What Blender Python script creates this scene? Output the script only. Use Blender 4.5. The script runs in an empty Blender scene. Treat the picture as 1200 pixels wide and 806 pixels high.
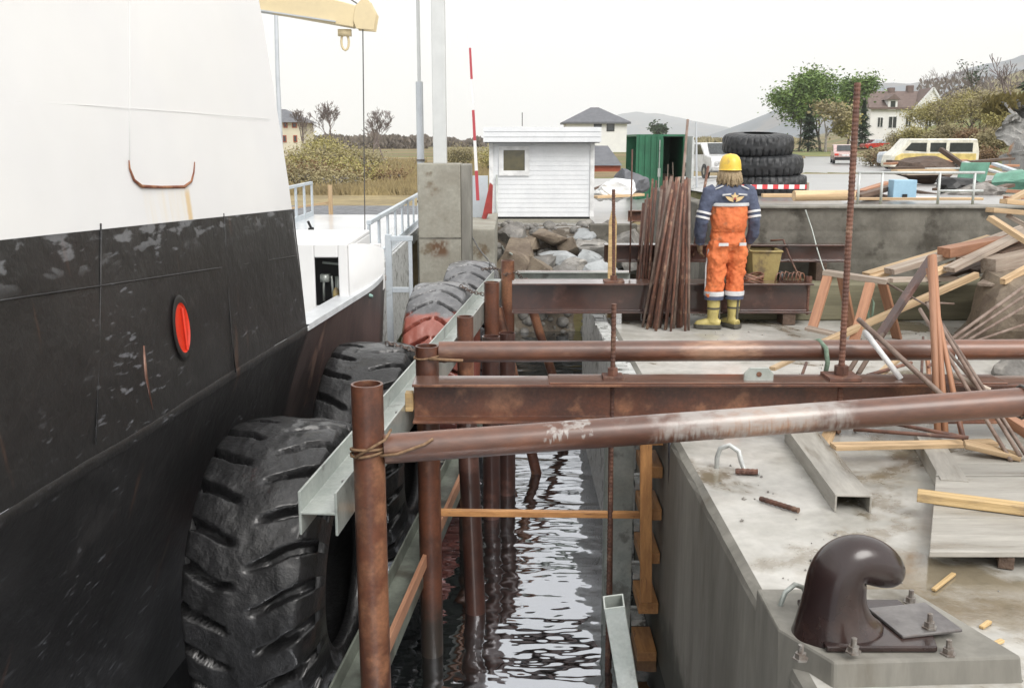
import bpy, math, random
from mathutils import Vector, Matrix, noise
R = math.radians
sc = bpy.context.scene
COL = sc.collection
random.seed(7)

# ------------------------------------------------------------------ camera
CAM_H, PITCH, F = 2.0, R(11.53), 1167.0
cd = bpy.data.cameras.new('camera'); cam = bpy.data.objects.new('camera', cd); COL.objects.link(cam)
cam.location = (0, 0, CAM_H); cam.rotation_euler = (R(90) - PITCH, 0, 0)
cd.sensor_width = 36.0; cd.lens = 35.0; cd.clip_start = 0.05; cd.clip_end = 20000
sc.camera = cam
# ------------------------------------------------------------------ sky and sun
w = bpy.data.worlds.new('World'); sc.world = w; w.use_nodes = True
nt = w.node_tree; nt.nodes.clear()
SUN_EL, SUN_ROT = R(46), R(150)
out = nt.nodes.new('ShaderNodeOutputWorld'); bg = nt.nodes.new('ShaderNodeBackground')
sky = nt.nodes.new('ShaderNodeTexSky'); sky.sky_type = 'NISHITA'; sky.sun_disc = False
sky.sun_elevation = SUN_EL; sky.sun_rotation = SUN_ROT; sky.air_density = 1.0; sky.dust_density = 3.0
tc = nt.nodes.new('ShaderNodeTexCoord'); mp = nt.nodes.new('ShaderNodeMapping'); mp.inputs['Scale'].default_value = (1, 1, 3.2)
nz = nt.nodes.new('ShaderNodeTexNoise'); nz.inputs['Scale'].default_value = 1.6; nz.inputs['Detail'].default_value = 6
rp = nt.nodes.new('ShaderNodeValToRGB')
rp.color_ramp.elements[0].position = .3; rp.color_ramp.elements[0].color = (8.0, 7.9, 7.75, 1)
rp.color_ramp.elements[1].position = .7; rp.color_ramp.elements[1].color = (8.8, 8.68, 8.45, 1)
mx = nt.nodes.new('ShaderNodeMix'); mx.data_type = 'RGBA'; mx.inputs[0].default_value = .9
nt.links.new(tc.outputs['Generated'], mp.inputs['Vector']); nt.links.new(mp.outputs[0], nz.inputs['Vector'])
nt.links.new(nz.outputs['Fac'], rp.inputs[0]); nt.links.new(sky.outputs[0], mx.inputs[6]); nt.links.new(rp.outputs[0], mx.inputs[7])
nt.links.new(mx.outputs[2], bg.inputs['Color']); nt.links.new(bg.outputs[0], out.inputs['Surface'])
bg.inputs['Strength'].default_value = .10
sd = bpy.data.lights.new('sun', 'SUN'); sd.energy = 1.45; sd.angle = R(32); sd.color = (1, .97, .93)
sun = bpy.data.objects.new('sun', sd); COL.objects.link(sun)
sd_dir = Vector((math.sin(SUN_ROT) * math.cos(SUN_EL), math.cos(SUN_ROT) * math.cos(SUN_EL), math.sin(SUN_EL)))
sun.rotation_euler = (-sd_dir).to_track_quat('-Z', 'Y').to_euler(); sun.location = sd_dir * 50
vs = sc.view_settings; vs.view_transform = 'Standard'; vs.look = 'None'; vs.gamma = 1; vs.use_curve_mapping = False
vs.exposure = 0.8
try: sc.cycles.volume_bounces = 1
except Exception: pass

# ------------------------------------------------------------------ helpers
CP, SP = math.cos(PITCH), math.sin(PITCH)
def ray(px, py):
    x, u = (px - 600) / F, -(py - 403) / F
    return Vector((x, CP + u * SP, -SP + u * CP))
def P(px, py, Y):                       # the point seen at (px, py) that stands Y metres ahead
    d = ray(px, py); return d * (Y / d.y) + Vector((0, 0, CAM_H))
def PZ(px, py, z):                      # the point seen at (px, py) that lies at height z
    d = ray(px, py); return d * ((z - CAM_H) / d.z) + Vector((0, 0, CAM_H))
V = Vector
def frame(a, b, up=(0, 0, 1)):          # local x runs from a to b
    a, b = V(a), V(b); x = (b - a).normalized(); up = V(up)
    if abs(x.dot(up.normalized())) > .995: up = V((0, 1, 0))
    y = up.cross(x).normalized(); z = x.cross(y)
    return Matrix(((x.x, y.x, z.x, a.x), (x.y, y.y, z.y, a.y), (x.z, y.z, z.z, a.z), (0, 0, 0, 1)))
def TRS(loc=(0, 0, 0), rz=0, rx=0, ry=0, s=1):
    return Matrix.Translation(loc) @ Matrix.Rotation(rz, 4, 'Z') @ Matrix.Rotation(ry, 4, 'Y') @ Matrix.Rotation(rx, 4, 'X') @ Matrix.Scale(s, 4)
class MB:
    def __init__(s): s.v = []; s.f = []
    def add(s, vs, fs, M=None):
        n = len(s.v); s.v += [tuple(M @ V(p)) if M else tuple(p) for p in vs]; s.f += [tuple(i + n for i in f) for f in fs]; return s
    def box(s, x0, x1, y0, y1, z0, z1, M=None):
        return s.add([(x0,y0,z0),(x1,y0,z0),(x1,y1,z0),(x0,y1,z0),(x0,y0,z1),(x1,y0,z1),(x1,y1,z1),(x0,y1,z1)],
                     [(0,3,2,1),(4,5,6,7),(0,1,5,4),(1,2,6,5),(2,3,7,6),(3,0,4,7)], M)
    def bar(s, a, b, wd, h, up=(0, 0, 1)):
        L = (V(b) - V(a)).length; return s.box(0, L, -wd/2, wd/2, -h/2, h/2, frame(a, b, up))
    def ext(s, prof, x0, x1, M=None):   # polygon (y, z) run along x
        n = len(prof); vs = [(x0, y, z) for y, z in prof] + [(x1, y, z) for y, z in prof]
        fs = [(i, i + n, (i + 1) % n + n, (i + 1) % n) for i in range(n)] + [tuple(range(n)), tuple(reversed(range(n, 2 * n)))]
        return s.add(vs, fs, M)
    def tube(s, path, rad, n=10, cap=True, el=1.0, up=(0, 0, 1)):
        path = [V(p) for p in path]; m = len(path)
        if not hasattr(rad, '__len__'): rad = [rad] * m
        vs = []; ref = None
        for i, p in enumerate(path):
            t = (path[min(i + 1, m - 1)] - path[max(i - 1, 0)])
            t = t.normalized() if t.length > 1e-9 else V((0, 0, 1))
            if ref is None:
                ref = V(up) if abs(t.dot(V(up))) < .95 else V((0, 1, 0))
            a = (ref - t * ref.dot(t)).normalized(); ref = a; b = t.cross(a)
            r = rad[i]; ra, rb = (r if not hasattr(r, '__len__') else r[0]), (r * el if not hasattr(r, '__len__') else r[1])
            for k in range(n):
                an = 2 * math.pi * k / n; vs.append(p + a * (math.cos(an) * ra) + b * (math.sin(an) * rb))
        fs = [(i*n + k, i*n + (k+1) % n, (i+1)*n + (k+1) % n, (i+1)*n + k) for i in range(m - 1) for k in range(n)]
        if cap: fs += [tuple(reversed(range(n))), tuple(range((m-1)*n, m*n))]
        return s.add(vs, fs)
    def lathe(s, prof, n=24, M=None, close=False):      # (r, z) about z
        m = len(prof); vs = [(r * math.cos(2*math.pi*k/n), r * math.sin(2*math.pi*k/n), z) for r, z in prof for k in range(n)]
        rng = m if close else m - 1
        fs = [(i*n + k, i*n + (k+1) % n, ((i+1) % m)*n + (k+1) % n, ((i+1) % m)*n + k) for i in range(rng) for k in range(n)]
        return s.add(vs, fs, M)
WM = {}
def obj(name, mb, mat, parent=None, smooth=False, bev=0, M=None, flip=False):
    me = bpy.data.meshes.new(name)
    if isinstance(mb, bpy.types.Mesh): me = mb
    else: me.from_pydata(mb.v, [], [tuple(reversed(f)) for f in mb.f] if flip else mb.f); me.update()
    if mat and not me.materials: me.materials.append(M_[mat] if isinstance(mat, str) else mat)
    if smooth and not isinstance(mb, bpy.types.Mesh):
        me.polygons.foreach_set('use_smooth', [True] * len(me.polygons))
    o = bpy.data.objects.new(name, me); COL.objects.link(o)
    M = M or Matrix.Identity(4); WM[o.name] = M
    if parent:
        o.parent = parent; o.matrix_parent_inverse = WM[parent.name].inverted()
    o.matrix_basis = M
    if bev:
        b = o.modifiers.new('bevel', 'BEVEL'); b.width = bev; b.segments = 2; b.limit_method = 'ANGLE'; b.angle_limit = R(40)
    if smooth == 'auto':
        try: me.set_sharp_from_angle(angle=R(35))
        except Exception: pass
    return o
def tag(o, label, cat, group=None, kind=None):
    o['label'] = label; o['category'] = cat
    if group: o['group'] = group
    if kind: o['kind'] = kind
    return o
def thing(name, label, cat, loc=(0, 0, 0), group=None):
    o = bpy.data.objects.new(name, None); COL.objects.link(o); o.empty_display_size = .2
    o.location = loc; WM[o.name] = Matrix.Translation(loc); return tag(o, label, cat, group)
def struct(name, mb, mat, **k):
    o = obj(name, mb, mat, **k)
    if not o.parent: o['kind'] = 'structure'
    return o
def ihprof(b, h, tf, tw):               # upright I: width b, height h
    return [(-b/2,-h/2),(b/2,-h/2),(b/2,-h/2+tf),(tw/2,-h/2+tf),(tw/2,h/2-tf),(b/2,h/2-tf),(b/2,h/2),(-b/2,h/2),(-b/2,h/2-tf),(-tw/2,h/2-tf),(-tw/2,-h/2+tf),(-b/2,-h/2+tf)]
def hprof(b, h, tf, tw):                # web lying flat, flanges upright
    return [(z, y) for y, z in ihprof(b, h, tf, tw)]
def uprof(b, h, t):                     # channel lying with its legs down
    return [(-b/2,-h/2),(-b/2+t,-h/2),(-b/2+t,h/2-t),(b/2-t,h/2-t),(b/2-t,-h/2),(b/2,-h/2),(b/2,h/2),(-b/2,h/2)]
def fbm(p, o=4): return noise.fractal(V(p), 1.0, 2.0, o)
def sst(a, b, x):
    t = max(0, min(1, (x - a) / (b - a))); return t * t * (3 - 2 * t)

# ------------------------------------------------------------------ materials
M_ = {}
def mat(name, c1, c2=None, rough=.6, metal=0, scale=4, det=6, amt=(.35, .65), bump=.0, bscale=None, stretch=(1, 1, 1), c3=None, s3=1.2, a3=(.55, .62),
        rough2=None, coat=0, cr=.12, spec=.5, rnd=0, fine=.12, rot=(0, 0, 0), trans=0, bdist=.02, dist=0, c3st=None):
    m = bpy.data.materials.new(name); m.use_nodes = True; t = m.node_tree; b = t.nodes['Principled BSDF']; L = t.links.new
    b.inputs['Metallic'].default_value = metal; b.inputs['Roughness'].default_value = rough; b.inputs['Specular IOR Level'].default_value = spec
    b.inputs['Coat Weight'].default_value = coat; b.inputs['Coat Roughness'].default_value = cr
    tcn = t.nodes.new('ShaderNodeTexCoord'); mpn = t.nodes.new('ShaderNodeMapping'); mpn.inputs['Scale'].default_value = stretch; mpn.inputs['Rotation'].default_value = rot
    L(tcn.outputs['Object'], mpn.inputs['Vector'])
    oi = None
    if rnd:
        oi = t.nodes.new('ShaderNodeObjectInfo'); mu = t.nodes.new('ShaderNodeMath'); mu.operation = 'MULTIPLY'; mu.inputs[1].default_value = 37
        L(oi.outputs['Random'], mu.inputs[0]); L(mu.outputs[0], mpn.inputs['Location'])
    def nodenoise(s, d=det, vec=None):
        n = t.nodes.new('ShaderNodeTexNoise'); n.inputs['Scale'].default_value = s; n.inputs['Detail'].default_value = d; n.inputs['Roughness'].default_value = .6
        n.inputs['Distortion'].default_value = dist
        L(vec or mpn.outputs[0], n.inputs['Vector']); return n
    def ramp(src, lo, hi):
        r = t.nodes.new('ShaderNodeMapRange'); r.interpolation_type = 'SMOOTHSTEP'; r.inputs['From Min'].default_value = lo; r.inputs['From Max'].default_value = hi; L(src, r.inputs['Value']); return r.outputs[0]
    def mix(f, a, bb, mode='MIX'):
        x = t.nodes.new('ShaderNodeMix'); x.data_type = 'RGBA'; x.blend_type = mode
        for i, s in ((0, f), (6, a), (7, bb)):
            if hasattr(s, 'is_linked'): L(s, x.inputs[i])
            elif i == 0: x.inputs[0].default_value = s
            else: x.inputs[i].default_value = (*s, 1)
        return x.outputs[2]
    n1 = nodenoise(scale); f1 = ramp(n1.outputs['Fac'], *amt)
    col = mix(f1, c1, c2 or tuple(c * .7 for c in c1))
    f3 = None
    if c3:
        vec = None
        if c3st:
            mp3 = t.nodes.new('ShaderNodeMapping'); mp3.inputs['Scale'].default_value = c3st; L(tcn.outputs['Object'], mp3.inputs['Vector']); vec = mp3.outputs[0]
        n3 = nodenoise(s3, 8, vec); f3 = ramp(n3.outputs['Fac'], *a3); col = mix(f3, col, c3)
    if fine:
        n4 = nodenoise(scale * 9, 3); r4 = t.nodes.new('ShaderNodeMapRange'); r4.inputs['To Min'].default_value = 1 - fine * 2; r4.inputs['To Max'].default_value = 1 + fine * 2
        L(n4.outputs['Fac'], r4.inputs['Value']); col = mix(1.0, col, r4.outputs[0], 'MULTIPLY')
    if rnd:
        r5 = t.nodes.new('ShaderNodeMapRange'); r5.inputs['To Min'].default_value = 1 - rnd; r5.inputs['To Max'].default_value = 1 + rnd
        L(oi.outputs['Random'], r5.inputs['Value']); col = mix(1.0, col, r5.outputs[0], 'MULTIPLY')
    L(col, b.inputs['Base Color'])
    if rough2 is not None:
        r6 = t.nodes.new('ShaderNodeMapRange'); r6.inputs['To Min'].default_value = rough; r6.inputs['To Max'].default_value = rough2
        L(f3 or f1, r6.inputs['Value']); L(r6.outputs[0], b.inputs['Roughness'])
    if bump:
        nb = nodenoise(bscale or scale * 3, 5); bp = t.nodes.new('ShaderNodeBump'); bp.inputs['Strength'].default_value = bump; bp.inputs['Distance'].default_value = bdist
        L(nb.outputs['Fac'], bp.inputs['Height']); L(bp.outputs[0], b.inputs['Normal'])
    if trans: b.inputs['Transmission Weight'].default_value = trans
    M_[name] = m; return m
mat('deck_concrete', (.48, .47, .44), (.31, .30, .265), coat=.35, cr=.1, rough=.55, scale=1.1, det=8, amt=(.38, .66), c3=(.20, .17, .12), s3=.75, a3=(.52, .60), rough2=.06, bump=.35, bscale=14, fine=.14, bdist=.006, dist=.4)
mat('wall_concrete', (.27, .26, .23), (.17, .163, .142), rough=.7, scale=2.2, stretch=(1, 1, .22), c3=(.12, .105, .08), s3=1.6, a3=(.56, .70), bump=.4, bscale=20, bdist=.006)
mat('old_concrete', (.175, .165, .14), (.10, .093, .078), rough=.8, scale=1.8, c3=(.05, .044, .034), s3=2.3, a3=(.50, .63), bump=.6, bscale=12, bdist=.012)
mat('olive_concrete', (.215, .20, .13), (.15, .14, .09), rough=.75, scale=2.5, stretch=(.25, 1, 4), bump=.4, bscale=9, bdist=.01)
mat('pillar_concrete', (.31, .30, .255), (.25, .235, .195), rough=.8, scale=2.2, bump=.3, bscale=20, bdist=.005, c3=(.15, .115, .075), s3=1.3, a3=(.62, .70))
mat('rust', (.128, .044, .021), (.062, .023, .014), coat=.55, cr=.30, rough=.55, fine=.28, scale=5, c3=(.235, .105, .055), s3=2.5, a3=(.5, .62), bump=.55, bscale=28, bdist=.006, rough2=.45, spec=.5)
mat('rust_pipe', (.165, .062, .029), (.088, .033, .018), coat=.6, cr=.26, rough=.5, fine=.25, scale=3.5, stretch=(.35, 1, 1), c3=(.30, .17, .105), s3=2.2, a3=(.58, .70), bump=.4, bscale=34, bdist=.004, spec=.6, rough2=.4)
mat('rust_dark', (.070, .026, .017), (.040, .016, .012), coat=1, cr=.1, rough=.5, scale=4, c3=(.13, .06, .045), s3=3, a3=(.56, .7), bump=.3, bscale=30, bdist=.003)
mat('rebar', (.155, .07, .045), (.085, .04, .03), rough=.6, scale=14, c3=(.25, .155, .105), s3=8, a3=(.55, .66), rnd=.3, bump=.4, bscale=120, bdist=.002)
mat('rebar_grey', (.22, .165, .135), (.13, .085, .065), rough=.55, scale=9, rnd=.25)
mat('paint_white_pipe', (.55, .53, .51), (.40, .36, .33), rough=.5, scale=6, c3=(.17, .08, .055), s3=4.5, a3=(.56, .60), bump=.2, bscale=40, bdist=.002, c3st=(.7, 1, 1))
mat('galv', (.43, .46, .43), (.33, .365, .34), coat=.5, rough=.38, metal=.35, scale=5, c3=(.2, .21, .19), s3=4, a3=(.58, .7), bump=.12, bscale=20, bdist=.003)
mat('galv_dark', (.20, .22, .185), (.12, .13, .11), rough=.5, metal=.2, scale=4, c3=(.07, .065, .05), s3=2, a3=(.5, .65))
mat('galv_light', (.56, .58, .57), (.46, .48, .47), rough=.4, metal=.2, scale=5, bump=.1)
mat('galv_speck', (.52, .53, .52), (.36, .37, .36), rough=.45, scale=14, c3=(.12, .12, .11), s3=9, a3=(.56, .62))
mat('steel_plate', (.20, .19, .185), (.12, .11, .11), rough=.3, metal=.4, scale=6, c3=(.13, .07, .045), s3=4, a3=(.58, .7))
mat('wood_new', (.58, .42, .25), (.42, .29, .165), rough=.6, scale=3, stretch=(.5, 14, 14), rnd=.2, fine=.2, bump=.35, bscale=12, bdist=.003, c3=(.30, .19, .11), s3=1.5, a3=(.6, .72))
mat('wood_grey', (.40, .34, .28), (.28, .22, .175), rough=.65, scale=3, stretch=(.5, 9, 9), rnd=.25, bump=.4, bscale=12, bdist=.004, c3=(.17, .13, .10), s3=1.5, a3=(.58, .7))
mat('wood_red', (.40, .205, .12), (.29, .14, .08), rough=.6, scale=3, stretch=(.5, 8, 8), rnd=.2, bump=.3, bscale=12, bdist=.003)
mat('wood_orange', (.47, .235, .085), (.33, .155, .055), rough=.5, scale=4, stretch=(1, 6, 6), rnd=.25, bump=.3, bscale=14, bdist=.003, c3=(.16, .07, .035), s3=6, a3=(.6, .72))
mat('wood_dark', (.13, .085, .06), (.08, .05, .035), rough=.6, scale=4, stretch=(.6, 6, 6), rnd=.3, bump=.4, bscale=14)
mat('wood_yellow', (.58, .42, .21), (.43, .29, .13), rough=.55, scale=3, stretch=(.5, 14, 14), rnd=.12, fine=.2, bump=.35, bscale=14, c3=(.27, .19, .11), s3=2.5, a3=(.56, .72), c3st=(1, 3, 3))
mat('shutter_board', (.37, .355, .32), (.28, .265, .235), rough=.5, scale=3, stretch=(.4, 3, 3), c3=(.21, .19, .155), s3=3, a3=(.55, .68), bump=.3, bscale=18, bdist=.004, rnd=.1, rough2=.25)
mat('rubber', (.011, .011, .012), (.006, .006, .0065), coat=.55, cr=.16, rough=.48, scale=9, c3=(.020, .020, .021), s3=7, a3=(.56, .7), bump=.8, bscale=24, bdist=.016, spec=.4, rough2=.55)
mat('rubber_grey', (.115, .116, .122), (.07, .071, .076), coat=.8, cr=.2, rough=.5, scale=7, c3=(.17, .172, .178), s3=5, a3=(.55, .7), bump=.4, bscale=26, bdist=.008, spec=.6)
mat('rubber_dry', (.025, .027, .03), (.015, .016, .018), rough=.5, scale=9, bump=.3, bscale=20)
mat('hole_dark', (.01, .01, .01), rough=.9, fine=0)
mat('white_paint', (.72, .72, .71), (.69, .695, .70), rough=.42, scale=.8, fine=.02, bump=.06, bscale=3, bdist=.02)
mat('white_deck', (.62, .64, .65), (.52, .54, .56), coat=.6, rough=.3, scale=1.2, fine=.05, c3=(.46, .46, .46), s3=2, a3=(.6, .72))
mat('pale_rim', (.60, .62, .64), (.50, .52, .54), rough=.4, scale=4, fine=.08)
mat('pale_blue', (.50, .55, .59), (.44, .49, .53), rough=.45, scale=3, c3=(.32, .33, .33), s3=4, a3=(.62, .72), fine=.05)
mat('cream', (.66, .55, .34), (.62, .52, .33), rough=.45, scale=2, fine=.04)
mat('hut_white', (.72, .74, .755), (.66, .68, .70), rough=.5, scale=2, fine=.04)
mat('trim_white', (.78, .79, .79), rough=.5, fine=.02)
mat('red_paint', (.62, .035, .012), (.52, .03, .01), rough=.4, scale=5, fine=.08)
mat('red_white_red', (.36, .05, .045), rough=.5, fine=.05)
mat('container_green', (.02, .13, .065), (.014, .10, .05), rough=.5, scale=2, c3=(.16, .2, .15), s3=3.2, a3=(.66, .74), fine=.08)
mat('orange_cloth', (.70, .19, .062), (.56, .14, .046), rough=.8, c3=(.34, .13, .06), s3=6, a3=(.58, .72), scale=5, fine=.1, bump=.3, bscale=25, bdist=.01)
mat('navy_cloth', (.080, .096, .15), (.062, .074, .118), rough=.85, scale=6, fine=.1, bump=.3, bscale=25, bdist=.01)
mat('reflective', (.66, .67, .68), rough=.45, fine=.03)
mat('boot_yellow', (.50, .42, .15), (.36, .30, .11), rough=.4, scale=6, fine=.08)
mat('boot_dark', (.10, .095, .075), (.06, .055, .045), rough=.5, scale=8)
mat('helmet_yellow', (.78, .52, .06), (.68, .44, .05), rough=.4, coat=.15, c3=(.5, .34, .08), s3=9, a3=(.6, .7), fine=.02, scale=4)
mat('hair', (.44, .34, .21), (.30, .22, .13), rough=.6, scale=30, stretch=(3, 3, .5), fine=.3, bump=.8, bscale=40)
mat('skin', (.55, .33, .24), rough=.5, fine=.05)
mat('glove', (.30, .21, .13), (.22, .15, .09), rough=.8, scale=20)
mat('emblem_gold', (.75, .55, .28), rough=.5, fine=.02)
mat('bucket_yellow', (.36, .29, .12), (.30, .23, .09), rough=.5, scale=5, c3=(.16, .12, .07), s3=5, a3=(.5, .65))
mat('bollard_paint', (.024, .013, .0125), (.016, .0095, .0095), rough=.27, scale=3, c3=(.045, .026, .022), s3=2.2, a3=(.5, .7), fine=.12, coat=.3, bump=.22, bscale=11, bdist=.006)
mat('rope_green', (.20, .27, .20), (.13, .19, .14), rough=.8, scale=40)
mat('rope_tan', (.24, .15, .085), (.16, .095, .05), rough=.8, scale=40)
mat('chain', (.16, .12, .10), (.10, .07, .06), rough=.5, metal=.3, scale=20)
mat('cable_black', (.02, .02, .028), rough=.4, fine=0)
mat('cable_grey', (.12, .115, .11), rough=.5, fine=.05)
mat('rock', (.27, .26, .245), (.17, .16, .145), rough=.65, scale=3, c3=(.36, .34, .31), s3=4, a3=(.52, .66), bump=.9, bscale=8, bdist=.03, rnd=.3)
mat('rock_brown', (.21, .17, .125), (.13, .10, .075), rough=.75, scale=3, bump=.9, bscale=8, bdist=.03, rnd=.25)
mat('rock_slab', (.36, .38, .39), (.27, .285, .29), rough=.5, scale=3, bump=.4, bscale=10, bdist=.01, rnd=.2)
mat('earth_slope', (.15, .125, .095), (.085, .07, .055), rough=.9, scale=2, bump=1, bscale=5, bdist=.08, c3=(.22, .205, .18), s3=3, a3=(.55, .65))
mat('cliff', (.33, .325, .31), (.22, .215, .205), rough=.8, scale=.9, stretch=(1.6, 1.6, .5), c3=(.30, .17, .09), s3=.8, a3=(.6, .7), bump=1, bscale=3, bdist=.1)
mat('moss', (.15, .12, .035), (.10, .085, .03), rough=.9, scale=6, bump=.8, bscale=20)
mat('asphalt_wet', (.30, .30, .295), (.22, .22, .222), coat=1, cr=.32, rough=.4, scale=.35, det=8, c3=(.25, .245, .235), s3=.25, a3=(.5, .62), rough2=.42, bump=.12, bscale=5, bdist=.006, spec=.6)
mat('yard_wet', (.33, .32, .305), (.24, .235, .225), coat=1, cr=.28, rough=.4, scale=.6, det=8, rough2=.45, c3=(.21, .185, .15), s3=.5, a3=(.52, .64), bump=.15, bscale=6, bdist=.008)
mat('gravel', (.20, .205, .215), (.12, .125, .135), rough=.8, scale=6, bump=1, bscale=12, bdist=.05)
mat('field', (.26, .20, .095), (.145, .105, .055), rough=.9, scale=.12, det=9, c3=(.13, .135, .045), s3=.05, a3=(.46, .56), c3st=(.5, 2, 1), stretch=(.5, 1.6, 1), bump=.8, bscale=3, bdist=.1, fine=.2)
mat('verge', (.16, .19, .05), (.11, .125, .035), rough=.9, scale=.3, fine=.2, c3=(.25, .2, .09), s3=.2, a3=(.5, .6))
mat('mountain', (.12, .15, .19), (.085, .11, .14), rough=.9, scale=.004, det=10, c3=(.16, .16, .17), s3=.006, a3=(.52, .62))  # base colour carries some of the blue of distant haze
mat('far_wood', (.19, .165, .14), (.14, .12, .105), rough=.9, scale=.2, fine=.2)
mat('bark', (.13, .105, .085), (.075, .06, .05), rough=.85, scale=5, stretch=(2, 2, .4))
mat('bark_pale', (.34, .32, .29), (.17, .15, .135), rough=.8, scale=4)
mat('bolt_steel', (.27, .26, .245), (.17, .14, .12), rough=.4, metal=.35, scale=22, fine=.2)
mat('twig', (.21, .175, .165), (.15, .12, .115), rough=.85, fine=.1, scale=3)
mat('leaf_green', (.165, .25, .055), (.085, .15, .034), rough=.6, scale=.55, amt=(.4, .6), fine=.2)
mat('leaf_dark', (.03, .062, .022), (.02, .042, .016), rough=.7, scale=.8, fine=.2)
mat('leaf_yellow', (.36, .32, .115), (.25, .225, .08), rough=.7, scale=.7, fine=.25)
mat('leaf_olive', (.33, .285, .15), (.22, .19, .10), rough=.75, scale=.7, fine=.25)
mat('leaf_brown', (.21, .13, .065), (.14, .085, .045), rough=.8, scale=.7, fine=.25)
mat('house_cream', (.62, .58, .45), (.58, .54, .42), rough=.7, fine=.04, scale=1)
mat('house_white', (.74, .74, .72), (.69, .69, .68), rough=.7, fine=.04, scale=1)
mat('roof_grey', (.13, .135, .15), (.10, .105, .12), rough=.55, scale=2, fine=.1)
mat('roof_brown', (.16, .115, .10), (.12, .085, .075), rough=.7, scale=2, fine=.12)
mat('shed_red', (.36, .085, .045), (.3, .07, .04), rough=.7, fine=.08)
mat('pane', (.035, .042, .045), rough=.08, fine=0, spec=.7)
mat('pane_hut', (.10, .085, .035), (.06, .055, .025), rough=.1, scale=4, fine=0, spec=.7)
mat('car_red', (.52, .035, .025), rough=.25, coat=.6, fine=.02)
mat('car_pink', (.58, .42, .40), rough=.3, coat=.5, fine=.02)
mat('car_pale', (.55, .60, .66), rough=.3, coat=.5, fine=.02)
mat('car_white', (.74, .75, .75), rough=.3, coat=.5, fine=.02)
mat('van_yellow', (.70, .55, .20), rough=.35, coat=.4, fine=.03)
mat('van_cream', (.76, .74, .64), rough=.35, coat=.4, fine=.03)
mat('black_trim', (.015, .015, .016), rough=.5, fine=0)
mat('chrome', (.6, .6, .6), rough=.25, metal=.8, fine=0)
mat('blue_sheet', (.33, .52, .66), (.28, .46, .60), rough=.5, fine=.05)
mat('tarp_green', (.16, .36, .27), rough=.6, fine=.1)
mat('pole_white', (.56, .575, .57), (.52, .535, .53), rough=.45, fine=.02)
mat('pole_grey', (.52, .55, .58), (.46, .49, .52), rough=.4, metal=.2, fine=.04)
mat('rubbish', (.32, .30, .28), (.12, .11, .10), rough=.7, scale=6)

# ------------------------------------------------------------------ special materials
def nodes_of(m): t = m.node_tree; return t, t.nodes, t.links.new
def extra_layer(m, color, build, rough=None):
    """mix one more colour over the base colour, by a mask that build(t) returns"""
    t, N, L = nodes_of(m); b = N['Principled BSDF']; mask = build(t)
    x = N.new('ShaderNodeMix'); x.data_type = 'RGBA'; src = b.inputs['Base Color'].links[0].from_socket
    L(src, x.inputs[6]); x.inputs[7].default_value = (*color, 1); L(mask, x.inputs[0]); L(x.outputs[2], b.inputs['Base Color'])
def mrange(t, src, a, b, c=0, d=1, smooth=True):
    r = t.nodes.new('ShaderNodeMapRange'); r.interpolation_type = 'SMOOTHSTEP' if smooth else 'LINEAR'
    r.inputs['From Min'].default_value = a; r.inputs['From Max'].default_value = b; r.inputs['To Min'].default_value = c; r.inputs['To Max'].default_value = d
    t.links.new(src, r.inputs['Value']); return r.outputs[0]
def mth(t, op, a, b=None):
    n = t.nodes.new('ShaderNodeMath'); n.operation = op
    for i, s in enumerate((a, b)):
        if s is None: continue
        if hasattr(s, 'is_linked'): t.links.new(s, n.inputs[i])
        else: n.inputs[i].default_value = s
    return n.outputs[0]
def onoise(t, scale, stretch=(1, 1, 1), det=5, off=(0, 0, 0), rot=(0, 0, 0), dist=0):
    tcn = t.nodes.new('ShaderNodeTexCoord'); mpn = t.nodes.new('ShaderNodeMapping'); mpn.inputs['Scale'].default_value = stretch
    mpn.inputs['Location'].default_value = off; mpn.inputs['Rotation'].default_value = rot
    n = t.nodes.new('ShaderNodeTexNoise'); n.inputs['Scale'].default_value = scale; n.inputs['Detail'].default_value = det; n.inputs['Distortion'].default_value = dist
    t.links.new(tcn.outputs['Object'], mpn.inputs[0]); t.links.new(mpn.outputs[0], n.inputs['Vector']); return n.outputs['Fac']
def oxyz(t):
    tcn = t.nodes.new('ShaderNodeTexCoord'); s = t.nodes.new('ShaderNodeSeparateXYZ'); t.links.new(tcn.outputs['Object'], s.inputs[0]); return s.outputs
mat('hull_black', (.0165, .016, .0165), (.0095, .0092, .0097), coat=.08, rough=.45, scale=2, det=8, c3=(.028, .0265, .0265), s3=1.4, a3=(.52, .66), bump=.5, bscale=7, bdist=.02, spec=.5, fine=.15)
def scuffs(t):      # pale scrapes where the paint has worn, thickest along the upper edge
    line = mrange(t, onoise(t, 9, (1, .8, 3.2), 10, dist=.3), .60, .70)
    patch = mrange(t, onoise(t, 1.3, (1, 1, 1.4), 5, (3, 1, 7)), .46, .62)
    return mth(t, 'MULTIPLY', mth(t, 'MULTIPLY', line, patch), .75)
extra_layer(M_['hull_black'], (.15, .155, .17), scuffs)
def scuffs2(t):
    z = oxyz(t)[2]; band = mth(t, 'MULTIPLY', mrange(t, z, 1.36, 1.52), mrange(t, z, 1.66, 1.56))
    return mth(t, 'MULTIPLY', mrange(t, onoise(t, 6, (1, .7, 1.9), 12, (2, 2, 2), dist=.3), .53, .60), mth(t, 'MULTIPLY', band, .8))
extra_layer(M_['hull_black'], (.16, .165, .175), scuffs2)
extra_layer(M_['hull_black'], (.13, .065, .04), lambda t: mth(t, 'MULTIPLY', mrange(t, onoise(t, 2.4, (1, 3.5, .5), 7, (9, 4, 1)), .66, .74), .3))
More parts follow.
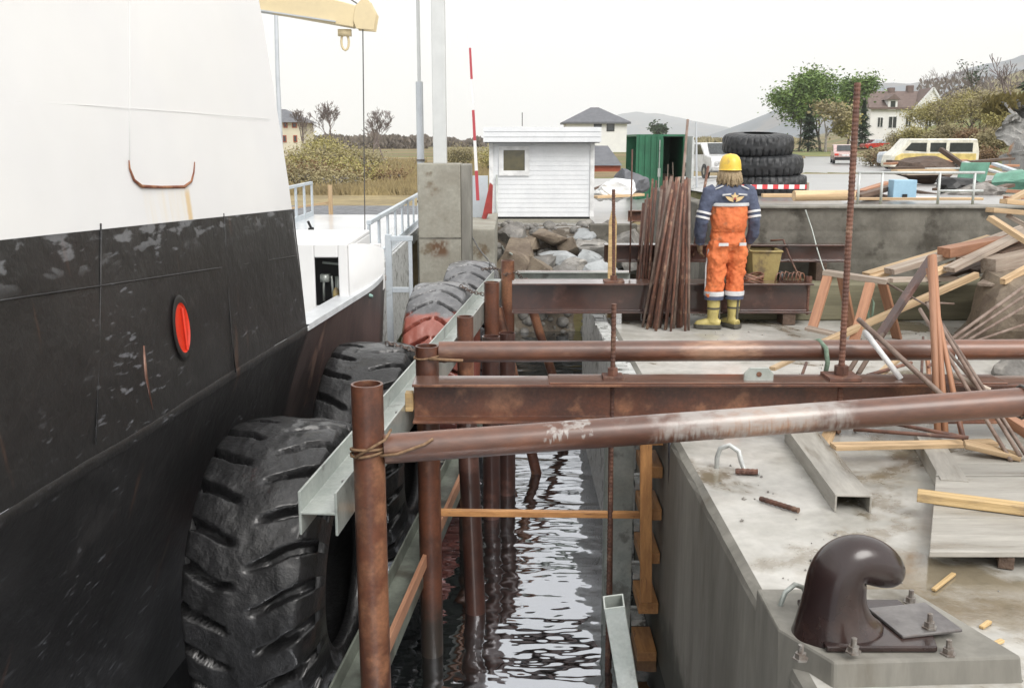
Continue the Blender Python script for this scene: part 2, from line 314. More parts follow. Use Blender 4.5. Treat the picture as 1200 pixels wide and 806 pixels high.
mat('hull_old', (.06, .045, .042), (.028, .024, .024), rough=.5, scale=3, stretch=(1, 1, .4), c3=(.15, .10, .08), s3=5, a3=(.58, .7), bump=.4, bscale=12, bdist=.01, c3st=(1, 1, .3))
mat('hull_white', (.73, .728, .72), (.70, .70, .705), rough=.45, scale=.5, fine=.015, bump=.10, bscale=2.2, bdist=.03)
# water
wm = bpy.data.materials.new('water'); wm.use_nodes = True; t, N, L = nodes_of(wm); b = N['Principled BSDF']
b.inputs['Base Color'].default_value = (.010, .012, .012, 1); b.inputs['Roughness'].default_value = .03; b.inputs['IOR'].default_value = 1.33
gl = N.new('ShaderNodeBsdfGlossy'); gl.inputs['Roughness'].default_value = .03; gl.inputs['Color'].default_value = (.86, .89, .95, 1)
fr = N.new('ShaderNodeFresnel'); fr.inputs['IOR'].default_value = 6.5
ms = N.new('ShaderNodeMixShader'); L(fr.outputs[0], ms.inputs[0]); L(b.outputs[0], ms.inputs[1]); L(gl.outputs[0], ms.inputs[2])
L(ms.outputs[0], N['Material Output'].inputs['Surface'])
h1 = onoise(t, 1.5, (.8, 1.7, 1), 1.5, dist=.5); h2 = onoise(t, 5.5, (.8, 1.6, 1), 1, (4, 4, 4))
hh = mth(t, 'ADD', h1, mth(t, 'MULTIPLY', h2, .16)); bp = N.new('ShaderNodeBump'); bp.inputs['Strength'].default_value = 1; bp.inputs['Distance'].default_value = .034
L(hh, bp.inputs['Height'])
for n_ in (b, gl, fr): L(bp.outputs[0], n_.inputs['Normal'])
M_['water'] = wm
rm = bpy.data.materials.new('rain_film'); rm.use_nodes = True; t, N, L = nodes_of(rm); b = N['Principled BSDF']
b.inputs['Base Color'].default_value = (.13, .07, .05, 1); b.inputs['Roughness'].default_value = .3
gl = N.new('ShaderNodeBsdfGlossy'); gl.inputs['Roughness'].default_value = .16; gl.inputs['Color'].default_value = (.92, .91, .92, 1)
fr = N.new('ShaderNodeFresnel'); fr.inputs['IOR'].default_value = 2.6; ms = N.new('ShaderNodeMixShader')
wet = mrange(t, onoise(t, 2.2, (.6, 2, 1), 6), .34, .50); L(mth(t, 'MULTIPLY', fr.outputs[0], wet), ms.inputs[0]); L(b.outputs[0], ms.inputs[1]); L(gl.outputs[0], ms.inputs[2]); L(ms.outputs[0], N['Material Output'].inputs['Surface'])
M_['rain_film'] = rm
def stripes(name, ca, cb, period, axis=0, rough=.5):
    m = bpy.data.materials.new(name); m.use_nodes = True; t, N, L = nodes_of(m); s = oxyz(t)[axis]
    fr_ = mth(t, 'GREATER_THAN', mth(t, 'FRACT', mth(t, 'DIVIDE', s, period)), .5)
    x = N.new('ShaderNodeMix'); x.data_type = 'RGBA'; L(fr_, x.inputs[0]); x.inputs[6].default_value = (*ca, 1); x.inputs[7].default_value = (*cb, 1)
    L(x.outputs[2], N['Principled BSDF'].inputs['Base Color']); N['Principled BSDF'].inputs['Roughness'].default_value = rough; M_[name] = m
stripes('barrier_stripes', (.42, .06, .075), (.72, .72, .72), 1.14)
stripes('tape_stripes', (.62, .06, .07), (.78, .77, .76), .16)
# third tyre: orange-red paint over its lower tread
m = M_['rubber_grey'].copy(); M_['rubber_painted'] = m; m.name = 'rubber_painted'
def paintmask(t):
    z = oxyz(t)[2]; n = onoise(t, 5, det=6); return mrange(t, mth(t, 'ADD', z, mth(t, 'MULTIPLY', mth(t, 'SUBTRACT', n, .5), .2)),   .66, .70, 1, 0)
extra_layer(m, (.30, .085, .06), paintmask)

def tide(z0, z1):
    return lambda t: mth(t, 'MULTIPLY', mrange(t, mth(t, 'ADD', oxyz(t)[2], mth(t, 'MULTIPLY', mth(t, 'SUBTRACT', onoise(t, 6, det=6), .5), .5)), z0, z1), .85)
extra_layer(M_['rust'], (.018, .017, .012), tide(-1.25, -1.55)); extra_layer(M_['wall_concrete'], (.045, .048, .035), tide(-1.2, -1.5)); extra_layer(M_['rust_dark'], (.012, .012, .009), tide(-1.25, -1.5))
# ------------------------------------------------------------------ ground
WATER = -1.8
def gz(x, y):
    far = .2 + .25 * sst(60, 140, y)
    base = far
    # bank down into the harbour
    if y < 21.5:
        base = -2.8 + (far + 2.8) * sst(18.9, 21.4, y + .25 * fbm((x * .6, y * .6, 1)))
    # platform behind the retaining wall
    plat = 1.2 - .0247 * max(0, min(y, 55) - 14.5)
    if 12.05 < y < 55 and x > 2.4:
        k = sst(2.45, 2.9 + .25 * max(0, y - 18), x - .045 * max(0, y - 13)); base = base * (1 - k) + plat * k
    xs = 10.5 + .28 * y
    if x > xs and y > 16: base += min((x - xs) * .34, 60) * sst(16, 40, y)
    if x < -14 - .12 * y and y > 60: base += min((-14 - .12 * y - x) * .05, 4)
    return base
def spaced(a, b, n, p): return [a + (b - a) * (i / n) ** p for i in range(n + 1)]
xs = [-x for x in reversed(spaced(6, 5000, 26, 3.2))] + [-6 + .4 * i for i in range(1, 60)] + spaced(18, 5000, 40, 3.0)
ys = [11.0, 11.9] + [12.06 + .35 * i for i in range(34)] + spaced(24.4, 9000, 60, 3.2)
def sheet(name, mat_, xs, rows, zoff, noise_amp=0, kind='structure', smooth=True):
    mb = MB(); n = len(xs)
    for y in rows:
        for x in xs: mb.v.append((x, y, gz(x, y) + zoff + noise_amp * fbm((x * .8, y * .8, 3))))
    mb.f = [(j*n+i, j*n+i+1, (j+1)*n+i+1, (j+1)*n+i) for j in range(len(rows)-1) for i in range(n-1)]
    o = obj(name, mb, mat_, smooth=smooth); o['kind'] = kind; return o
sheet('ground', 'field', xs, ys, 0, .012)
def strip(name, mat_, rows, zoff, n=26, sub=10, curve=None):     # rows: (y, x0, x1)
    mb = MB(); pts = []
    for (y0, a0, b0), (y1, a1, b1) in zip(rows, rows[1:]):
        for k in range(sub):
            t_ = k / sub; pts.append((y0 + (y1-y0)*t_, a0 + (a1-a0)*t_, b0 + (b1-b0)*t_))
    pts.append(rows[-1])
    for y, a, b_ in pts:
        for i in range(n + 1):
            x = a + (b_ - a) * i / n; mb.v.append((x, y, gz(x, y) + zoff))
    mb.f = [(j*(n+1)+i, j*(n+1)+i+1, (j+1)*(n+1)+i+1, (j+1)*(n+1)+i) for j in range(len(pts)-1) for i in range(n)]
    o = obj(name, mb, mat_, smooth=True); o['kind'] = 'structure'; return o
strip('yard', 'yard_wet', [(20.9, -1.4, 2.3), (24, -1.2, 3.2), (34, -1.5, 6.5), (48, 0.0, 12.5)], .035)
strip('road', 'asphalt_wet', [(12.3, 3.0, 9.5), (16, 3.1, 10), (22, 3.3, 12), (34, 6.2, 18), (48, 12, 22.5), (58, 15.2, 23), (77, 21.2, 29), (100, 29, 36.5), (118, 34, 43.5), (128, 36.5, 52)], .025, n=34)
strip('grass_verge', 'verge', [(105, 30.5, 75), (128, 35, 80), (190, 20, 95)], .05)
strip('gravel_bank', 'gravel', [(22.6, -8, -1.9), (25, -8.5, -1.8), (27.6, -9, -2.2)], .05)
strip('dry_grass_field', 'verge', [(27.4, -9.5, -1.5), (36, -12, -2), (47, -15, -2)], .045)
M_['dry'] = mat('dry', (.30, .24, .12), (.21, .165, .085), rough=.9, scale=.6, fine=.2, bump=.8, bscale=6, bdist=.05)
bpy.data.objects['dry_grass_field'].data.materials[0] = M_['dry']
# harbour water
mb = MB(); mb.add([(-60, -8, WATER), (14, -8, WATER), (14, 24, WATER), (-60, 24, WATER)], [(0, 1, 2, 3)])
struct('water', mb, 'water')
mb = MB(); mb.add([(-60, -8, -2.85), (14, -8, -2.85), (14, 11.2, -2.85), (-60, 11.2, -2.85)], [(0, 1, 2, 3)]); struct('harbour_bed', mb, 'earth_slope')

# ------------------------------------------------------------------ mountains
def mountain(name, prof, Y, depth, seed):
    mb = MB(); nx = 90; rows = 9
    x0, x1 = P(prof[0][0], 165, Y).x, P(prof[-1][0], 165, Y).x
    def top(px):
        for (a, ya), (b, yb) in zip(prof, prof[1:]):
            if a <= px <= b: return P(px, ya + (yb - ya) * (px - a) / (b - a), Y).z
        return 0
    for j in range(rows + 1):
        t_ = j / rows
        for i in range(nx + 1):
            px = prof[0][0] + (prof[-1][0] - prof[0][0]) * i / nx
            x = x0 + (x1 - x0) * i / nx; h = top(px)
            h += h * .10 * fbm((x * .006, seed, 0), 5)
            hz = h * (1 - t_) ** .85 + h * .12 * math.sin(t_ * math.pi) * fbm((x * .008, t_ * 4, seed), 4)
            mb.v.append((x, Y - depth * t_, max(hz, -5 if j == rows else hz)))
    mb.f = [(j*(nx+1)+i, (j+1)*(nx+1)+i, (j+1)*(nx+1)+i+1, j*(nx+1)+i+1) for j in range(rows) for i in range(nx)]
    n0 = len(mb.v)                       # the back slope
    for i in range(nx + 1): mb.v.append((x0 + (x1 - x0) * i / nx, Y + depth, -5))
    mb.f += [(i, i+1, n0+i+1, n0+i) for i in range(nx)]
    o = obj(name, mb, 'mountain', smooth=True); o['kind'] = 'structure'; return o
mountain('mountain', [(560, 166), (660, 150), (700, 140), (745, 131), (800, 138), (850, 150), (900, 158), (960, 164), (1050, 168)], 5200, 1300, 3)
mountain('hillside', [(830, 167), (855, 157), (885, 138), (925, 116), (980, 100), (1060, 96), (1120, 84), (1170, 70), (1240, 58), (1400, 20), (1700, 60)], 2300, 900, 8)
mountain('low_hills', [(-200, 150), (100, 152), (330, 157), (480, 164), (560, 165), (640, 162), (760, 163)], 1500, 500, 5)

# ------------------------------------------------------------------ quay deck (concrete the worker stands on)
EX = 1.09
mb = MB(); nx, ny = 60, 90
xs_ = [EX + .05 + (7.5 - EX - .05) * (i / nx) ** 1.3 for i in range(nx + 1)]; ys_ = [-2 + 15.0 * j / ny for j in range(ny + 1)]
def dz(x, y):
    e = min(1, (x - EX) / .5)
    return e * (.008 * fbm((x * 1.2, y * 1.2, 5), 5) + .004 * fbm((x * 6, y * 6, 2), 3))
for y in ys_:
    for x in xs_: mb.v.append((x, y, dz(x, y)))
n = nx + 1
mb.f = [(j*n+i, j*n+i+1, (j+1)*n+i+1, (j+1)*n+i) for j in range(ny) for i in range(nx)]
struct('quay_deck', mb, 'deck_concrete', smooth=True)
mb = MB()               # face of the quay with its worn chamfer, wavy along the run
rows = 70
for j in range(rows + 1):
    y = -2 + 15.0 * j / rows; q = .006 * fbm((y * 3, 7, 0)); q2 = .012 * fbm((y * 5, 1, 4))
    mb.v += [(EX + .05, y, 0.0), (EX + .012 + q2, y, -.028 + q), (EX, y, -.06 + q2), (EX, y, -1.0), (EX, y, -2.8)]
mb.f = [(j*5+i, (j+1)*5+i, (j+1)*5+i+1, j*5+i+1) for j in range(rows) for i in range(4)]
n0 = len(mb.v); mb.add([(EX, 13.0, 0), (7.5, 13.0, 0), (7.5, 13.0, -2.8), (EX, 13.0, -2.8)], [(0, 1, 2, 3)])
struct('quay_wall', mb, 'wall_concrete')
# low step behind the worker and the retaining wall above it
mb = MB().box(2.3, 7.4, 11.12, 11.75, .003, .42); struct('concrete_step', mb, 'olive_concrete', bev=.02)
wl = thing('retaining_wall', 'weathered grey concrete retaining wall behind the worker with stained formwork lines', 'wall', (4.2, 11.9, .42))
mb = MB(); nxw, nzw = 80, 14
for j in range(nzw + 1):
    for i in range(nxw + 1):
        x = 2.42 + (6.9 - 2.42) * i / nxw; z = .3 + .92 * j / nzw
        mb.v.append((x, 11.75 + .012 * fbm((x * 3, z * 3, 2), 5) + (.005 if j % 5 == 0 else 0), z))
mb.f = [(j*(nxw+1)+i, j*(nxw+1)+i+1, (j+1)*(nxw+1)+i+1, (j+1)*(nxw+1)+i) for j in range(nzw) for i in range(nxw)]
mb.add([(2.42, 11.75, 1.22), (6.9, 11.75, 1.22), (6.9, 12.08, 1.22), (2.42, 12.08, 1.22)], [(0, 1, 2, 3)])
mb.add([(2.42, 11.75, .3), (2.42, 12.08, .3), (2.42, 12.08, 1.22), (2.42, 11.75, 1.22)], [(0, 3, 2, 1)])
obj('wall_face', mb, 'old_concrete', wl)
mb = MB().box(2.38, 6.9, 11.70, 12.02, 1.223, 1.255); obj('coping', mb, 'wall_concrete', wl, bev=.01)
mb = MB().box(2.42, 2.62, 12.085, 17.5, -.6, 1.2); obj('return_wall', mb, 'old_concrete', wl, bev=.02)
# concrete capping along the quay edge farther off
mb = MB().box(.93, EX - .003, 8.3, 12.9, -2.6, .012); cap = thing('capping_beam', 'speckled pale capping strip along the far quay edge', 'kerb', (1.0, 10.5, -2.6)); obj('cap_body', mb, 'galv_speck', cap, bev=.01)
mb = MB()
for i in range(26):
    y = 8.4 + i * .17; mb.box(.925 + random.uniform(-.01, .02), 1.0 + random.uniform(0, .09), y, y + random.uniform(.06, .15), .0125, .02 + random.uniform(.002, .018))
obj('mortar_crumbs', mb, 'galv_speck', cap)['kind'] = 'stuff'
strip('earth_bank', 'earth_slope', [(18.6, -.6, 3.2), (19.6, -.6, 3.2), (20.6, -.6, 3.2), (21.5, -.6, 3.2)], .03)
# abutment by the pillar
ab = thing('abutment', 'grey concrete abutment slab beside the tall pillar', 'abutment', (-.8, 18.3, -2.6))
mb = MB().box(-1.65, -.3, 17.35, 21.3, -2.6, .5); obj('slab', mb, 'pillar_concrete', ab, bev=.03)
mb = MB().box(-6.0, -1.66, 21.9, 23.0, -2.6, .3); obj('approach_slab', mb, 'pillar_concrete', ab, bev=.03)

# ------------------------------------------------------------------ ferry alongside
def hx(y):                              # rubbing line of the hull in plan
    x = -1.79 + (y - 6) * .095
    if y > 9.6: x -= .06 * (y - 9.6) ** 2
    return x
KZ = .52
ship = thing('ferry', 'black and white hull of a ferry lying alongside big tyre fenders', 'ship', (-3.0, 4.0, WATER))
# lower hull, below the knuckle
def hull_rows(ylist, sect, kf=lambda y: 1):
    mb = MB(); m = len(sect)
    for y in ylist:
        for dx, z in sect:
            z_ = z(y) if callable(z) else z; q = .018 * fbm((y * .9, z_ * 1.2, 4), 4)
            mb.v.append((hx(y) - dx * kf(y) + q, y, z(y) if callable(z) else z))
    mb.f = [(j*m+i, (j+1)*m+i, (j+1)*m+i+1, j*m+i+1) for j in range(len(ylist)-1) for i in range(m-1)]
    return mb
yl = [-5 + .2 * i for i in range(64)] ; yl = [y for y in yl if y <= 7.72] + [7.75]
low = [(.95, -2.6), (.74, -1.8), (.56, -1.2), (.37, -.6), (.20, -.1), (.075, .3), (0, KZ - .02)]
obj('lower_hull', hull_rows(yl, low), 'hull_black', ship, smooth=True, flip=True)
bow = [y for y in [7.75 + .12 * i for i in range(32)] if y < 11.45]
mbb = hull_rows(bow, low[:-1] + [(0, KZ)], lambda y: 1 - .85 * sst(7.75, 10.5, y))
m_ = 7; last = len(bow) - 1     # blunt bow turning away to port
n0 = len(mbb.v); ex = [(hx(11.45) - .25, 11.75), (hx(11.45) - .7, 11.98), (hx(11.45) - 1.6, 12.1), (-6.5, 12.15)]
zz = [-2.6, -1.8, -1.2, -.6, -.1, .3, KZ]
for x, y in ex:
    for z in zz: mbb.v.append((x, y, z))
prev = last * m_
for k in range(len(ex)):
    cur = n0 + k * m_
    mbb.f += [(prev + i, cur + i, cur + i + 1, prev + i + 1) for i in range(m_ - 1)]; prev = cur
obj('bow_hull', mbb, 'hull_old', ship, smooth=True, flip=True)
# knuckle strake and the upper side leaning inwards
yu = [y for y in yl]
LEAN = .115
def up_rows(z0, z1, nz_, out=.0):
    sect = [(-out + (z0 + (z1 - z0) * i / nz_ - KZ) * LEAN * .55 , z0 + (z1 - z0) * i / nz_) for i in range(nz_ + 1)]
    return sect
obj('knuckle_plate', hull_rows(yu, [(0.0, KZ - .02), (-.006, KZ - .012), (-.006, KZ + .03), (.0, KZ + .045)]), 'hull_black', ship, smooth=True, flip=True)
def zb(y): return 1.63 - (y - 3.4) * .034
mb = MB(); nzu = 9
for y in yu:
    for i in range(nzu + 1):
        z = KZ + .045 + (zb(y) - KZ - .045) * i / nzu; mb.v.append((hx(y) - (z - KZ) * LEAN * .55 + .018 * fbm((y * .9, z * 1.2, 4), 4) * (1 - .4 * i / nzu), y, z))
mb.f = [(j*(nzu+1)+i, (j+1)*(nzu+1)+i, (j+1)*(nzu+1)+i+1, j*(nzu+1)+i+1) for j in range(len(yu)-1) for i in range(nzu)]
obj('upper_hull', mb, 'hull_black', ship, smooth=True, flip=True)
def sidex(y, z): return hx(y) - (z - KZ) * LEAN * (.55 + .12 * max(0, z - 1.6))
# white side above the paint line; its forward edge rakes aft
WZ = 4.2
def fwd(z): return 7.75 - .06 * (z - KZ)
mb = MB(); nyw = 60; nzw = 16
for j in range(nzw + 1):
    for i in range(nyw + 1):
        z = 1.5 + (WZ - 1.5) * j / nzw; y = -5 + (fwd(z) + 5) * i / nyw; z = zb(y) + .002 + (WZ - zb(y)) * j / nzw
        mb.v.append((sidex(y, z) + .011 * fbm((y * .9, z * 1.2, 4), 4), y, z))
mb.f = [(j*(nyw+1)+i, j*(nyw+1)+i+1, (j+1)*(nyw+1)+i+1, (j+1)*(nyw+1)+i) for j in range(nzw) for i in range(nyw)]
ws = obj('white_side', mb, 'hull_white', ship, smooth=True)
# forward bulkhead that closes the upper hull
mb = MB(); zs = [KZ + .05, 1.0, 1.6, 2.4, 3.2, WZ]
for z in zs: mb.v += [(sidex(fwd(z), z), fwd(z), z), (-7.0, fwd(z) + .1, z)]
mb.f = [(2*i, 2*i+2, 2*i+3, 2*i+1) for i in range(len(zs)-1)]
obj('forward_bulkhead', mb, 'white_paint', ship, flip=True)
# weld seams and the sealed port outline with its rusty groove
def onside(px, py, off=.0):     # the point of the leaning side seen at a pixel
    d = ray(px, py); o = V((0, 0, CAM_H)); lo, hi = .5, 14
    for _ in range(40):
        mid = (lo + hi) / 2; p = o + d * mid
        if p.x > sidex(p.y, p.z) + off: lo = mid
        else: hi = mid
    return o + d * lo
mb = MB(); pts = [onside(x, y, .004) for x, y in ((151, 188), (152, 198), (157, 211), (166, 218.5), (190, 219.5), (216, 219), (224, 213), (227, 202), (228, 190))]
mb.tube(pts, [.003, .005, .007, .009, .008, .009, .007, .005, .003], 6)
obj('port_groove', mb, mat('groove', (.16, .045, .022), (.30, .14, .07), rough=.8, scale=14), ship, smooth=True)
mb = MB(); mb.tube([onside(152, y, .003) for y in (-30, 60, 120, 188)], .0020, 6)
obj('weld_seam', mb, 'white_paint', ship, smooth=True)
mb = MB(); mb.tube([onside(x, y, .006) for x, y in ((168, 405), (170, 440), (178, 480))], [.006, .012, .006], 6); obj('scrape_mark', mb, 'rust', ship, smooth=True)
for pts_ in (((118, 262), (118, 330), (116, 420), (112, 520)), ((262, 250), (266, 320), (272, 400), (276, 436)), ((0, 352), (110, 336), (230, 318), (346, 300))):
    mb = MB(); mb.tube([onside(x, y, .004) for x, y in pts_], .0045, 6); obj('weld_seam', mb, 'hull_black', ship, smooth=True)
mb = MB(); mb.tube([onside(x, y, .003) for x, y in ((0, 118), (110, 124), (220, 132), (316, 140))], .0011, 6); obj('weld_seam', mb, 'hull_white', ship, smooth=True)
# rust run below the groove: belongs to the paint, so it is a layer of the side's own material
pr0, pr1 = onside(223, 219), onside(217, 250)
def rustrun(t):
    o3 = oxyz(t); c = (pr0.y + pr1.y) / 2
    yy = mth(t, 'ABSOLUTE', mth(t, 'SUBTRACT', mth(t, 'ADD', o3[1], mth(t, 'MULTIPLY', mth(t, 'SUBTRACT', onoise(t, 12), .5), .03)), c))
    return mth(t, 'MULTIPLY', mth(t, 'MULTIPLY', mrange(t, yy, .012, .05, 1, 0), mrange(t, o3[2], pr0.z + .02, pr0.z - .05)), .75)
extra_layer(M_['hull_white'], (.62, .42, .16), rustrun)
pw0, pw1 = onside(166, 219), onside(216, 219)
def rustwide(t):
    o3 = oxyz(t)
    m1 = mth(t, 'MULTIPLY', mrange(t, o3[1], pw0.y - .02, pw0.y + .05), mrange(t, o3[1], pw1.y + .05, pw1.y - .05))
    m2 = mth(t, 'MULTIPLY', mrange(t, o3[2], pw0.z, pw0.z - .06), mrange(t, o3[2], pw0.z - .42, pw0.z - .1))
    return mth(t, 'MULTIPLY', mth(t, 'MULTIPLY', m1, m2), mrange(t, onoise(t, 10, (1, 2, .2)), .3, .75, 0, .3))
extra_layer(M_['hull_white'], (.70, .58, .36), rustwide)
# freeing port: an oval hole painted red inside
pc = onside(210, 384)
mb = MB(); n = 28; hw, hh_ = .105, .165
ring = lambda s, dx: [(sidex(pc.y + s*hw*math.cos(2*math.pi*k/n), pc.z + s*hh_*math.sin(2*math.pi*k/n)) + dx, pc.y + s*hw*math.cos(2*math.pi*k/n), pc.z + s*hh_*math.sin(2*math.pi*k/n)) for k in range(n)]
a, b2, c2 = ring(1.12, .018), ring(1.0, .024), ring(.86, .021)
mb.v += a + b2 + c2; mb.f += [(k, (k+1) % n, n+(k+1) % n, n+k) for k in range(n)] + [(n+k, n+(k+1) % n, 2*n+(k+1) % n, 2*n+k) for k in range(n)]
fp = obj('freeing_port', mb, 'hull_black', ship, smooth=True)
mb = MB(); mb.v += ring(.86, .021) + ring(.80, .012); mb.f += [(k, (k+1) % n, n+(k+1) % n, n+k) for k in range(n)]; mb.f.append(tuple(range(n, 2*n)))
obj('port_lining', mb, 'red_paint', fp)
mb = MB(); mb.tube([(sidex(pc.y + .02, z) + .022, pc.y + .02, z) for z in (pc.z - .13, pc.z - .03, pc.z + .11)], .008, 6); obj('port_hinge', mb, 'red_paint', fp)
# bulwark rim round the bow, foredeck, machinery house
def rim(yl_, wdt, z):
    mb = MB()
    for y in yl_: mb.v += [(hx(y) + .012, y, z - .05), (hx(y) + .012, y, z), (hx(y) - wdt, y, z), (hx(y) - wdt, y, z - .12)]
    mb.f = [(j*4+i, (j+1)*4+i, (j+1)*4+i+1, j*4+i+1) for j in range(len(yl_)-1) for i in range(3)]
    e = len(mb.v); mb.v += [(hx(11.35) - .25, 11.66, z - .05), (hx(11.35) - .25, 11.66, z), (hx(11.35) - .33, 11.5, z), (hx(11.35) - .33, 11.5, z - .12)]
    mb.f += [(e - 4 + i, e + i, e + i + 1, e - 3 + i) for i in range(3)]
    return mb
obj('bow_rim', rim([7.77 + .12 * i for i in range(31)], .17, KZ + .055), 'pale_rim', ship, smooth=False, flip=True)
mb = MB(); ypts = [7.77 + .25 * i for i in range(15)]
for y in ypts: mb.v += [(hx(y) - .1, y, .40), (-6.5, y, .40)]
mb.f = [(2*j, 2*j+1, 2*j+3, 2*j+2) for j in range(len(ypts)-1)]
obj('foredeck', mb, 'white_deck', ship, flip=True)
# house with an open hatch, seen from aft
yb = 9.2
def pxx(px, Y): return P(px, 330, Y).x
x0, x1, zt = P(352, 330, yb).x, P(408, 330, yb).x, P(380, 286, yb).z
ox0, ox1, oz0, oz1 = P(369, 330, yb).x, P(397, 330, yb).x, P(380, 359, yb).z, P(380, 302, yb).z
mb = MB()
mb.box(x0 - .9, ox0, yb, yb + .04, .401, zt); mb.box(ox1, x1, yb, yb + .04, .401, zt); mb.box(ox0, ox1, yb, yb + .04, oz1, zt); mb.box(ox0, ox1, yb, yb + .04, .401, oz0)
mb.box(x0 - .9, x1, yb + .04, yb + 1.5, zt - .04, zt); mb.box(x1 - .04, x1, yb + .04, yb + 1.5, .401, zt - .04)
hs = obj('machinery_house', mb, 'white_paint', ship, bev=.012)
mb = MB().box(ox0 - .3, ox1 + .02, yb + .5, yb + .52, .41, zt - .06); obj('hatch_interior', mb, 'black_trim', hs)
mb = MB(); zc = (oz0 + oz1) / 2
mb.tube([(ox0 + .04, yb + .2, oz0 + .02), (ox0 + .05, yb + .18, zc), (ox0 + .12, yb + .2, zc + .03), (ox0 + .13, yb + .2, oz0 + .06)], .012, 8); mb.box(ox0 + .02, ox0 + .1, yb + .15, yb + .25, zc - .02, zc + .05)
mb.tube([(ox0 + .02, yb + .3, oz1 - .08), (ox1 - .02, yb + .3, oz1 - .1)], .012, 8); mb.tube([(ox1 - .05, yb + .25, oz0), (ox1 - .05, yb + .25, zc + .02)], .03, 10)
obj('hydraulic_gear', mb, 'galv', hs, smooth=True)
mb = MB(); mb.tube([(ox1 - .05, yb + .12, oz0), (ox1 - .05, yb + .12, oz0 + .12), (ox1 - .05, yb + .12, oz0 + .16)], [.032, .032, .012], 10); obj('gas_bottle', mb, 'bucket_yellow', hs, smooth=True)
# curved white plating between the house and the rim
mb = MB(); cx_, m2 = x1 + .002, 9
for k in range(m2):
    t_ = k / (m2 - 1); y = yb + .05 + t_ * 1.7; x = cx_ + .115 * math.sin(t_ * 1.5); zt2 = zt - .02 - .22 * t_ ** 1.6
    mb.v += [(x, y, .401), (x, y, zt2), (x - .05, y, zt2)]
mb.f = [(j*3+i, (j+1)*3+i, (j+1)*3+i+1, j*3+i+1) for j in range(m2-1) for i in range(2)]
obj('curved_plating', mb, 'white_paint', ship, smooth=True, flip=True)
mb = MB(); e = V((P(433, 300, 11.05).x, 11.05, .4)); mb.box(e.x, e.x + .125, e.y, e.y + .05, .4, .88); obj('fairlead_post', mb, 'white_paint', ship, bev=.01)
mb = MB().box(e.x + .022, e.x + .103, e.y - .012, e.y - .001, .58, .80); obj('fairlead_slot', mb, 'rust_dark', ship)
mb = MB(); p = P(427, 308, 11.0); mb.tube([p + V((0, 0, .12)), p + V((.03, 0, .06)), p + V((0, 0, 0)), p + V((-.06, 0, .03))], .018, 8); obj('tackle_hook', mb, 'rust', ship, smooth=True)
mb = MB(); q = P(440, 318, 11.0); mb.lathe([(0, 0), (.12, 0), (.12, .05), (.05, .09), (.05, .14), (.0, .14)], 14, Matrix.Translation(q - V((0, 0, .1)))); obj('mushroom_vent', mb, 'rubbish', ship, smooth='auto')
mb = MB(); q = PZ(412, 360, KZ - .05) + V((-.05, .3, .0)); mb.tube([q + V((-.1 + .03 * i, .05 * i, .02 * math.sin(i * 2))) for i in range(9)], .022, 7); obj('mooring_rope', mb, mat('rope_aqua', (.35, .55, .5), rough=.8), ship, smooth=True)
# davit arm with sheave, shackle and wire
Yd = 9.6
A = P(262, -14, Yd); B = P(424, 20, Yd)
d = thing('davit_crane', 'cream davit arm with pulley reaching out from the white ship side', 'crane', (A.x - 1.0, Yd, .4))
Mx = frame(A, B); L_ = (B - A).length
mb = MB(); hA, hB, wb = .30, .15, .16
mb.add([(0,-wb/2,-hA/2),(0,wb/2,-hA/2),(0,wb/2,hA/2),(0,-wb/2,hA/2),(L_-.05,-wb/2,-hB*.75),(L_-.05,wb/2,-hB*.75),(L_-.05,wb/2,hB*.55),(L_-.05,-wb/2,hB*.55)],
       [(0,1,2,3),(7,6,5,4),(0,4,5,1),(1,5,6,2),(2,6,7,3),(3,7,4,0)])
arm = obj('arm', mb, 'cream', d, bev=.008, M=Mx)
mb = MB().box(-.1, L_ - .22, -wb/2 - .03, wb/2 + .03, -hA/2 - .004, -hA/2 + .008, Matrix.Rotation(R(-3.2), 4, 'Y') @ Matrix.Translation((0, 0, -.008))); obj('underside_flange', mb, 'pole_grey', arm, M=Mx)
mb = MB(); mb.ext([(x, z) for x, z in ((-.14,-.10),(.02,-.12),(.06,-.05),(.06,.08),(.01,.15),(-.05,.15),(-.14,.04))], -.09, -.075, Mx @ Matrix.Translation((L_, 0, 0)) @ Matrix.Rotation(R(90), 4, 'Z'))
obj('cheek_plate', mb, 'cream', arm, bev=.004); mb = MB()
mb.ext([(x, z) for x, z in ((-.14,-.10),(.02,-.12),(.06,-.05),(.06,.08),(.01,.15),(-.05,.15),(-.14,.04))], .075, .09, Mx @ Matrix.Translation((L_, 0, 0)) @ Matrix.Rotation(R(90), 4, 'Z'))
obj('cheek_plate', mb, 'cream', arm, bev=.004)
mb = MB(); mb.lathe([(.03, -.025), (.075, -.025), (.06, 0), (.075, .025), (.03, .025)], 20, TRS(B + V((-.03, 0, .03)), rx=R(90)), close=True); obj('sheave', mb, 'steel_plate', arm, smooth='auto')
s0 = P(404, 40, Yd); mb = MB(); mb.box(-.06, .06, -.03, .03, -.02, .04, Matrix.Translation(s0)); mb.tube([s0 + V((.035 * math.cos(a), 0, -.07 + .075 * math.sin(a))) for a in [R(120 + 30 * k) for k in range(11)]], .011, 8)
obj('shackle', mb, 'cream', arm, smooth=True)
mb = MB(); top = P(425, 24, Yd); mb.tube([top, P(428, 305, 10.9)], .006, 6); obj('wire_rope', mb, 'cable_grey', d)
mb = MB(); mb.tube([P(380, -30, Yd), P(402, -6, Yd), P(421, 6, Yd)], .006, 6); obj('hoist_wire', mb, 'cable_grey', d)
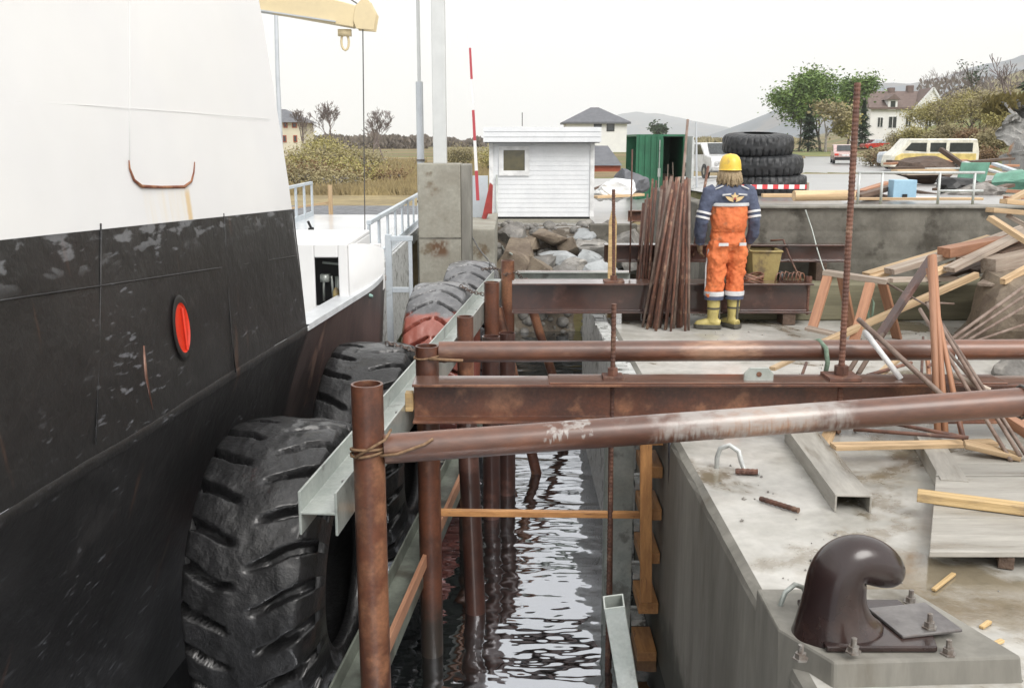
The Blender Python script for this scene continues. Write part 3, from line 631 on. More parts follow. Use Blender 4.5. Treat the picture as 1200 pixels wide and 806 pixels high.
mb = MB(); mb.tube([(A.x - 1.0, Yd, .4), (A.x - 1.0, Yd, 3.3), (A.x - .6, Yd, A.z + .02), (A.x + .02, Yd, A.z)], [.14, .13, .13, .12], 14); obj('pedestal', mb, 'cream', d, smooth=True)

# ------------------------------------------------------------------ tyre fenders
def tyre_mesh(Rr, W, nlug, groove, chevron, hole, seed, res=(640, 44), depth=.05, gw=.23, wear=1.0):
    mb = MB(); nt_, nu = res; prof = []
    for i in range(nu + 1):
        u = -1 + 2 * i / nu; prof.append((u, u * W / 2, Rr - .05 * abs(u) ** 3 - (.10 * max(0, abs(u) - .86) / .14) * 1.0))
    side = [(W * .5, Rr - .17), (W * .53, Rr - .30), (W * .50, Rr * hole + .07), (W * .46, Rr * hole), (W * .36, Rr * hole - .01), (W * .34, Rr * hole + .06), (W * .40, Rr * .78)]
    tot = nu + 1 + 2 * len(side)
    for k in range(nt_):
        th = 2 * math.pi * k / nt_; c, s = math.cos(th), math.sin(th)
        for u, x, r in prof:
            ph = th * nlug / (2 * math.pi) + chevron * abs(u) ** 1.2 + (.5 if (u < 0 and groove == 'lug') else 0) + .08 * fbm((u * 2, th * 3, seed))
            fr_ = abs((ph % 1) - .5)
            wv = gw * (.45 + .55 * abs(u)) if groove == 'lug' else gw * (.8 + .3 * abs(u))
            g_ = 1 - sst(wv * .36, wv * .5, fr_)
            if groove == 'lug': g_ *= sst(.10, .40, abs(u) + .1 * fbm((th * 2, u, seed)))
            else: g_ *= sst(.06, .12, abs(u)) * (1 - .5 * sst(.9, 1, abs(u)))
            r2 = r - depth * g_ * wear + .012 * fbm((c * 3, s * 3, u * 2 + seed), 4)
            mb.v.append((x, c * r2, s * r2))
        for x, r in side: mb.v.append((x, c * r, s * r))
        for x, r in reversed(side): mb.v.append((-x, c * r, s * r))
    for k in range(nt_):
        k2 = (k + 1) % nt_
        for i in range(tot):
            i2 = (i + 1) % tot
            mb.f.append((k*tot + i, k2*tot + i, k2*tot + i2, k*tot + i2))
    return mb
def fender(cx, cy, cz, label, material, Rr=.95, W=.72, rot=0, tilt=0, **k):
    o = obj('tyre_fender', tyre_mesh(Rr, W, **k), material, smooth=True, M=TRS((cx, cy, cz), rz=R(5.4) * -1 + tilt, rx=rot), flip=True)
    return tag(o, label, 'tyre', 'tyre fenders along the ferry')
def gbx(y): return -1.0 + (y - 4.85) * .095     # line of the guide beam
fender(gbx(6.0) - .53, 6.0, -.68, 'nearest huge worn black tyre fender below the open end of the guide beam', 'rubber', nlug=24, groove='lug', chevron=.7, hole=.52, seed=1, gw=.36, depth=.095, W=.77)
fender(gbx(8.3) - .51, 8.3, -.64, 'second black tyre fender from the front, half hidden behind the guide beam', 'rubber', nlug=24, groove='lug', chevron=.7, hole=.52, seed=5, rot=.4, gw=.30, depth=.08)
fender(gbx(11.8) - .50, 11.8, -.61, 'grey chevron tyre fender with orange red paint on its lower tread', 'rubber_painted', nlug=25, groove='chev', chevron=-.9, hole=.52, seed=9, gw=.20, depth=.13)
fender(gbx(14.3) - .48, 14.3, -.65, 'farthest grey tyre fender behind the one with red paint', 'rubber_grey', nlug=25, groove='chev', chevron=-.9, hole=.52, seed=12, rot=.15, gw=.20, depth=.13)

# ------------------------------------------------------------------ guide beams, posts, braces
def gpt(y, dx=0, z=0): return V((gbx(y) + dx, y, z))
gb = thing('guide_beam', 'galvanised steel H beam guide running along the top of the tyre fenders', 'beam', gpt(9, 0, 0))
a, b2 = gpt(4.85, 0, .118), gpt(13.7, 0, .118)
mb = MB().ext(hprof(.235, .205, .014, .012), 0, (b2 - a).length); obj('section', mb, 'galv', gb, M=frame(a, b2), bev=.003)
mb = MB()
for i in range(12):
    y = 5.3 + i * .72; M2 = Matrix.Translation(gpt(y, .02, .126))
    mb.lathe([(.0, .0), (.016, .0), (.016, .016), (0, .016)], 6, M2)
obj('bolt_row', mb, 'steel_plate', gb)
mb = MB().box(.0, .006, -.1, .1, -.1, .1, frame(a, b2) @ Matrix.Translation((-.004, 0, 0)))
lb = thing('lower_guide_beam', 'green grey lower guide beam just above the water behind the posts', 'beam', gpt(9, .05, -1.1))
a2, b3 = gpt(4.0, .05, -1.12), gpt(13.7, .05, -1.12)
mb = MB().ext(hprof(.235, .205, .014, .012), 0, (b3 - a2).length); obj('section', mb, 'galv_dark', lb, M=frame(a2, b3), bev=.003)
def post(name, y, dx, top, r, label, m='rust', bottom=-2.8, x=None):
    X = gbx(y) + dx if x is None else x
    mb = MB(); t_ = .012; n = 28
    mb.lathe([(r, bottom), (r, top), (r - t_, top), (r - t_, top - .5), (0, top - .5)], n, Matrix.Translation((X, y, 0)))
    t2 = thing(name, label, 'post', (X, y, bottom), 'rusty pipe posts along the guide beam'); obj('pipe', mb, m, t2, smooth='auto'); return V((X, y, top)), t2
P1, t1 = post('pipe_post', 5.0, .236, .77, .083, 'nearest rusty pipe post with the pipe rail lashed to it')
P2, t2 = post('pipe_post', 6.92, .200, .575, .083, 'rusty pipe post behind the left end of the front I beam')
P3, t3 = post('pipe_post', 8.9, .19, .44, .075, 'short rusty pipe post beside the red painted tyre')
P4, t4 = post('pipe_post', 11.0, .19, .46, .085, 'rusty pipe post with a slanting brace near the far end')
P5, t5 = post('pipe_post', 12.7, .20, .50, .085, 'farthest rusty pipe post with a chain around its top')
def pipe(name, a, b, r, m, label, cat='pipe', n=20, group=None, hollow=True):
    a, b = V(a), V(b); L_ = (b - a).length; Mx = frame(a, b); mb = MB(); t_ = .01
    rot = Matrix.Rotation(R(90), 4, 'Y'); 
    if hollow: mb.lathe([(r - t_, .3), (r - t_, 0), (r, 0), (r, L_), (r - t_, L_), (r - t_, L_ - .3)], n, rot)
    else: mb.lathe([(0, 0), (r, 0), (r, L_), (0, L_)], n, rot)
    o = obj(name, mb, m, smooth='auto', M=Mx); return tag(o, label, cat, group)
pipe('brace_pipe', P4 + V((.06, .05, -.30)), (.40, 11.1, -2.3), .06, 'rust', 'rusty slanting brace pipe running down into the water', 'pipe')
pipe('brace_pipe', P5 + V((.2, .05, -.25)), (.92, 12.8, -2.3), .06, 'rust', 'rusty brace pipe farther back, half hidden behind the steel beams', 'pipe')
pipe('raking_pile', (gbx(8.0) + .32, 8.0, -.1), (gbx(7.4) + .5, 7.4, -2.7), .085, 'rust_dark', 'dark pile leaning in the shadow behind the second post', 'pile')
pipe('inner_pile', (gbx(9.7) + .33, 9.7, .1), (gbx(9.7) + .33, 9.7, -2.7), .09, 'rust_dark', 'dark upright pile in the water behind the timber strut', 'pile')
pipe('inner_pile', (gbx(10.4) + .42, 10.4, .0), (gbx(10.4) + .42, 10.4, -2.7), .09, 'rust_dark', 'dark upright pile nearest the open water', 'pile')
# lower waling timbers between posts near the water
def plank(a, b, wd, h, m, label=None, cat='plank', group=None, up=(0, 0, 1), name='plank', parent=None, bev=.004):
    a, b = V(a), V(b); L_ = (b - a).length; mb = MB().box(0, L_, -wd/2, wd/2, -h/2, h/2)
    o = obj(name, mb, m, parent, M=frame(a, b, up), bev=bev)
    if label: tag(o, label, cat, group)
    return o
plank((gbx(5.0) + .17, 5.0, -1.02), (gbx(9.0) + .17, 9.0, -1.02), .03, .10, 'wood_red', 'reddish board bolted along the lower guide beam just above the water')
# lashing wire and chain
def wrap(center, r, turns, z0, z1, m, name, tube_r, parent, n=14):
    mb = MB(); pts = []
    for i in range(int(turns * n) + 1):
        an = 2 * math.pi * i / n; t_ = i / (turns * n)
        pts.append(V((center.x + r * math.cos(an), center.y + r * math.sin(an), z0 + (z1 - z0) * t_ + .01 * math.sin(an * 1.3))))
    mb.tube(pts, tube_r, 6); return obj(name, mb, m, parent, smooth=True)
wrap(P1, .094, 2.2, .39, .44, 'rope_tan', 'lashing_wire', .008, t1)
mb = MB(); mb.tube([P1 + V((.07, -.09, -.36)), P1 + V((.16, -.09, -.35)), P1 + V((.3, -.08, -.30)), P1 + V((.34, -.05, -.28))], .008, 6); mb.tube([P1 + V((-.06, -.09, -.37)), P1 + V((.10, -.10, -.27)), P1 + V((.12, -.02, -.24))], .008, 6); obj('lashing_wire', mb, 'rope_tan', t1, smooth=True)
wrap(P2, .092, 1.3, .50, .50, 'rope_tan', 'lashing_wire', .007, t2)
mb = MB(); mb.tube([P2 + V((.02, -.092, -.075)), P2 + V((.14, -.10, -.08)), P2 + V((.26, -.10, -.085))], .011, 6); obj('lashing_wire', mb, 'rope_tan', t2, smooth=True)
def chain(name, pts, label, link=.035, r=.006):
    mb = MB(); pts = [V(p) for p in pts]; segs = []
    for a, b in zip(pts, pts[1:]):
        n = max(1, int((b - a).length / link)); segs += [(a + (b - a) * (i / n), a + (b - a) * ((i + 1) / n)) for i in range(n)]
    for k, (a, b) in enumerate(segs):
        Mx = frame(a - (b - a) * .2, b + (b - a) * .2, (0, 0, 1) if k % 2 else (0, 1, .2)); L_ = (b - a).length * 1.4
        mb.tube([Mx @ V((L_/2 + L_/2*math.cos(t), .35*L_*math.sin(t), 0)) for t in [2*math.pi*i/8 for i in range(9)]], r, 5, cap=False)
    return tag(obj(name, mb, 'chain', smooth=True), label, 'chain')
chain('chain', [gpt(8.3, -.40, .315), gpt(8.2, -.2, .29), gpt(8.1, 0, .25), gpt(8.0, .14, .26), gpt(7.9, .16, .24)], 'chain from the second tyre over the guide beam')
chain('chain', [gpt(11.6, -.25, .33), gpt(11.5, -.1, .27), gpt(11.4, .05, .26)], 'short chain lying across the beam by the red painted tyre')
chain('chain', [gpt(13.2, -.2, .32), gpt(13.0, 0, .36), gpt(12.8, .11, .36), gpt(12.6, .18, .33), P5 + V((.1, -.02, -.14)), P5 + V((.17, .05, -.22)), (.16, 12.9, .1)], 'chain looped round the farthest post')
mb = MB(); mb.tube([P(552, 275, 17.2), P(560, 290, 16), P(572, 305, 14.8), P(577, 312, 13.6)], .012, 6); tag(obj('mooring_wire', mb, 'cable_grey'), 'thin wire from the concrete pillar down to the beam end', 'wire')

# ------------------------------------------------------------------ steel across the slot
def ibeam(name, a, b, bw, h, m, label, prof=ihprof, tf=.018, tw=.012, cat='beam', bev=.003):
    a, b = V(a), V(b); t_ = thing(name, label, cat, (a + b) / 2 - V((0, 0, h / 2)))
    mb = MB().ext(prof(bw, h, tf, tw), 0, (b - a).length); obj('section', mb, m, t_, M=frame(a, b), bev=bev); return t_
YB2 = 6.66
fb = ibeam('steel_beam', (P(483, 470, YB2 - .13).x, YB2, .25), (4.3, YB2, .25), .26, .275, 'rust', 'long rusty I beam across the slot in front, with a threaded bar standing on it')
mb = MB().box(P(643, 450, YB2).x, 3.35, YB2 - .125, YB2 + .125, .3885, .400); obj('top_plate', mb, 'rust_pipe', fb, bev=.003)
mb = MB()
for x in (1.25, 3.6): mb.box(x, x + .2, YB2 - .12, YB2 + .12, .003, .111)
obj('packing_block', mb, 'wood_dark', fb)
YB1 = 10.95
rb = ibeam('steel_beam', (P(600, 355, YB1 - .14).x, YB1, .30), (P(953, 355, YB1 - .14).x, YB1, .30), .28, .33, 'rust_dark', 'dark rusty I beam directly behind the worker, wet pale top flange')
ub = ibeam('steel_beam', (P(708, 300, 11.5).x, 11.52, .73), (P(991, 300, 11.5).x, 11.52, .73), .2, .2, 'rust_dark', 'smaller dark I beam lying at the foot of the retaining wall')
for x in (P(760, 300, 11.5).x, 2.9, P(960, 300, 11.5).x):
    z0 = .421 if x > 2.3 else .003
    plank((x, 11.38, (z0 + .628) / 2), (x, 11.68, (z0 + .628) / 2), .12, .628 - z0, 'wood_dark', None, name='packing_block', parent=ub)
cpl = thing('cover_plate', 'pale wet steel plate lying level behind the dark beam at the worker', 'plate', (1.2, 11.0, .4))
obj('plate', MB().box(P(603, 340, 11.0).x, 2.28, YB1 + .145, 11.30, .425, .452), 'galv_light', cpl, bev=.004)
obj('rain_film', MB().box(P(604, 340, 11.0).x, 2.27, YB1 + .15, 11.29, .4525, .4538), 'rain_film', cpl)
obj('packing_block', MB().box(1.25, 1.45, YB1 + .16, 11.2, .003, .424), 'wood_dark', cpl)
for x in (P(800, 300, 10.8).x, P(930, 300, 10.8).x):
    plank((x, YB1 - .12, .068), (x, YB1 + .12, .068), .14, .128, 'wood_dark', name='packing_block', parent=rb)
ch = thing('cross_channel', 'pale galvanised channel with bolt holes across the far end of the slot', 'beam', (.8, 13.55, 0))
a, b2 = P(604, 329, 13.5), P(738, 329, 13.5); a.z = b2.z = .125
mb = MB().ext(ihprof(.2, .26, .014, .012), 0, (b2 - a).length); obj('section', mb, 'galv', ch, M=frame(a, b2), bev=.003)
mb = MB()
for i in range(6):
    p = a + (b2 - a) * ((i + .5) / 6); mb.lathe([(.0, .0), (.014, .0), (.014, .008), (0, .008)], 8, TRS(p + V((0, -.006, 0)), rx=R(90)))
obj('bolt_hole', mb, 'hole_dark', ch)
for par, a_, b_, y_, z_, w_ in ((fb, P(484, 470, YB2 - .13).x, P(642, 450, YB2).x, YB2, .3892, .25), (fb, P(644, 450, YB2).x, 3.34, YB2, .4018, .24), (fb, 3.36, 4.29, YB2, .3892, .25), (rb, P(601, 355, YB1 - .14).x, P(952, 355, YB1 - .14).x, YB1, .467, .275)):
    obj('rain_film', MB().box(a_, b_, y_ - w_ / 2, y_ + w_ / 2, z_ - .0012, z_), 'rain_film', par)
obj('rain_film', MB().box(P(605, 329, 13.5).x, P(737, 329, 13.5).x, 13.41, 13.59, .2562, .2575), 'rain_film', ch)
# two pipes laid across
pa = pipe('cross_pipe', (P2.x + .083, 6.95, .525), (4.6, 7.0, .535), .075, 'rust_pipe', 'level rusty pipe behind the front I beam, lashed to the second post')
pb0, pb1 = P(451, 526, 5.0), P(1290, 464, 5.28)
def lerp(a, b, t): return V(a) + (V(b) - V(a)) * t
tb = (P(772, 505, 5.1).x - pb0.x) / (pb1.x - pb0.x); tc2 = (P(970, 480, 5.15).x - pb0.x) / (pb1.x - pb0.x)
bt = thing('cross_pipe', 'front rusty pipe rising to the right, middle length smeared with white paint', 'pipe', pb0)
def seg(t0, t1, m, r, nm):
    a, b = lerp(pb0, pb1, t0), lerp(pb0, pb1, t1); L_ = (b - a).length
    mb = MB().lathe([(r - .012, .2), (r - .012, 0), (r, 0)] + [(r, L_ * k / 6) for k in range(1, 7)] + [(r - .012, L_), (r - .012, L_ - .2)], 28, Matrix.Rotation(R(90), 4, 'Y'))
    return obj(nm, mb, m, bt, smooth='auto', M=frame(a, b))
seg(0, 1, 'rust_front_pipe' if 'rust_front_pipe' in M_ else 'rust_pipe', .079, 'pipe')
# white smear as part of the pipe's own paint
m = M_['rust_pipe'].copy(); m.name = 'rust_front_pipe'; M_['rust_front_pipe'] = m
Lb = (pb1 - pb0).length
def smear(t):
    o3 = oxyz(t); x = mth(t, 'ADD', o3[0], mth(t, 'MULTIPLY', mth(t, 'SUBTRACT', onoise(t, 7, (1, 1, 1), 8), .5), .9))
    a = mth(t, 'MULTIPLY', mrange(t, x, Lb * tb - .16, Lb * tb + .14), mrange(t, x, Lb * tc2 + .16, Lb * tc2 - .14))
    zc = mth(t, 'ADD', o3[2], mth(t, 'MULTIPLY', mth(t, 'SUBTRACT', onoise(t, 14, (3, 1, .5), 8), .5), .30))
    a = mth(t, 'MULTIPLY', a, mrange(t, zc, -.075, .02))
    s = mth(t, 'MULTIPLY', mrange(t, mth(t, 'ABSOLUTE', mth(t, 'SUBTRACT', x, Lb * .238)), .02, .07, 1, 0), mrange(t, zc, .0, .03))
    return mth(t, 'MULTIPLY', mth(t, 'MULTIPLY', mth(t, 'MAXIMUM', a, s), mrange(t, onoise(t, 26, (.5, 1, 1), 5), .25, .6, .45, 1)), .8)
extra_layer(m, (.34, .32, .30), smear)
bpy.data.objects[[c for c in bt.children][0].name].data.materials[0] = m
mb = MB(); e = lerp(pb0, pb1, .885); ax = (pb1 - pb0).normalized()
mb.tube([e + V((0, -.09 * math.cos(t), .09 * math.sin(t))) for t in [2*math.pi*k/14 for k in range(15)]], .008, 6); mb.tube([e + V((.02, -.09, 0)), e + V((.025, -.09, .14))], .008, 6); obj('lashing_wire', mb, 'cable_grey', bt, smooth=True)
sup = plank((pb1.x + .02, 5.26, .003), (pb1.x + .02, 5.26, pb1.z - .085), .12, .1, 'wood_dark', 'dark timber prop under the right end of the front pipe', 'post', name='timber_prop')
# yellow wood wedge at the beam end
plank((P(475, 472, 6.6).x, 6.62, .25), (P(484, 472, 6.6).x, 6.62, .25), .08, .13, 'wood_yellow', 'small yellow wood block wedged at the left end of the front I beam', 'block', name='wood_wedge')
# threaded bars
def rod(name, a, b, r, label, m='rebar', nutz=(), ribs=True, cat='rod', group=None, plate=None):
    a, b = V(a), V(b); L_ = (b - a).length; mb = MB(); n = max(2, int(L_ / .014)) if ribs else 2; prof = []
    for i in range(n + 1): prof.append((r * (1 if i % 2 else .86) if ribs else r, L_ * i / n))
    mb.lathe([(0, 0)] + prof + [(0, L_)], 9, Matrix.Rotation(R(90), 4, 'Y'))
    o = obj(name, mb, m, M=frame(a, b), smooth=not ribs); tag(o, label, cat, group)
    for s in nutz:
        mb = MB().lathe([(r * .9, s - .03), (r * 2.1, s - .03), (r * 2.1, s + .03), (r * .9, s + .03)], 6, Matrix.Rotation(R(90), 4, 'Y')); obj('nut', mb, m, o, M=WM[o.name])
    if plate:
        s, w_ = plate; mb = MB().box(s - .012, s + .012, -w_/2, w_/2, -w_/2, w_/2); obj('washer_plate', mb, m, o, M=WM[o.name], bev=.003)
    return o
tr = rod('threaded_bar', (P(986, 446, 6.66).x, 6.66, .01), P(1005, 97, 6.66), .023, 'tall thick threaded bar standing upright on the front I beam', nutz=(.45,), plate=(.405, .22))
rod('threaded_bar', (P(719, 440, 6.66).x, 6.66, -2.6), P(719.5, 356, 6.66), .018, 'thin threaded bar through the front I beam, hanging down to the water', nutz=(3.045,), plate=(3.013, .14))
rod('threaded_bar', (P(719, 340, YB1).x, YB1, .46), P(719, 222, YB1), .02, 'short threaded bar standing on the beam left of the rebar bundle', nutz=(.05,), plate=(.018, .22))
rod('threaded_bar', P(715, 800, 6.95) - V((0, 0, .5)), P(716, 500, 6.95), .02, 'rusty bar hanging beside the grey steel pile down into the water', ribs=False)
sx_, st_ = P(718, 270, 11.3).x, P(717, 246, 11.3).z; mb = MB(); mb.ext([(-.045, 0), (.045, 0), (.045, st_ - .14), (.012, st_), (-.012, st_), (-.045, st_ - .14)], -.02, .02, Matrix.Translation((sx_, 11.3, .003)) @ Matrix.Rotation(R(90), 4, 'Z')); tag(obj('wooden_stake', mb, 'wood_yellow', bev=.003), 'pointed yellow stake upright behind the short threaded bar', 'stake')
lp = thing('lifting_plate', 'grey plate with a round hole standing on the front I beam', 'plate', P(889, 447, 7.0))
mb = MB(); c = P(889, 441, 6.6); c.z = .401
mb.ext([(-.1, 0), (.1, 0), (.1, .05), (.06, .09), (-.06, .09), (-.1, .05)], -.01, .01, Matrix.Translation(c) @ Matrix.Rotation(R(90), 4, 'Z')); obj('plate', mb, 'galv', lp, bev=.003)
mb = MB().lathe([(0, 0), (.018, 0), (.018, .004), (0, .004)], 12, TRS(c + V((.0, -.0105, .045)), rx=R(90))); obj('hole', mb, 'rust', lp)
# H pile and timber packing by the quay wall
hp = ibeam('steel_pile', (.82, 7.3, -2.8), (.82, 7.3, -.0), .21, .20, 'galv', 'grey galvanised steel pile standing in the water beside the quay wall', cat='pile')
hp.children[0].matrix_basis = frame((.82, 7.3, -2.8), (.82, 7.3, -.01), (0, 1, 0)) 
plank(P(757, 705, 6.72), P(757, 505, 6.72), .085, .03, 'wood_orange', 'long upright orange board in front of the stacked timber blocks', 'plank', up=(0, 1, 0), name='upright_board')
for k, py in enumerate((503, 540, 588, 640, 698, 755, 812)):
    c = P(769, py, 6.9); zc = c.z
    yo = random.uniform(-.03, .03)
    plank((1.005, 6.80 + yo, zc - .05), (1.005, 7.18 + yo, zc - .04), .145, .085, 'wood_orange', 'orange timber block wedged in the ladder of blocks against the quay wall', 'block', 'timber blocks against the quay wall', name='timber_block')
    plank((.99, 7.2 + yo, zc + .02), (.99, 7.45 + yo, zc + .02), .11, .05, 'galv_speck', 'grey spacer behind the orange timber blocks by the quay wall', 'block', 'grey spacers behind the timber blocks', name='grey_spacer')
mb = MB(); mb.tube([P(785, 508, 6.6), P(786, 600, 6.6), P(784, 700, 6.6), P(783, 830, 6.6)], .014, 8); tag(obj('hanging_cable', mb, 'cable_black', smooth=True), 'black cable hanging down the quay wall beside the timber blocks', 'cable')
plank(P(509, 600, 6.95), P(752, 603, 6.95), .05, .045, 'wood_orange', 'thin orange timber strut spanning the water between post and pile', 'strut', name='timber_strut')
# open-ended square tube leaning at the bottom
a = P(719, 704, 4.15); b2 = P(752, 900, 4.35); mb = MB(); L_ = (b2 - a).length; s_ = .047; ti = .039
vs_ = []
for x, q in ((0, s_), (L_ * 2.4, s_), (L_ * 2.4, ti), (0, ti)): vs_ += [(x, -q, -q), (x, q, -q), (x, q, q), (x, -q, q)]
fs_ = [(r*4+i, r*4+(i+1) % 4, ((r+1) % 4)*4+(i+1) % 4, ((r+1) % 4)*4+i) for r in range(4) for i in range(4)]
mb.add(vs_, fs_); tag(obj('square_tube', mb, 'galv', M=frame(a, b2, (0, 1, .3)), bev=.003), 'open ended grey square steel tube leaning over the water in front', 'tube')

# ------------------------------------------------------------------ bollard
bl = thing('mooring_bollard', 'dark brown glossy hook shaped mooring bollard bolted to a plinth', 'bollard', (1.36, 3.6, .1))
BY = 3.62; S = 1 / 2.727
def bp(cx, cy, y=BY): return P(760 + cx * S, 580 + cy * S, y)
secs = [(600, 452, 168, 126), (596, 428, 142, 114), (592, 395, 120, 104), (592, 350, 103, 97), (596, 305, 94, 93), (603, 262, 94, 92), (622, 225, 92, 88), (655, 203, 84, 82), (695, 204, 78, 76), (733, 220, 72, 70), (763, 240, 63, 62), (787, 258, 46, 46), (800, 268, 28, 28), (806, 273, 8, 8)]
mb = MB(); px_m = 3.95 / 1167 * S
path = [bp(a, b) for a, b, _, _ in secs]
mb.tube(path, [(hw * px_m * 1.0, hd * px_m) for _, _, hw, hd in secs], 28, up=(1, 0, 0))
o = obj('hook', mb, 'bollard_paint', bl, smooth=True); sm = o.modifiers.new('s', 'SUBSURF'); sm.levels = sm.render_levels = 2
fl = P(985, 772, BY); bz = .115
# plinth: concrete block with recess
pz = thing('bollard_plinth', 'pale concrete plinth block under the bollard at the quay corner', 'plinth', (1.4, 3.5, 0))
mb = MB(); tp = [PZ(903, 745, .10), PZ(925, 695, .10), PZ(1048, 700, .10), PZ(1152, 786, .10), PZ(945, 800, .10)]
tp = [V((1.06, 4.02, .1)), V((1.72, 4.02, .1)), V((1.92, 3.44, .1)), V((1.20, 3.40, .1)), V((1.06, 3.66, .1))]
bt_ = [V((p.x + (.06 if p.x > 1.5 else 0), p.y - (.08 if p.y < 3.7 else 0), -.45)) for p in tp]
mb.add([tuple(p) for p in tp + bt_], [(0, 1, 2, 3, 4)[::-1]] + [(i, (i + 1) % 5, 5 + (i + 1) % 5, 5 + i) for i in range(5)])
obj('block', mb, 'wall_concrete', pz, bev=.012)
mb = MB(); mb.ext([(-.21, -.2), (.21, -.2), (.26, 0), (.21, .2), (-.21, .2)], .103, .128, Matrix.Translation((1.37, 3.68, 0)) @ Matrix.Rotation(R(-90), 4, 'Y') @ Matrix.Scale(-1, 4, (0, 0, 1)) if False else Matrix(((0, 1, 0, 1.40), (0, 0, 1, 3.66), (1, 0, 0, 0), (0, 0, 0, 1))))
obj('base_plate', mb, 'bollard_paint', bl, bev=.006)
mb = MB().box(-.13, .13, -.12, .12, .1285, .142, TRS((1.60, 3.66, 0), rz=R(12))); obj('side_plate', mb, 'steel_plate', bl, bev=.004)
for px, py in ((1000, 764), (1067, 706), (1089, 735), (1111, 766), (938, 772)):
    q = PZ(px, py, .128 if px in (1000,) else (.143 if px == 1089 else .1)); mb = MB(); mb.lathe([(0, 0), (.030, 0), (.030, .006), (.021, .006), (.021, .026), (.0, .026)], 6, Matrix.Translation(q)); mb.lathe([(.011, .026), (.011, .058), (0, .06)], 8, Matrix.Translation(q))
    obj('anchor_bolt', mb, 'bolt_steel', bl)
for pts in (((1040, 748), (1080, 752)), ((1060, 738), (1090, 738))):
    pass
mb = MB(); q0, q1 = PZ(913, 735, .0), PZ(944, 722, .0)
mb.tube([q0 - V((0, 0, .05)), q0 + V((0, 0, .1)), lerp(q0, q1, .15) + V((0, 0, .15)), lerp(q0, q1, .5) + V((0, 0, .17)), lerp(q0, q1, .85) + V((0, 0, .14)), q1 + V((0, 0, .09)), q1 - V((0, 0, .05))], .011, 8)
tag(obj('lifting_eye', mb, 'galv', smooth=True), 'bent steel lifting loop in the concrete left of the bollard', 'loop')

# ------------------------------------------------------------------ things lying on the near quay
def onz(px, py, z=.0): return PZ(px, py, z)
q0, q1 = onz(840, 548), onz(868, 553)
mb = MB(); hgt = .16; mb.tube([q0 - V((0, 0, .05)), q0 + V((0, 0, .07)), lerp(q0, q1, .12) + V((0, 0, hgt - .03)), lerp(q0, q1, .5) + V((0, 0, hgt)), lerp(q0, q1, .88) + V((0, 0, hgt - .03)), q1 + V((0, 0, .07)), q1 + V((.02, -.02, .012)), q1 + V((.1, -.06, .012))], .016, 9)
tag(obj('lifting_eye', mb, 'galv_light', smooth=True), 'pale U shaped lifting loop sticking up from the quay near its edge', 'loop')
rod('rebar_offcut', onz(862, 552, .022), onz(888, 553, .022), .02, 'short fat bolt lying beside the U shaped loop')
rod('rebar_offcut', onz(891, 584, .016), onz(936, 598, .016), .016, 'short rusty ribbed bar lying alone on the near quay')
def channel(a, b, bw, h, label, m='shutter_board', t=.012):
    a, b = V(a), V(b); mb = MB().ext(uprof(bw, h, t), 0, (b - a).length); t_ = thing('steel_channel', label, 'channel', a); obj('section', mb, m, t_, M=frame(a, b), bev=.003); return t_
channel(onz(937, 508, .052), onz(1000, 590, .052), .20, .10, 'mud splashed steel channel lying on the near quay')
channel(onz(1085, 515, .052), onz(1118, 572, .052), .15, .10, 'second steel channel half hidden under the long plank')
def deckplank(p0, p1, wd, h, m, label, z=.0, cat='plank', group=None, z1=None, name='plank'):
    a, b = PZ(*p0, z + h / 2), PZ(*p1, (z if z1 is None else z1) + h / 2); return plank(a, b, wd, h, m, label, cat, group, name=name)
deckplank((976, 523), (1166, 519), .10, .03, 'wood_new', 'long yellow plank lying behind the steel channel on the quay', z=.10)
deckplank((1075, 580), (1215, 598), .085, .05, 'wood_yellow', 'yellow squared timber lying across the grey form boards', z=.104)
deckplank((958, 540), (980, 488), .08, .03, 'wood_new', 'short light board sticking out behind the steel channel', z=.003)
fbd = thing('form_board', 'large grey form board lying flat on the quay at the right edge', 'board', onz(1160, 580))
for i in range(7):
    y_ = 4.52 + i * .218; xl = 2.02 + .097 * i; zz_ = .083 + random.uniform(-.004, .004); mb = MB()
    mb.add([(xl - .047, y_ - .106, zz_ - .015), (4.4, y_ - .106, zz_ - .015), (4.4, y_ + .106, zz_ - .015), (xl + .047, y_ + .106, zz_ - .015), (xl - .047, y_ - .106, zz_ + .015), (4.4, y_ - .106, zz_ + .015), (4.4, y_ + .106, zz_ + .015), (xl + .047, y_ + .106, zz_ + .015)], [(0,3,2,1),(4,5,6,7),(0,1,5,4),(1,2,6,5),(2,3,7,6),(3,0,4,7)])
    obj('board', mb, 'shutter_board', fbd, bev=.004)
for x_ in (2.35, 3.4): plank((x_, 4.43, .034), (x_ + .55, 5.9, .034), .07, .062, 'wood_dark', name='batten', parent=fbd)
for k, (p0, p1, l) in enumerate((((1094, 691), (1118, 672), 'thin yellow wood scrap right of the bollard hook'), ((1147, 762), (1175, 750), 'small wood scrap at the lower right of the bollard'), ((1150, 735), (1160, 728), 'tiny wood chip near the lower right corner of the quay'))):
    deckplank(p0, p1, .022, .014, 'wood_yellow', l, z=.004, cat='wood scrap', name='wood_scrap')
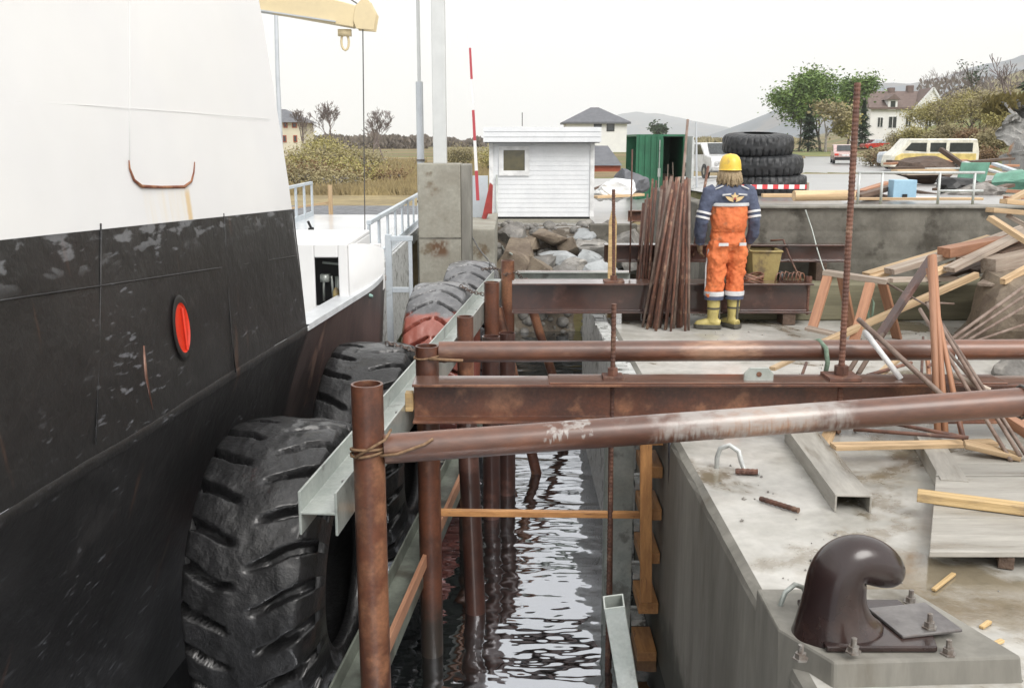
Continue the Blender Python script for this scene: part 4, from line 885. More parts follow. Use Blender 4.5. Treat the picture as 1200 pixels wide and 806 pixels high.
# crumbs of mortar, gravel and splinters on the deck: uncountable
mb = MB()
for i in range(1500):
    x, y = EX + .12 + 4.2 * random.random() ** .9, 2.4 + 8.2 * random.random() ** 1.3
    if fbm((x * .9, y * .9, 11)) < -.02 + .1 * random.random(): continue
    r = .004 + .013 * random.random() ** 4
    if 2.0 < x < 3.2 and 4.2 < y < 6.4 and random.random() < .5: r *= 2.0
    M2 = TRS((x, y, dz(x, y) + r * .3), rz=random.random() * 6, rx=random.random() * 6)
    vv = [(r, 0, 0), (-r, 0, 0), (0, r * .8, 0), (0, -r * .8, 0), (0, 0, r * .7), (0, 0, -r * .7)]
    mb.add(vv, [(0,2,4),(2,1,4),(1,3,4),(3,0,4),(2,0,5),(1,2,5),(3,1,5),(0,3,5)], M2)
o = obj('mortar_crumbs', mb, 'rock'); tag(o, 'mortar crumbs and grit scattered over the wet quay concrete', 'grit', kind='stuff')

# ------------------------------------------------------------------ upright rebar bundle
random.seed(21)
for i in range(46):
    t_ = i / 45
    bx_ = 752 + 56 * t_ + random.uniform(-3, 3); by = 384 - random.uniform(0, 55) * (1 if i < 24 else .15)
    lean = -16 + 18 * t_ + random.uniform(-4, 4)
    base = PZ(bx_ , 386 - random.uniform(0, 10), .003); Yb = base.y + random.uniform(.0, .55); base = V((P(bx_, 380, Yb).x, Yb, .005))
    if i < 30:
        bxx = 742 + 50 * (i / 29) + random.uniform(-2, 2); tx = bxx + 14 + random.uniform(-3, 3); ty = 206 + random.uniform(0, 22) + (10 if i < 6 else 0)
    else:
        tx = 788 + 20 * ((i - 30) / 15) + random.uniform(-2, 2); bxx = 754 + 53 * ((i - 30) / 15) + random.uniform(-2, 2); ty = 212 + random.uniform(-6, 9)
    Yb = 10.72 - random.random() * .25 if i >= 30 else 11.1 + random.random() * .3
    base = V((P(bxx, 384, Yb).x, Yb, .004)); top = P(tx, ty, Yb + random.uniform(.05, .35))
    rod('reinforcing_bar', base, top, random.uniform(.011, .017), 'rusty reinforcing bar in the upright bundle left of the worker', 'rebar' if i % 5 else 'rebar_grey', ribs=False, group='upright rebar bundle')
rod('reinforcing_bar', PZ(786, 384, .004), P(806, 140, 11.0) , .014, 'tall single bar rising above the rebar bundle', 'rebar_grey', ribs=False)
rod('reinforcing_bar', P(812, 300, 11.5), P(830, 195, 11.9), .016, 'dark bar leaning behind the worker left shoulder', 'rebar', ribs=False)
rod('reinforcing_bar', P(738, 320, 11.4), P(741, 175, 11.4), .009, 'very thin bar standing left of the rebar bundle', 'rebar', ribs=False)

# ------------------------------------------------------------------ yellow skip bucket, coils and hooks on the ledge
bk = thing('mortar_bucket', 'dirty yellow steel tub on the ledge right of the worker', 'tub', P(892, 325, 11.3))
cb = P(893, 322, 11.32); cb.z = .423; mb = MB(); w0, w1, hb_ = .13, .17, .36
ov = [(-w0, -.14, 0), (w0, -.14, 0), (w0, .14, 0), (-w0, .14, 0), (-w1, -.18, hb_), (w1, -.18, hb_), (w1, .18, hb_), (-w1, .18, hb_)]
iv = [(x * .9, y * .9, .02 if z == 0 else z) for x, y, z in ov]
mb.add(ov + iv, [(0,3,2,1),(0,1,5,4),(1,2,6,5),(2,3,7,6),(3,0,4,7),(4,5,13,12),(5,6,14,13),(6,7,15,14),(7,4,12,15),(8,9,10,11),(8,12,13,9),(9,13,14,10),(10,14,15,11),(11,15,12,8)], Matrix.Translation(cb))
obj('tub', mb, 'bucket_yellow', bk, bev=.006)
mb = MB(); mb.tube([cb + V((-.17, -.19, hb_)), cb + V((.17, -.19, hb_)), cb + V((.17, .19, hb_)), cb + V((-.17, .19, hb_)), cb + V((-.17, -.19, hb_))], .012, 6); obj('rim', mb, 'bucket_yellow', bk, smooth=True)
mb = MB(); mb.lathe([(.02, -.02), (.07, -.02), (.07, .02), (.02, .02)], 16, TRS(cb + V((.17, -.13, .07)), ry=R(90)), close=True); obj('wheel', mb, 'rubber_dry', bk, smooth='auto')
mb = MB(); c = P(880, 338, 10.94); c.z = .475
for k in range(7):
    mb.tube([c + V((.13 * math.cos(a + k) * (1 + .05 * math.sin(3*a)), .09 * math.sin(a + k), .012 * k + .02 * math.sin(2 * a + k))) for a in [2*math.pi*i/16 for i in range(17)]], .010, 5)
tag(obj('wire_coil', mb, 'rust', smooth=True), 'rusty coil of wire on the beam beside the worker', 'coil')
for k in range(7):
    p = P(908 + k * 4.6, 336, 10.93); p.z = .468; mb = MB(); hgt = .10 + .008 * (k % 3)
    mb.tube([p, p + V((.01, 0, hgt * .6)), p + V((.03, .02, hgt)), p + V((.06, .03, hgt * .9)), p + V((.075, .04, hgt * .4)), p + V((.08, .04, 0))], .007, 6)
    tag(obj('bent_bar', mb, 'rust', smooth=True), 'bent rusty hoop in the row standing on the beam right of the worker', 'hoop', 'bent hoops on the dark beam')
rod('threaded_bar', V((P(948, 336, 10.95).x, 10.95, .1)), P(948, 325, 10.95), .018, 'stub of threaded bar through the right end of the dark beam', nutz=(.40,))
mb = MB(); mb.tube([P(944, 246, 11.68), P(952, 270, 11.66), P(958, 293, 11.40), P(965, 315, 11.3), P(972, 326, 11.2)], .008, 6); tag(obj('hanging_cable', mb, 'rope_tan' if 0 else 'galv', smooth=True), 'pale wire hanging down the retaining wall', 'wire')
mb = MB(); mb.tube([P(903, 282, 11.5), P(918, 281, 11.5), P(925, 300, 11.4), P(938, 328, 11.2)], .012, 6); tag(obj('bent_bar', mb, 'rebar', smooth=True), 'bent bar leaning on the small beam beside the yellow tub', 'bar')

# ------------------------------------------------------------------ trestles, loose timber and bars at the right
YT = 9.4
def trestle(label, pts, m='wood_red', rail=True):
    base = PZ(pts[0][0], pts[0][1], .0); t_ = thing('saw_trestle', label, 'trestle', base); return t_
tr1 = thing('saw_trestle', 'reddish wooden saw trestle standing behind the pipes', 'trestle', PZ(985, 400, 0))
def tl(p0, y0, p1, y1, wd, h, m='wood_red', name='leg'): return plank(P(*p0, y0), P(*p1, y1), wd, h, m, name=name, parent=tr1)
tl((951, 388), 9.6, (971, 321), 9.9, .09, .045); tl((1000, 392), 10.4, (986, 322), 10.1, .09, .045)
tl((998, 410), 9.2, (1020, 332), 9.5, .09, .045); tl((1052, 398), 10.1, (1034, 330), 9.7, .09, .045)
tl((966, 319), 9.95, (1040, 330), 9.6, .13, .05, 'wood_grey', 'top_rail')
tl((945, 384), 9.55, (980, 392), 9.4, .14, .03, 'wood_grey', 'foot_board')
L2 = [  # (p0, Y0, p1, Y1, width, thickness, material, label)
 ((1015, 322), 10.4, (1162, 278), 10.9, .13, .045, 'wood_new', 'longest pale plank on top of the timber pile rising to the right'),
 ((1042, 318), 10.2, (1130, 292), 10.5, .16, .06, 'wood_grey', 'thick grey board below the longest pale plank'),
 ((1106, 296), 10.3, (1200, 278), 10.7, .18, .10, 'wood_red', 'reddish heavy timber in the middle of the timber pile'),
 ((1112, 316), 10.0, (1210, 268), 10.6, .14, .05, 'wood_grey', 'pale worn plank crossing the pile towards the right edge'),
 ((1040, 328), 9.9, (1118, 326), 10.3, .15, .04, 'wood_grey', 'flat grey board at the foot of the timber pile'),
 ((960, 404), 9.1, (1145, 322), 9.9, .06, .06, 'wood_new', 'long slim batten leaning from the deck up to the timber pile'),
 ((1028, 398), 9.0, (1092, 302), 9.3, .075, .05, 'rust_dark', 'dark bar like timber leaning up against the pile'),
 ((1160, 255), 10.0, (1215, 290), 9.6, .10, .05, 'wood_new', 'orange edged plank end jutting down at the upper right'),
 ((1160, 246), 10.2, (1220, 251), 10.6, .10, .05, 'wood_new', 'plank at the top of the right hand frame pointing right'),
 ((1176, 236), 10.5, (1222, 240), 10.9, .09, .05, 'wood_new', 'uppermost plank at the right edge of the picture'),
 ((1180, 252), 10.4, (1222, 275), 10.2, .07, .04, 'wood_grey', 'narrow batten behind the orange edged plank'),
 ((1158, 312), 10.1, (1210, 300), 10.3, .20, .16, 'wood_grey', 'square sawn beam end in the heap at the right edge'),
 ((1155, 334), 9.9, (1172, 322), 10.2, .16, .03, 'wood_grey', 'short grey offcut hanging from the heap at right'),
 ((1175, 330), 9.7, (1215, 308), 10.0, .06, .06, 'wood_new', 'pole end with fresh cut under the square beam'),
 ((1188, 345), 9.7, (1222, 326), 10.0, .06, .06, 'wood_new', 'lower pole end at the right edge under the heap'),
 ((1020, 326), 10.3, (1100, 300), 10.6, .10, .04, 'wood_new', 'second pale plank tucked under the longest one'),
 ((1125, 305), 10.2, (1205, 290), 10.5, .12, .06, 'wood_dark', 'dark timber under the heavy reddish one'),
 ((1090, 322), 10.0, (1122, 308), 10.4, .10, .05, 'wood_new', 'short splintered board end in the middle of the pile'),
 ((1150, 285), 10.6, (1215, 262), 10.9, .13, .05, 'wood_grey', 'grey plank high in the pile near the right edge'),
 ((1168, 300), 10.3, (1218, 284), 10.5, .15, .08, 'wood_dark', 'dark heavy timber above the square beam end'),
 ((1130, 520), 5.9, (1195, 535), 5.8, .12, .03, 'wood_new', 'pale board half covered by the slanting bars'),
 ((1165, 478), 6.2, (1230, 520), 5.9, .14, .06, 'wood_red', 'reddish timber slanting under the right end of the front pipe'),
 ((1090, 330), 10.5, (1180, 300), 10.9, .12, .04, 'wood_dark', 'dark board buried inside the timber pile'),
 ((1100, 322), 10.7, (1200, 296), 11.0, .14, .05, 'wood_red', 'reddish board lying low inside the timber pile'),
 ((1140, 318), 10.6, (1215, 296), 10.9, .14, .05, 'wood_dark', 'dark brown board under the worn plank at right'),
 ((1095, 504), 7.7, (1087, 420), 7.9, .03, .03, 'wood_red', 'short slat upright between pipe and beam at right'),
 ((1030, 440), 7.4, (1052, 420), 7.8, .06, .03, 'wood_new', 'short board end below the level pipe'),
 ((905, 432), 7.6, (935, 418), 8.2, .05, .03, 'wood_new', 'thin brown stick on the deck just behind the level pipe'),
]
for a, y0, b, y1, wd, h, m, l in L2: plank(P(*a, y0), P(*b, y1), wd, h, m, l, 'plank', 'loose timber at the right')
R2 = [
 ((1099, 506), 6.15, (1091, 300), 6.75, .022, 'wood_red', 'tall slim upright strip in front of the pile, leftmost of three'),
 ((1108, 512), 6.15, (1094, 299), 6.78, .022, 'wood_red', 'tall slim upright strip in front of the pile, middle of three'),
 ((1128, 512), 6.12, (1088, 315), 6.8, .018, 'wood_red', 'slim strip leaning in front of the pile, rightmost of three'),
 ((1104, 463), 6.2, (1006, 374), 6.8, .018, 'rebar_grey', 'long grey bar slanting down right across the level pipe'),
 ((1056, 444), 6.62, (1013, 388), 6.80, .020, 'trim_white', 'pale round tube leaning across the level pipe onto the front beam'),
 ((1185, 540), 5.75, (1078, 362), 6.85, .013, 'rebar_grey', 'long bar of the slanting bundle at right, leftmost'),
 ((1196, 535), 5.75, (1087, 356), 6.85, .013, 'rebar_grey', 'long bar of the slanting bundle at right, middle'),
 ((1204, 535), 5.75, (1104, 380), 6.80, .013, 'rebar_grey', 'long bar of the slanting bundle at right, rightmost'),
 ((1160, 470), 6.25, (1090, 386), 6.80, .011, 'rebar_grey', 'short bar beside the slanting bundle at right'),
 ((1112, 470), 6.3, (1122, 412), 6.75, .010, 'galv_light', 'short pale wire end sticking up by the upright strips'),
 ((1160, 458), 6.35, (1113, 438), 6.5, .022, 'wood_grey', 'pale lath lying across the front beam beside the upright strips'),
 ((1114, 398), 8.5, (1225, 318), 9.4, .016, 'rebar_grey', 'grey bar rising to the right edge, uppermost'),
 ((1118, 402), 8.5, (1225, 330), 9.3, .014, 'rebar_grey', 'grey bar rising to the right edge, second from top'),
 ((1125, 404), 8.5, (1225, 345), 9.2, .014, 'rebar_grey', 'grey bar rising to the right edge, third from top'),
 ((1136, 402), 8.6, (1225, 372), 9.1, .012, 'rebar_grey', 'grey bar rising gently to the right edge, lowest'),
 ((1040, 332), 9.6, (1090, 360), 9.2, .010, 'rebar_grey', 'thin bar hanging from the pile behind the dark timber'),
 ((1085, 354), 9.5, (1118, 356), 9.6, .010, 'rebar_grey', 'thin level bar in front of the olive concrete step'),
 ((1000, 503), 5.95, (1132, 513), 5.75, .012, 'rebar', 'thin dark bar lying behind the long plank, lower'),
 ((1035, 494), 6.1, (1135, 513), 5.8, .012, 'rebar', 'thin dark bar lying behind the long plank, upper'),
 ((938, 445), 7.3, (945, 425), 7.6, .012, 'rebar', 'thin stub behind the front I beam near the trestle'),
 ((1130, 515), 6.0, (1108, 440), 6.45, .014, 'rebar', 'dark bar standing steeply under the front pipe at right'),
 ((1080, 440), 7.4, (1082, 395), 8.4, .011, 'rebar', 'thin upright bar seen between the level pipe and the front beam'),
 ((1088, 430), 7.5, (1100, 420), 7.9, .011, 'rebar', 'thin twisted bar end between pipe and beam'),
 ((995, 435), 7.6, (1020, 395), 8.6, .02, 'wood_dark', 'dark stick leaning below the trestle, left one'),
 ((1006, 438), 7.5, (1034, 392), 8.5, .02, 'wood_dark', 'dark stick leaning below the trestle, right one'),
 ((1016, 440), 7.3, (1068, 425), 7.6, .014, 'rebar', 'bar lying low behind the front beam by the pale tube'),
]
for a, y0, b, y1, r, m, l in R2: rod('loose_bar', P(*a, y0), P(*b, y1), r, l, m, ribs=False, group='loose bars at the right')
mb = MB(); mb.tube([P(948, 402, 7.05), P(960, 399, 6.97), P(968, 408, 6.89), P(970, 425, 6.87), P(966, 444, 6.88)], .017, 8); tag(obj('green_rope', mb, 'rope_green', smooth=True), 'pale green rope hung over the level pipe by the tall threaded bar', 'rope')
mb = MB(); mb.tube([P(1022, 372, 9.7), P(1024, 355, 9.75), P(1020, 345, 9.8), P(1017, 362, 9.8), P(1019, 375, 9.7)], .012, 6); tag(obj('green_rope', mb, 'rope_green', smooth=True), 'small green rope loop on the trestle', 'rope')

# ------------------------------------------------------------------ rocks
def ico(sub=3):
    import bmesh
    bm = bmesh.new(); bmesh.ops.create_icosphere(bm, subdivisions=sub, radius=1); vs = [v.co.copy() for v in bm.verts]; fs = [tuple(v.index for v in f.verts) for f in bm.faces]; bm.free(); return vs, fs
ICO3, ICO2 = ico(3), ico(2)
def rock_mb(c, sx, sy, sz, seed, cuts=7, M0=None, base=ICO3, rough=.10, dr=(.55, .85)):
    rs = random.Random(seed); planes = [(V((rs.uniform(-1, 1), rs.uniform(-1, 1), rs.uniform(-.7, 1))).normalized(), rs.uniform(*dr)) for _ in range(cuts)]
    mb = MB(); out_ = []
    for v in base[0]:
        p = v.copy()
        for nrm, d in planes:
            k = p.dot(nrm)
            if k > d: p -= nrm * (k - d)
        p *= 1 + rough * fbm((p * 1.7 + V((seed, 0, 0))), 4); out_.append((p.x * sx, p.y * sy, p.z * sz))
    return mb.add(out_, base[1], M0 or Matrix.Translation(c))
RK = [  # px, py, Y, half sizes, material, label
 (612, 302, 17.6, .42, .4, .30, 'rock_brown', 'brown boulder at the left of the rubble bank under the hut'),
 (606, 275, 19.6, .42, .3, .28, 'rock', 'pinkish grey boulder in the dark hollow under the hut'),
 (655, 302, 17.6, .50, .3, .16, 'rock_slab', 'flat pale slab leaning in the rubble bank'),
 (690, 306, 17.3, .34, .25, .26, 'rock_slab', 'blue grey broken slab standing on edge in the rubble'),
 (684, 290, 18.2, .50, .4, .24, 'rock', 'large light boulder in the middle of the rubble bank'),
 (665, 288, 18.3, .24, .3, .2, 'rock_brown', 'small brown stone beside the large light boulder'),
 (640, 309, 17.0, .30, .3, .2, 'rock', 'grey stone between the slabs at the water edge'),
 (668, 313, 16.8, .34, .3, .18, 'rock', 'low grey stone at the foot of the rubble bank'),
 (704, 294, 17.9, .36, .3, .26, 'rock', 'grey boulder near the stake at the right of the rubble'),
 (686, 276, 19.2, .40, .3, .2, 'rock_slab', 'pale broken concrete lump just below the hut plinth'),
 (735, 288, 18.3, .40, .4, .3, 'rock', 'pale rubble lump right of the wooden stake'),
 (745, 305, 17.0, .45, .4, .3, 'rock', 'rubble lump half behind the rebar bundle'),
 (595, 315, 16.8, .36, .3, .24, 'rock_brown', 'dark stone beside the farthest post'),
 (628, 320, 16.4, .4, .3, .24, 'rock_brown', 'wet brown stone just above the far channel beam'),
 (705, 318, 16.5, .36, .3, .2, 'rock_slab', 'grey blue stone just above the far channel beam at right'),
 (656, 325, 16.1, .36, .3, .26, 'rock', 'grey stone at the waterline behind the far channel beam'),
 (620, 288, 18.8, .3, .3, .18, 'rock_brown', 'earthy stone under the dark hollow'),
 (650, 281, 18.9, .46, .3, .14, 'rock_brown', 'flat earthy stone below the hut plinth'),
 (720, 305, 17.2, .22, .2, .2, 'rock', 'small grey stone behind the short threaded bar'),
]
for i, (px, py, Y, a, b, c, m, l) in enumerate(RK):
    Y = 19.75 + (320 - py) / 50 * 1.35; a, b, c = a * 1.12, b * 1.1, c * 1.12; p = P(px, py, Y); tag(obj('boulder', rock_mb(p, 1, 1, 1, i + 3, cuts=13, dr=(.36, .68), rough=.05, M0=TRS(p, rz=i * 1.3, rx=.3 * math.sin(i * 3), ry=.35 * math.cos(i * 2)) @ Matrix.Diagonal((a * 1.35, b * 1.4, c * 1.45, 1))), m), l, 'rock', 'rubble bank under the hut')
mb = MB()
for i in range(420):
    x, y = random.uniform(-.3, 2.6), random.uniform(19.0, 21.4); r = .04 + .12 * random.random() ** 2
    mb.add([tuple(q) for q in ICO2[0]], ICO2[1], TRS((x, y, gz(x, y) + r * .3), rz=random.random() * 6, rx=random.random() * 6) @ Matrix.Diagonal((r, r * random.uniform(.6, 1), r * random.uniform(.5, .9), 1)))
tag(obj('rubble', mb, 'rock'), 'small broken stones filling the bank between the boulders', 'rubble', kind='stuff')
# rough rock face at the right under the timber
c = P(1165, 385, 9.9); mb = rock_mb(c, 1.15, 1.0, .95, 77, cuts=9, M0=Matrix.Translation((5.35, 10.1, .0)) @ Matrix.Diagonal((.95, 1.0, .78, 1)), rough=.22)
tag(obj('rock_outcrop', mb, 'rock_brown'), 'rough brown rock mass under the timber pile at the right', 'rock')
mb = rock_mb(c, 1, 1, 1, 79, cuts=9, M0=Matrix.Translation((4.5, 8.45, -.05)) @ Matrix.Diagonal((.35, .3, .26, 1)), rough=.2)
tag(obj('boulder', mb, 'rock'), 'grey boulder behind the level pipe near the right edge', 'rock')
cl = thing('rock_cliff', 'grey rock cliff with mossy top at the far right', 'rock', (17.5, 32, .3))
mb = MB(); nx, nz2 = 40, 26
for j in range(nz2 + 1):
    for i in range(nx + 1):
        u, v_ = i / nx, j / nz2; px = 1178 + 90 * u; top = 118 - 10 * u; hz_ = P(px, 192 - (192 - top) * v_, 32)
        mb.v.append((hz_.x + .2 * fbm((u * 3, v_ * 3, 1), 4) + .3 * v_ * (1 - u), 32 + 1.3 * fbm((u * 2.5, v_ * 3, 9), 5) + v_ * .8, hz_.z + .1 * fbm((u * 9, v_ * 9, 4)) - (.9 if j == 0 else 0)))
mb.f = [(j*(nx+1)+i, j*(nx+1)+i+1, (j+1)*(nx+1)+i+1, (j+1)*(nx+1)+i) for j in range(nz2) for i in range(nx)]
b0 = len(mb.v); mb_top = [mb.v[nz2*(nx+1)+i] for i in range(nx + 1)]
for i in range(nx + 1): mb.v.append((mb.v[nz2*(nx+1)+i][0] * 1.27 + .6, 40, mb.v[nz2*(nx+1)+i][2] + .3))
mb.f += [(nz2*(nx+1)+i, nz2*(nx+1)+i+1, b0+i+1, b0+i) for i in range(nx)]
n1 = len(mb.v)
for j in range(nz2 + 1): q = mb.v[j*(nx+1)]; mb.v.append((q[0] * 1.27 + .6, 40, q[2]))
mb.f += [(j*(nx+1), (j+1)*(nx+1), n1+j+1, n1+j) for j in range(nz2)]
obj('rock_face', mb, 'cliff', cl)
mb = MB(); rs = random.Random(6)
for i in range(900):
    u = rs.random(); q = mb_top[int(u * nx)]; c_ = V((q[0] + rs.uniform(-.2, .3), q[1] + rs.uniform(-.5, .9), q[2] + rs.uniform(-.35, .12))); s_ = rs.uniform(.04, .10); k = len(mb.v); mb.v += [(c_.x - s_, c_.y, c_.z), (c_.x + s_, c_.y + .03, c_.z - .03), (c_.x + rs.uniform(-.1, .1), c_.y - .04, c_.z + s_ * 2)]; mb.f.append((k, k + 1, k + 2))
obj('moss_turf', mb, 'moss', cl)

# ------------------------------------------------------------------ pillar, poles, barrier
pl = thing('concrete_pillar', 'tall grey concrete pillar with a brown rust stain, carrying the white mast', 'pillar', (-1.15, 17.0, -2.6))
x0, x1 = P(490, 250, 16.6).x, P(552, 250, 16.6).x; zt = P(520, 192, 16.6).z
mb = MB().box(x0, x1 - .17, 16.6, 17.33, -2.6, zt); obj('shaft', mb, 'pillar_concrete', pl, bev=.015)
mb = MB().box(x1 - .167, x1, 16.62, 17.33, -2.6, zt - .012); obj('side_strip', mb, 'wall_concrete', pl, bev=.012)
mb = MB().box(x0 - .004, x1 - .172, 16.594, 16.599, P(520, 280, 16.6).z, P(520, 278, 16.6).z); obj('joint', mb, 'old_concrete', pl)
def blotch(t):
    o3 = oxyz(t); cx, cz = P(515, 290, 16.6).x, P(515, 291, 16.6).z
    dx = mth(t, 'ABSOLUTE', mth(t, 'SUBTRACT', o3[0], cx)); dzz = mth(t, 'ABSOLUTE', mth(t, 'SUBTRACT', o3[2], cz))
    e = mth(t, 'MULTIPLY', mrange(t, dx, .08, .2, 1, 0), mrange(t, dzz, .06, .2, 1, 0))
    return mth(t, 'MULTIPLY', e, mrange(t, onoise(t, 9, (1, 1, .7), 6), .36, .56))
extra_layer(M_['pillar_concrete'], (.12, .065, .035), blotch)
def polething(name, label, pts, m, parts=(), cat='pole'):
    b = V(pts[0][0]); t_ = thing(name, label, cat, b)
    mb = MB(); mb.tube([p for p, r in pts], [r for p, r in pts], 14); obj('pole', mb, m, t_, smooth='auto'); return t_
mz = P(516, 192, 16.9).z
mw = thing('white_mast', 'thick white square mast rising out of frame from the concrete pillar', 'mast', (P(516, 192, 16.9).x, 16.9, mz))
hwm = .11; mb = MB().box(-hwm, hwm, -hwm, hwm, 0, 5.2, Matrix.Translation((P(516, 192, 16.9).x, 16.9, mz + .003))); obj('mast', mb, 'pole_white', mw, bev=.015)
g = P(493, 192, 17.45)
gp = thing('grey_pole', 'slim grey steel pole with a thicker foot beside the concrete pillar', 'pole', (g.x, 17.45, -2.6))
mb = MB(); mb.tube([(g.x, 17.45, -2.6), (g.x, 17.45, P(494, 96, 17.45).z)], .062, 16); obj('foot_tube', mb, 'pole_grey', gp, smooth='auto')
mb = MB(); mb.tube([(g.x, 17.45, P(494, 96, 17.45).z), (g.x, 17.45, 7)], .03, 12); obj('pole', mb, 'pole_white', gp, smooth='auto')
for py in (188, 236, 275):
    mb = MB(); mb.lathe([(.062, -.02), (.075, -.02), (.075, .02), (.062, .02)], 14, Matrix.Translation((g.x, 17.45, P(494, py, 17.45).z)), close=True); obj('collar', mb, 'steel_plate', gp)
l1 = P(331, 215, 24); t_ = polething('lamp_post', 'thin tall grey lamp post rising beside the white ship side', [((l1.x, 24, .25), .06), ((l1.x, 24, 3.5), .05), ((P(328, 20, 24).x, 24, 9), .035)], 'pole_grey')
# raised barrier
ba, bb = P(560, 235, 19.5), P(549, 22, 19.5)
br = thing('road_barrier', 'red and white striped road barrier raised upright beside the hut', 'barrier', (ba.x, 19.5, .5))
L_ = (bb - ba).length; mb = MB(); mb.add([(0,-.032,-.032),(0,.032,-.032),(0,.032,.032),(0,-.032,.032),(L_,-.018,-.018),(L_,.018,-.018),(L_,.018,.018),(L_,-.018,.018)], [(0,1,2,3),(7,6,5,4),(0,4,5,1),(1,5,6,2),(2,6,7,3),(3,7,4,0)])
obj('boom', mb, 'barrier_stripes', br, M=frame(ba, bb))
mb = MB(); p = P(573, 258, 19.6); mb.tube([(p.x - .1, 19.6, .5), (p.x - .06, 19.6, .62)], .05, 10); mb.add([(p.x - .12, 19.56, .6), (p.x + .06, 19.56, .6), (p.x + .08, 19.56, 1.15), (p.x + .02, 19.56, 1.2), (p.x - .12, 19.7, .6), (p.x + .06, 19.7, .6), (p.x + .08, 19.7, 1.15), (p.x + .02, 19.7, 1.2)], [(0,1,2,3),(7,6,5,4),(0,4,5,1),(1,5,6,2),(2,6,7,3),(3,7,4,0)])
obj('pivot_stand', mb, 'red_white_red', br)
a, b2 = P(553, 206, 20), P(572, 258, 20); mb = MB().box(a.x, b2.x, 20.0, 20.04, .5, a.z); tag(obj('blue_grey_board', mb, 'pale_blue', bev=.005), 'plain blue grey board standing between the pillar and the hut', 'board')

# ------------------------------------------------------------------ linkspan with railings
ls = thing('link_span', 'pale wet ramp deck of the ferry berth with blue grey railings', 'ramp', (-3.3, 17, .2))
mb = MB().box(-4.35, -1.75, 12.4, 21.85, .2, .42); obj('ramp_deck', mb, 'white_deck', ls, bev=.01)
def railing(pts, h, label, nb, z0=.42):
    t_ = thing('railing', label, 'railing', (pts[0][0], pts[0][1], z0))
    for a, b in zip(pts, pts[1:]):
        a, b = V((*a, z0 + h)), V((*b, z0 + h)); mb = MB().bar(a, b, .06, .06); obj('top_rail', mb, 'pale_blue', t_, bev=.008)
        mb = MB().bar(a - V((0, 0, h * .93)), b - V((0, 0, h * .93)), .03, .10); obj('kick_plate', mb, 'pale_blue', t_)
        n = max(1, int((b - a).length / nb))
        for i in range(n + 1):
            p = a + (b - a) * (i / n); mb = MB().box(-.07, .07, -.012, .012, -h + .003, -.033, Matrix.Translation(p) @ Matrix.Rotation(math.atan2(b.y - a.y, b.x - a.x), 4, 'Z')); obj('post', mb, 'pale_blue', t_)
    return t_
railing([(-1.82, 12.7), (-1.82, 19.5)], .56, 'blue grey steel railing along the right edge of the ramp', .95)
railing([(-4.28, 18.3), (-4.28, 21.5)], .70, 'short white railing on the far left edge of the ramp beside the ship', .75)
# ramp end gate beside the bow
gt = thing('ramp_frame', 'pale blue steel frame at the ramp end between bow and tyre', 'frame', (-1.62, 12.3, -1))
xg = lambda px: P(px, 320, 12.3).x
mb = MB().box(xg(452), xg(459), 12.3, 12.38, -1.0, P(455, 275, 12.3).z); obj('upright', mb, 'pale_blue', gt, bev=.004)
mb = MB().box(xg(479), xg(483), 12.3, 12.36, -.6, P(455, 277, 12.3).z - .065); obj('upright', mb, 'pale_blue', gt, bev=.004)
mb = MB().box(xg(459) + .001, xg(484), 12.3, 12.36, P(455, 277, 12.3).z - .06, P(455, 277, 12.3).z); obj('cross_bar', mb, 'pale_blue', gt, bev=.004)
mb = MB().box(xg(459) + .001, xg(479) - .001, 12.31, 12.35, P(455, 343, 12.3).z, P(455, 337, 12.3).z); obj('cross_bar', mb, 'pale_blue', gt, bev=.004)
mb = MB().box(-1.74, -1.70, 12.41, 17, -.9, .41); obj('skirt_plate', mb, 'galv_speck', ls)
p = P(367, 281, 15.5); mw_ = thing('deck_windlass', 'small dark lever fitting standing on the pale ramp deck', 'fitting', (p.x, 15.5, .42))
mb = MB(); mb.box(p.x - .16, p.x + .1, 15.42, 15.62, .423, .475); mb.tube([(p.x, 15.5, .475), (p.x - .03, 15.5, .68)], .045, 8); mb.tube([(p.x + .07, 15.5, .475), (p.x + .10, 15.5, .62)], .06, 8); mb.tube([(p.x - .02, 15.5, .66), (p.x - .06, 15.45, .78)], .022, 6); obj('body', mb, 'black_trim', mw_)
q0 = PZ(388, 257, .25); plank((q0.x, q0.y, .2), (q0.x, q0.y, .2 + .82), .09, .07, 'wood_new', 'short orange wooden post beside the ramp approach', 'post', name='wooden_post')
plank((q0.x - 2.2, q0.y + .3, .3), (q0.x - .05, q0.y + .1, .62), .05, .05, 'wood_new', 'slanting yellow rail from the orange post to the left', 'rail', name='wooden_rail')

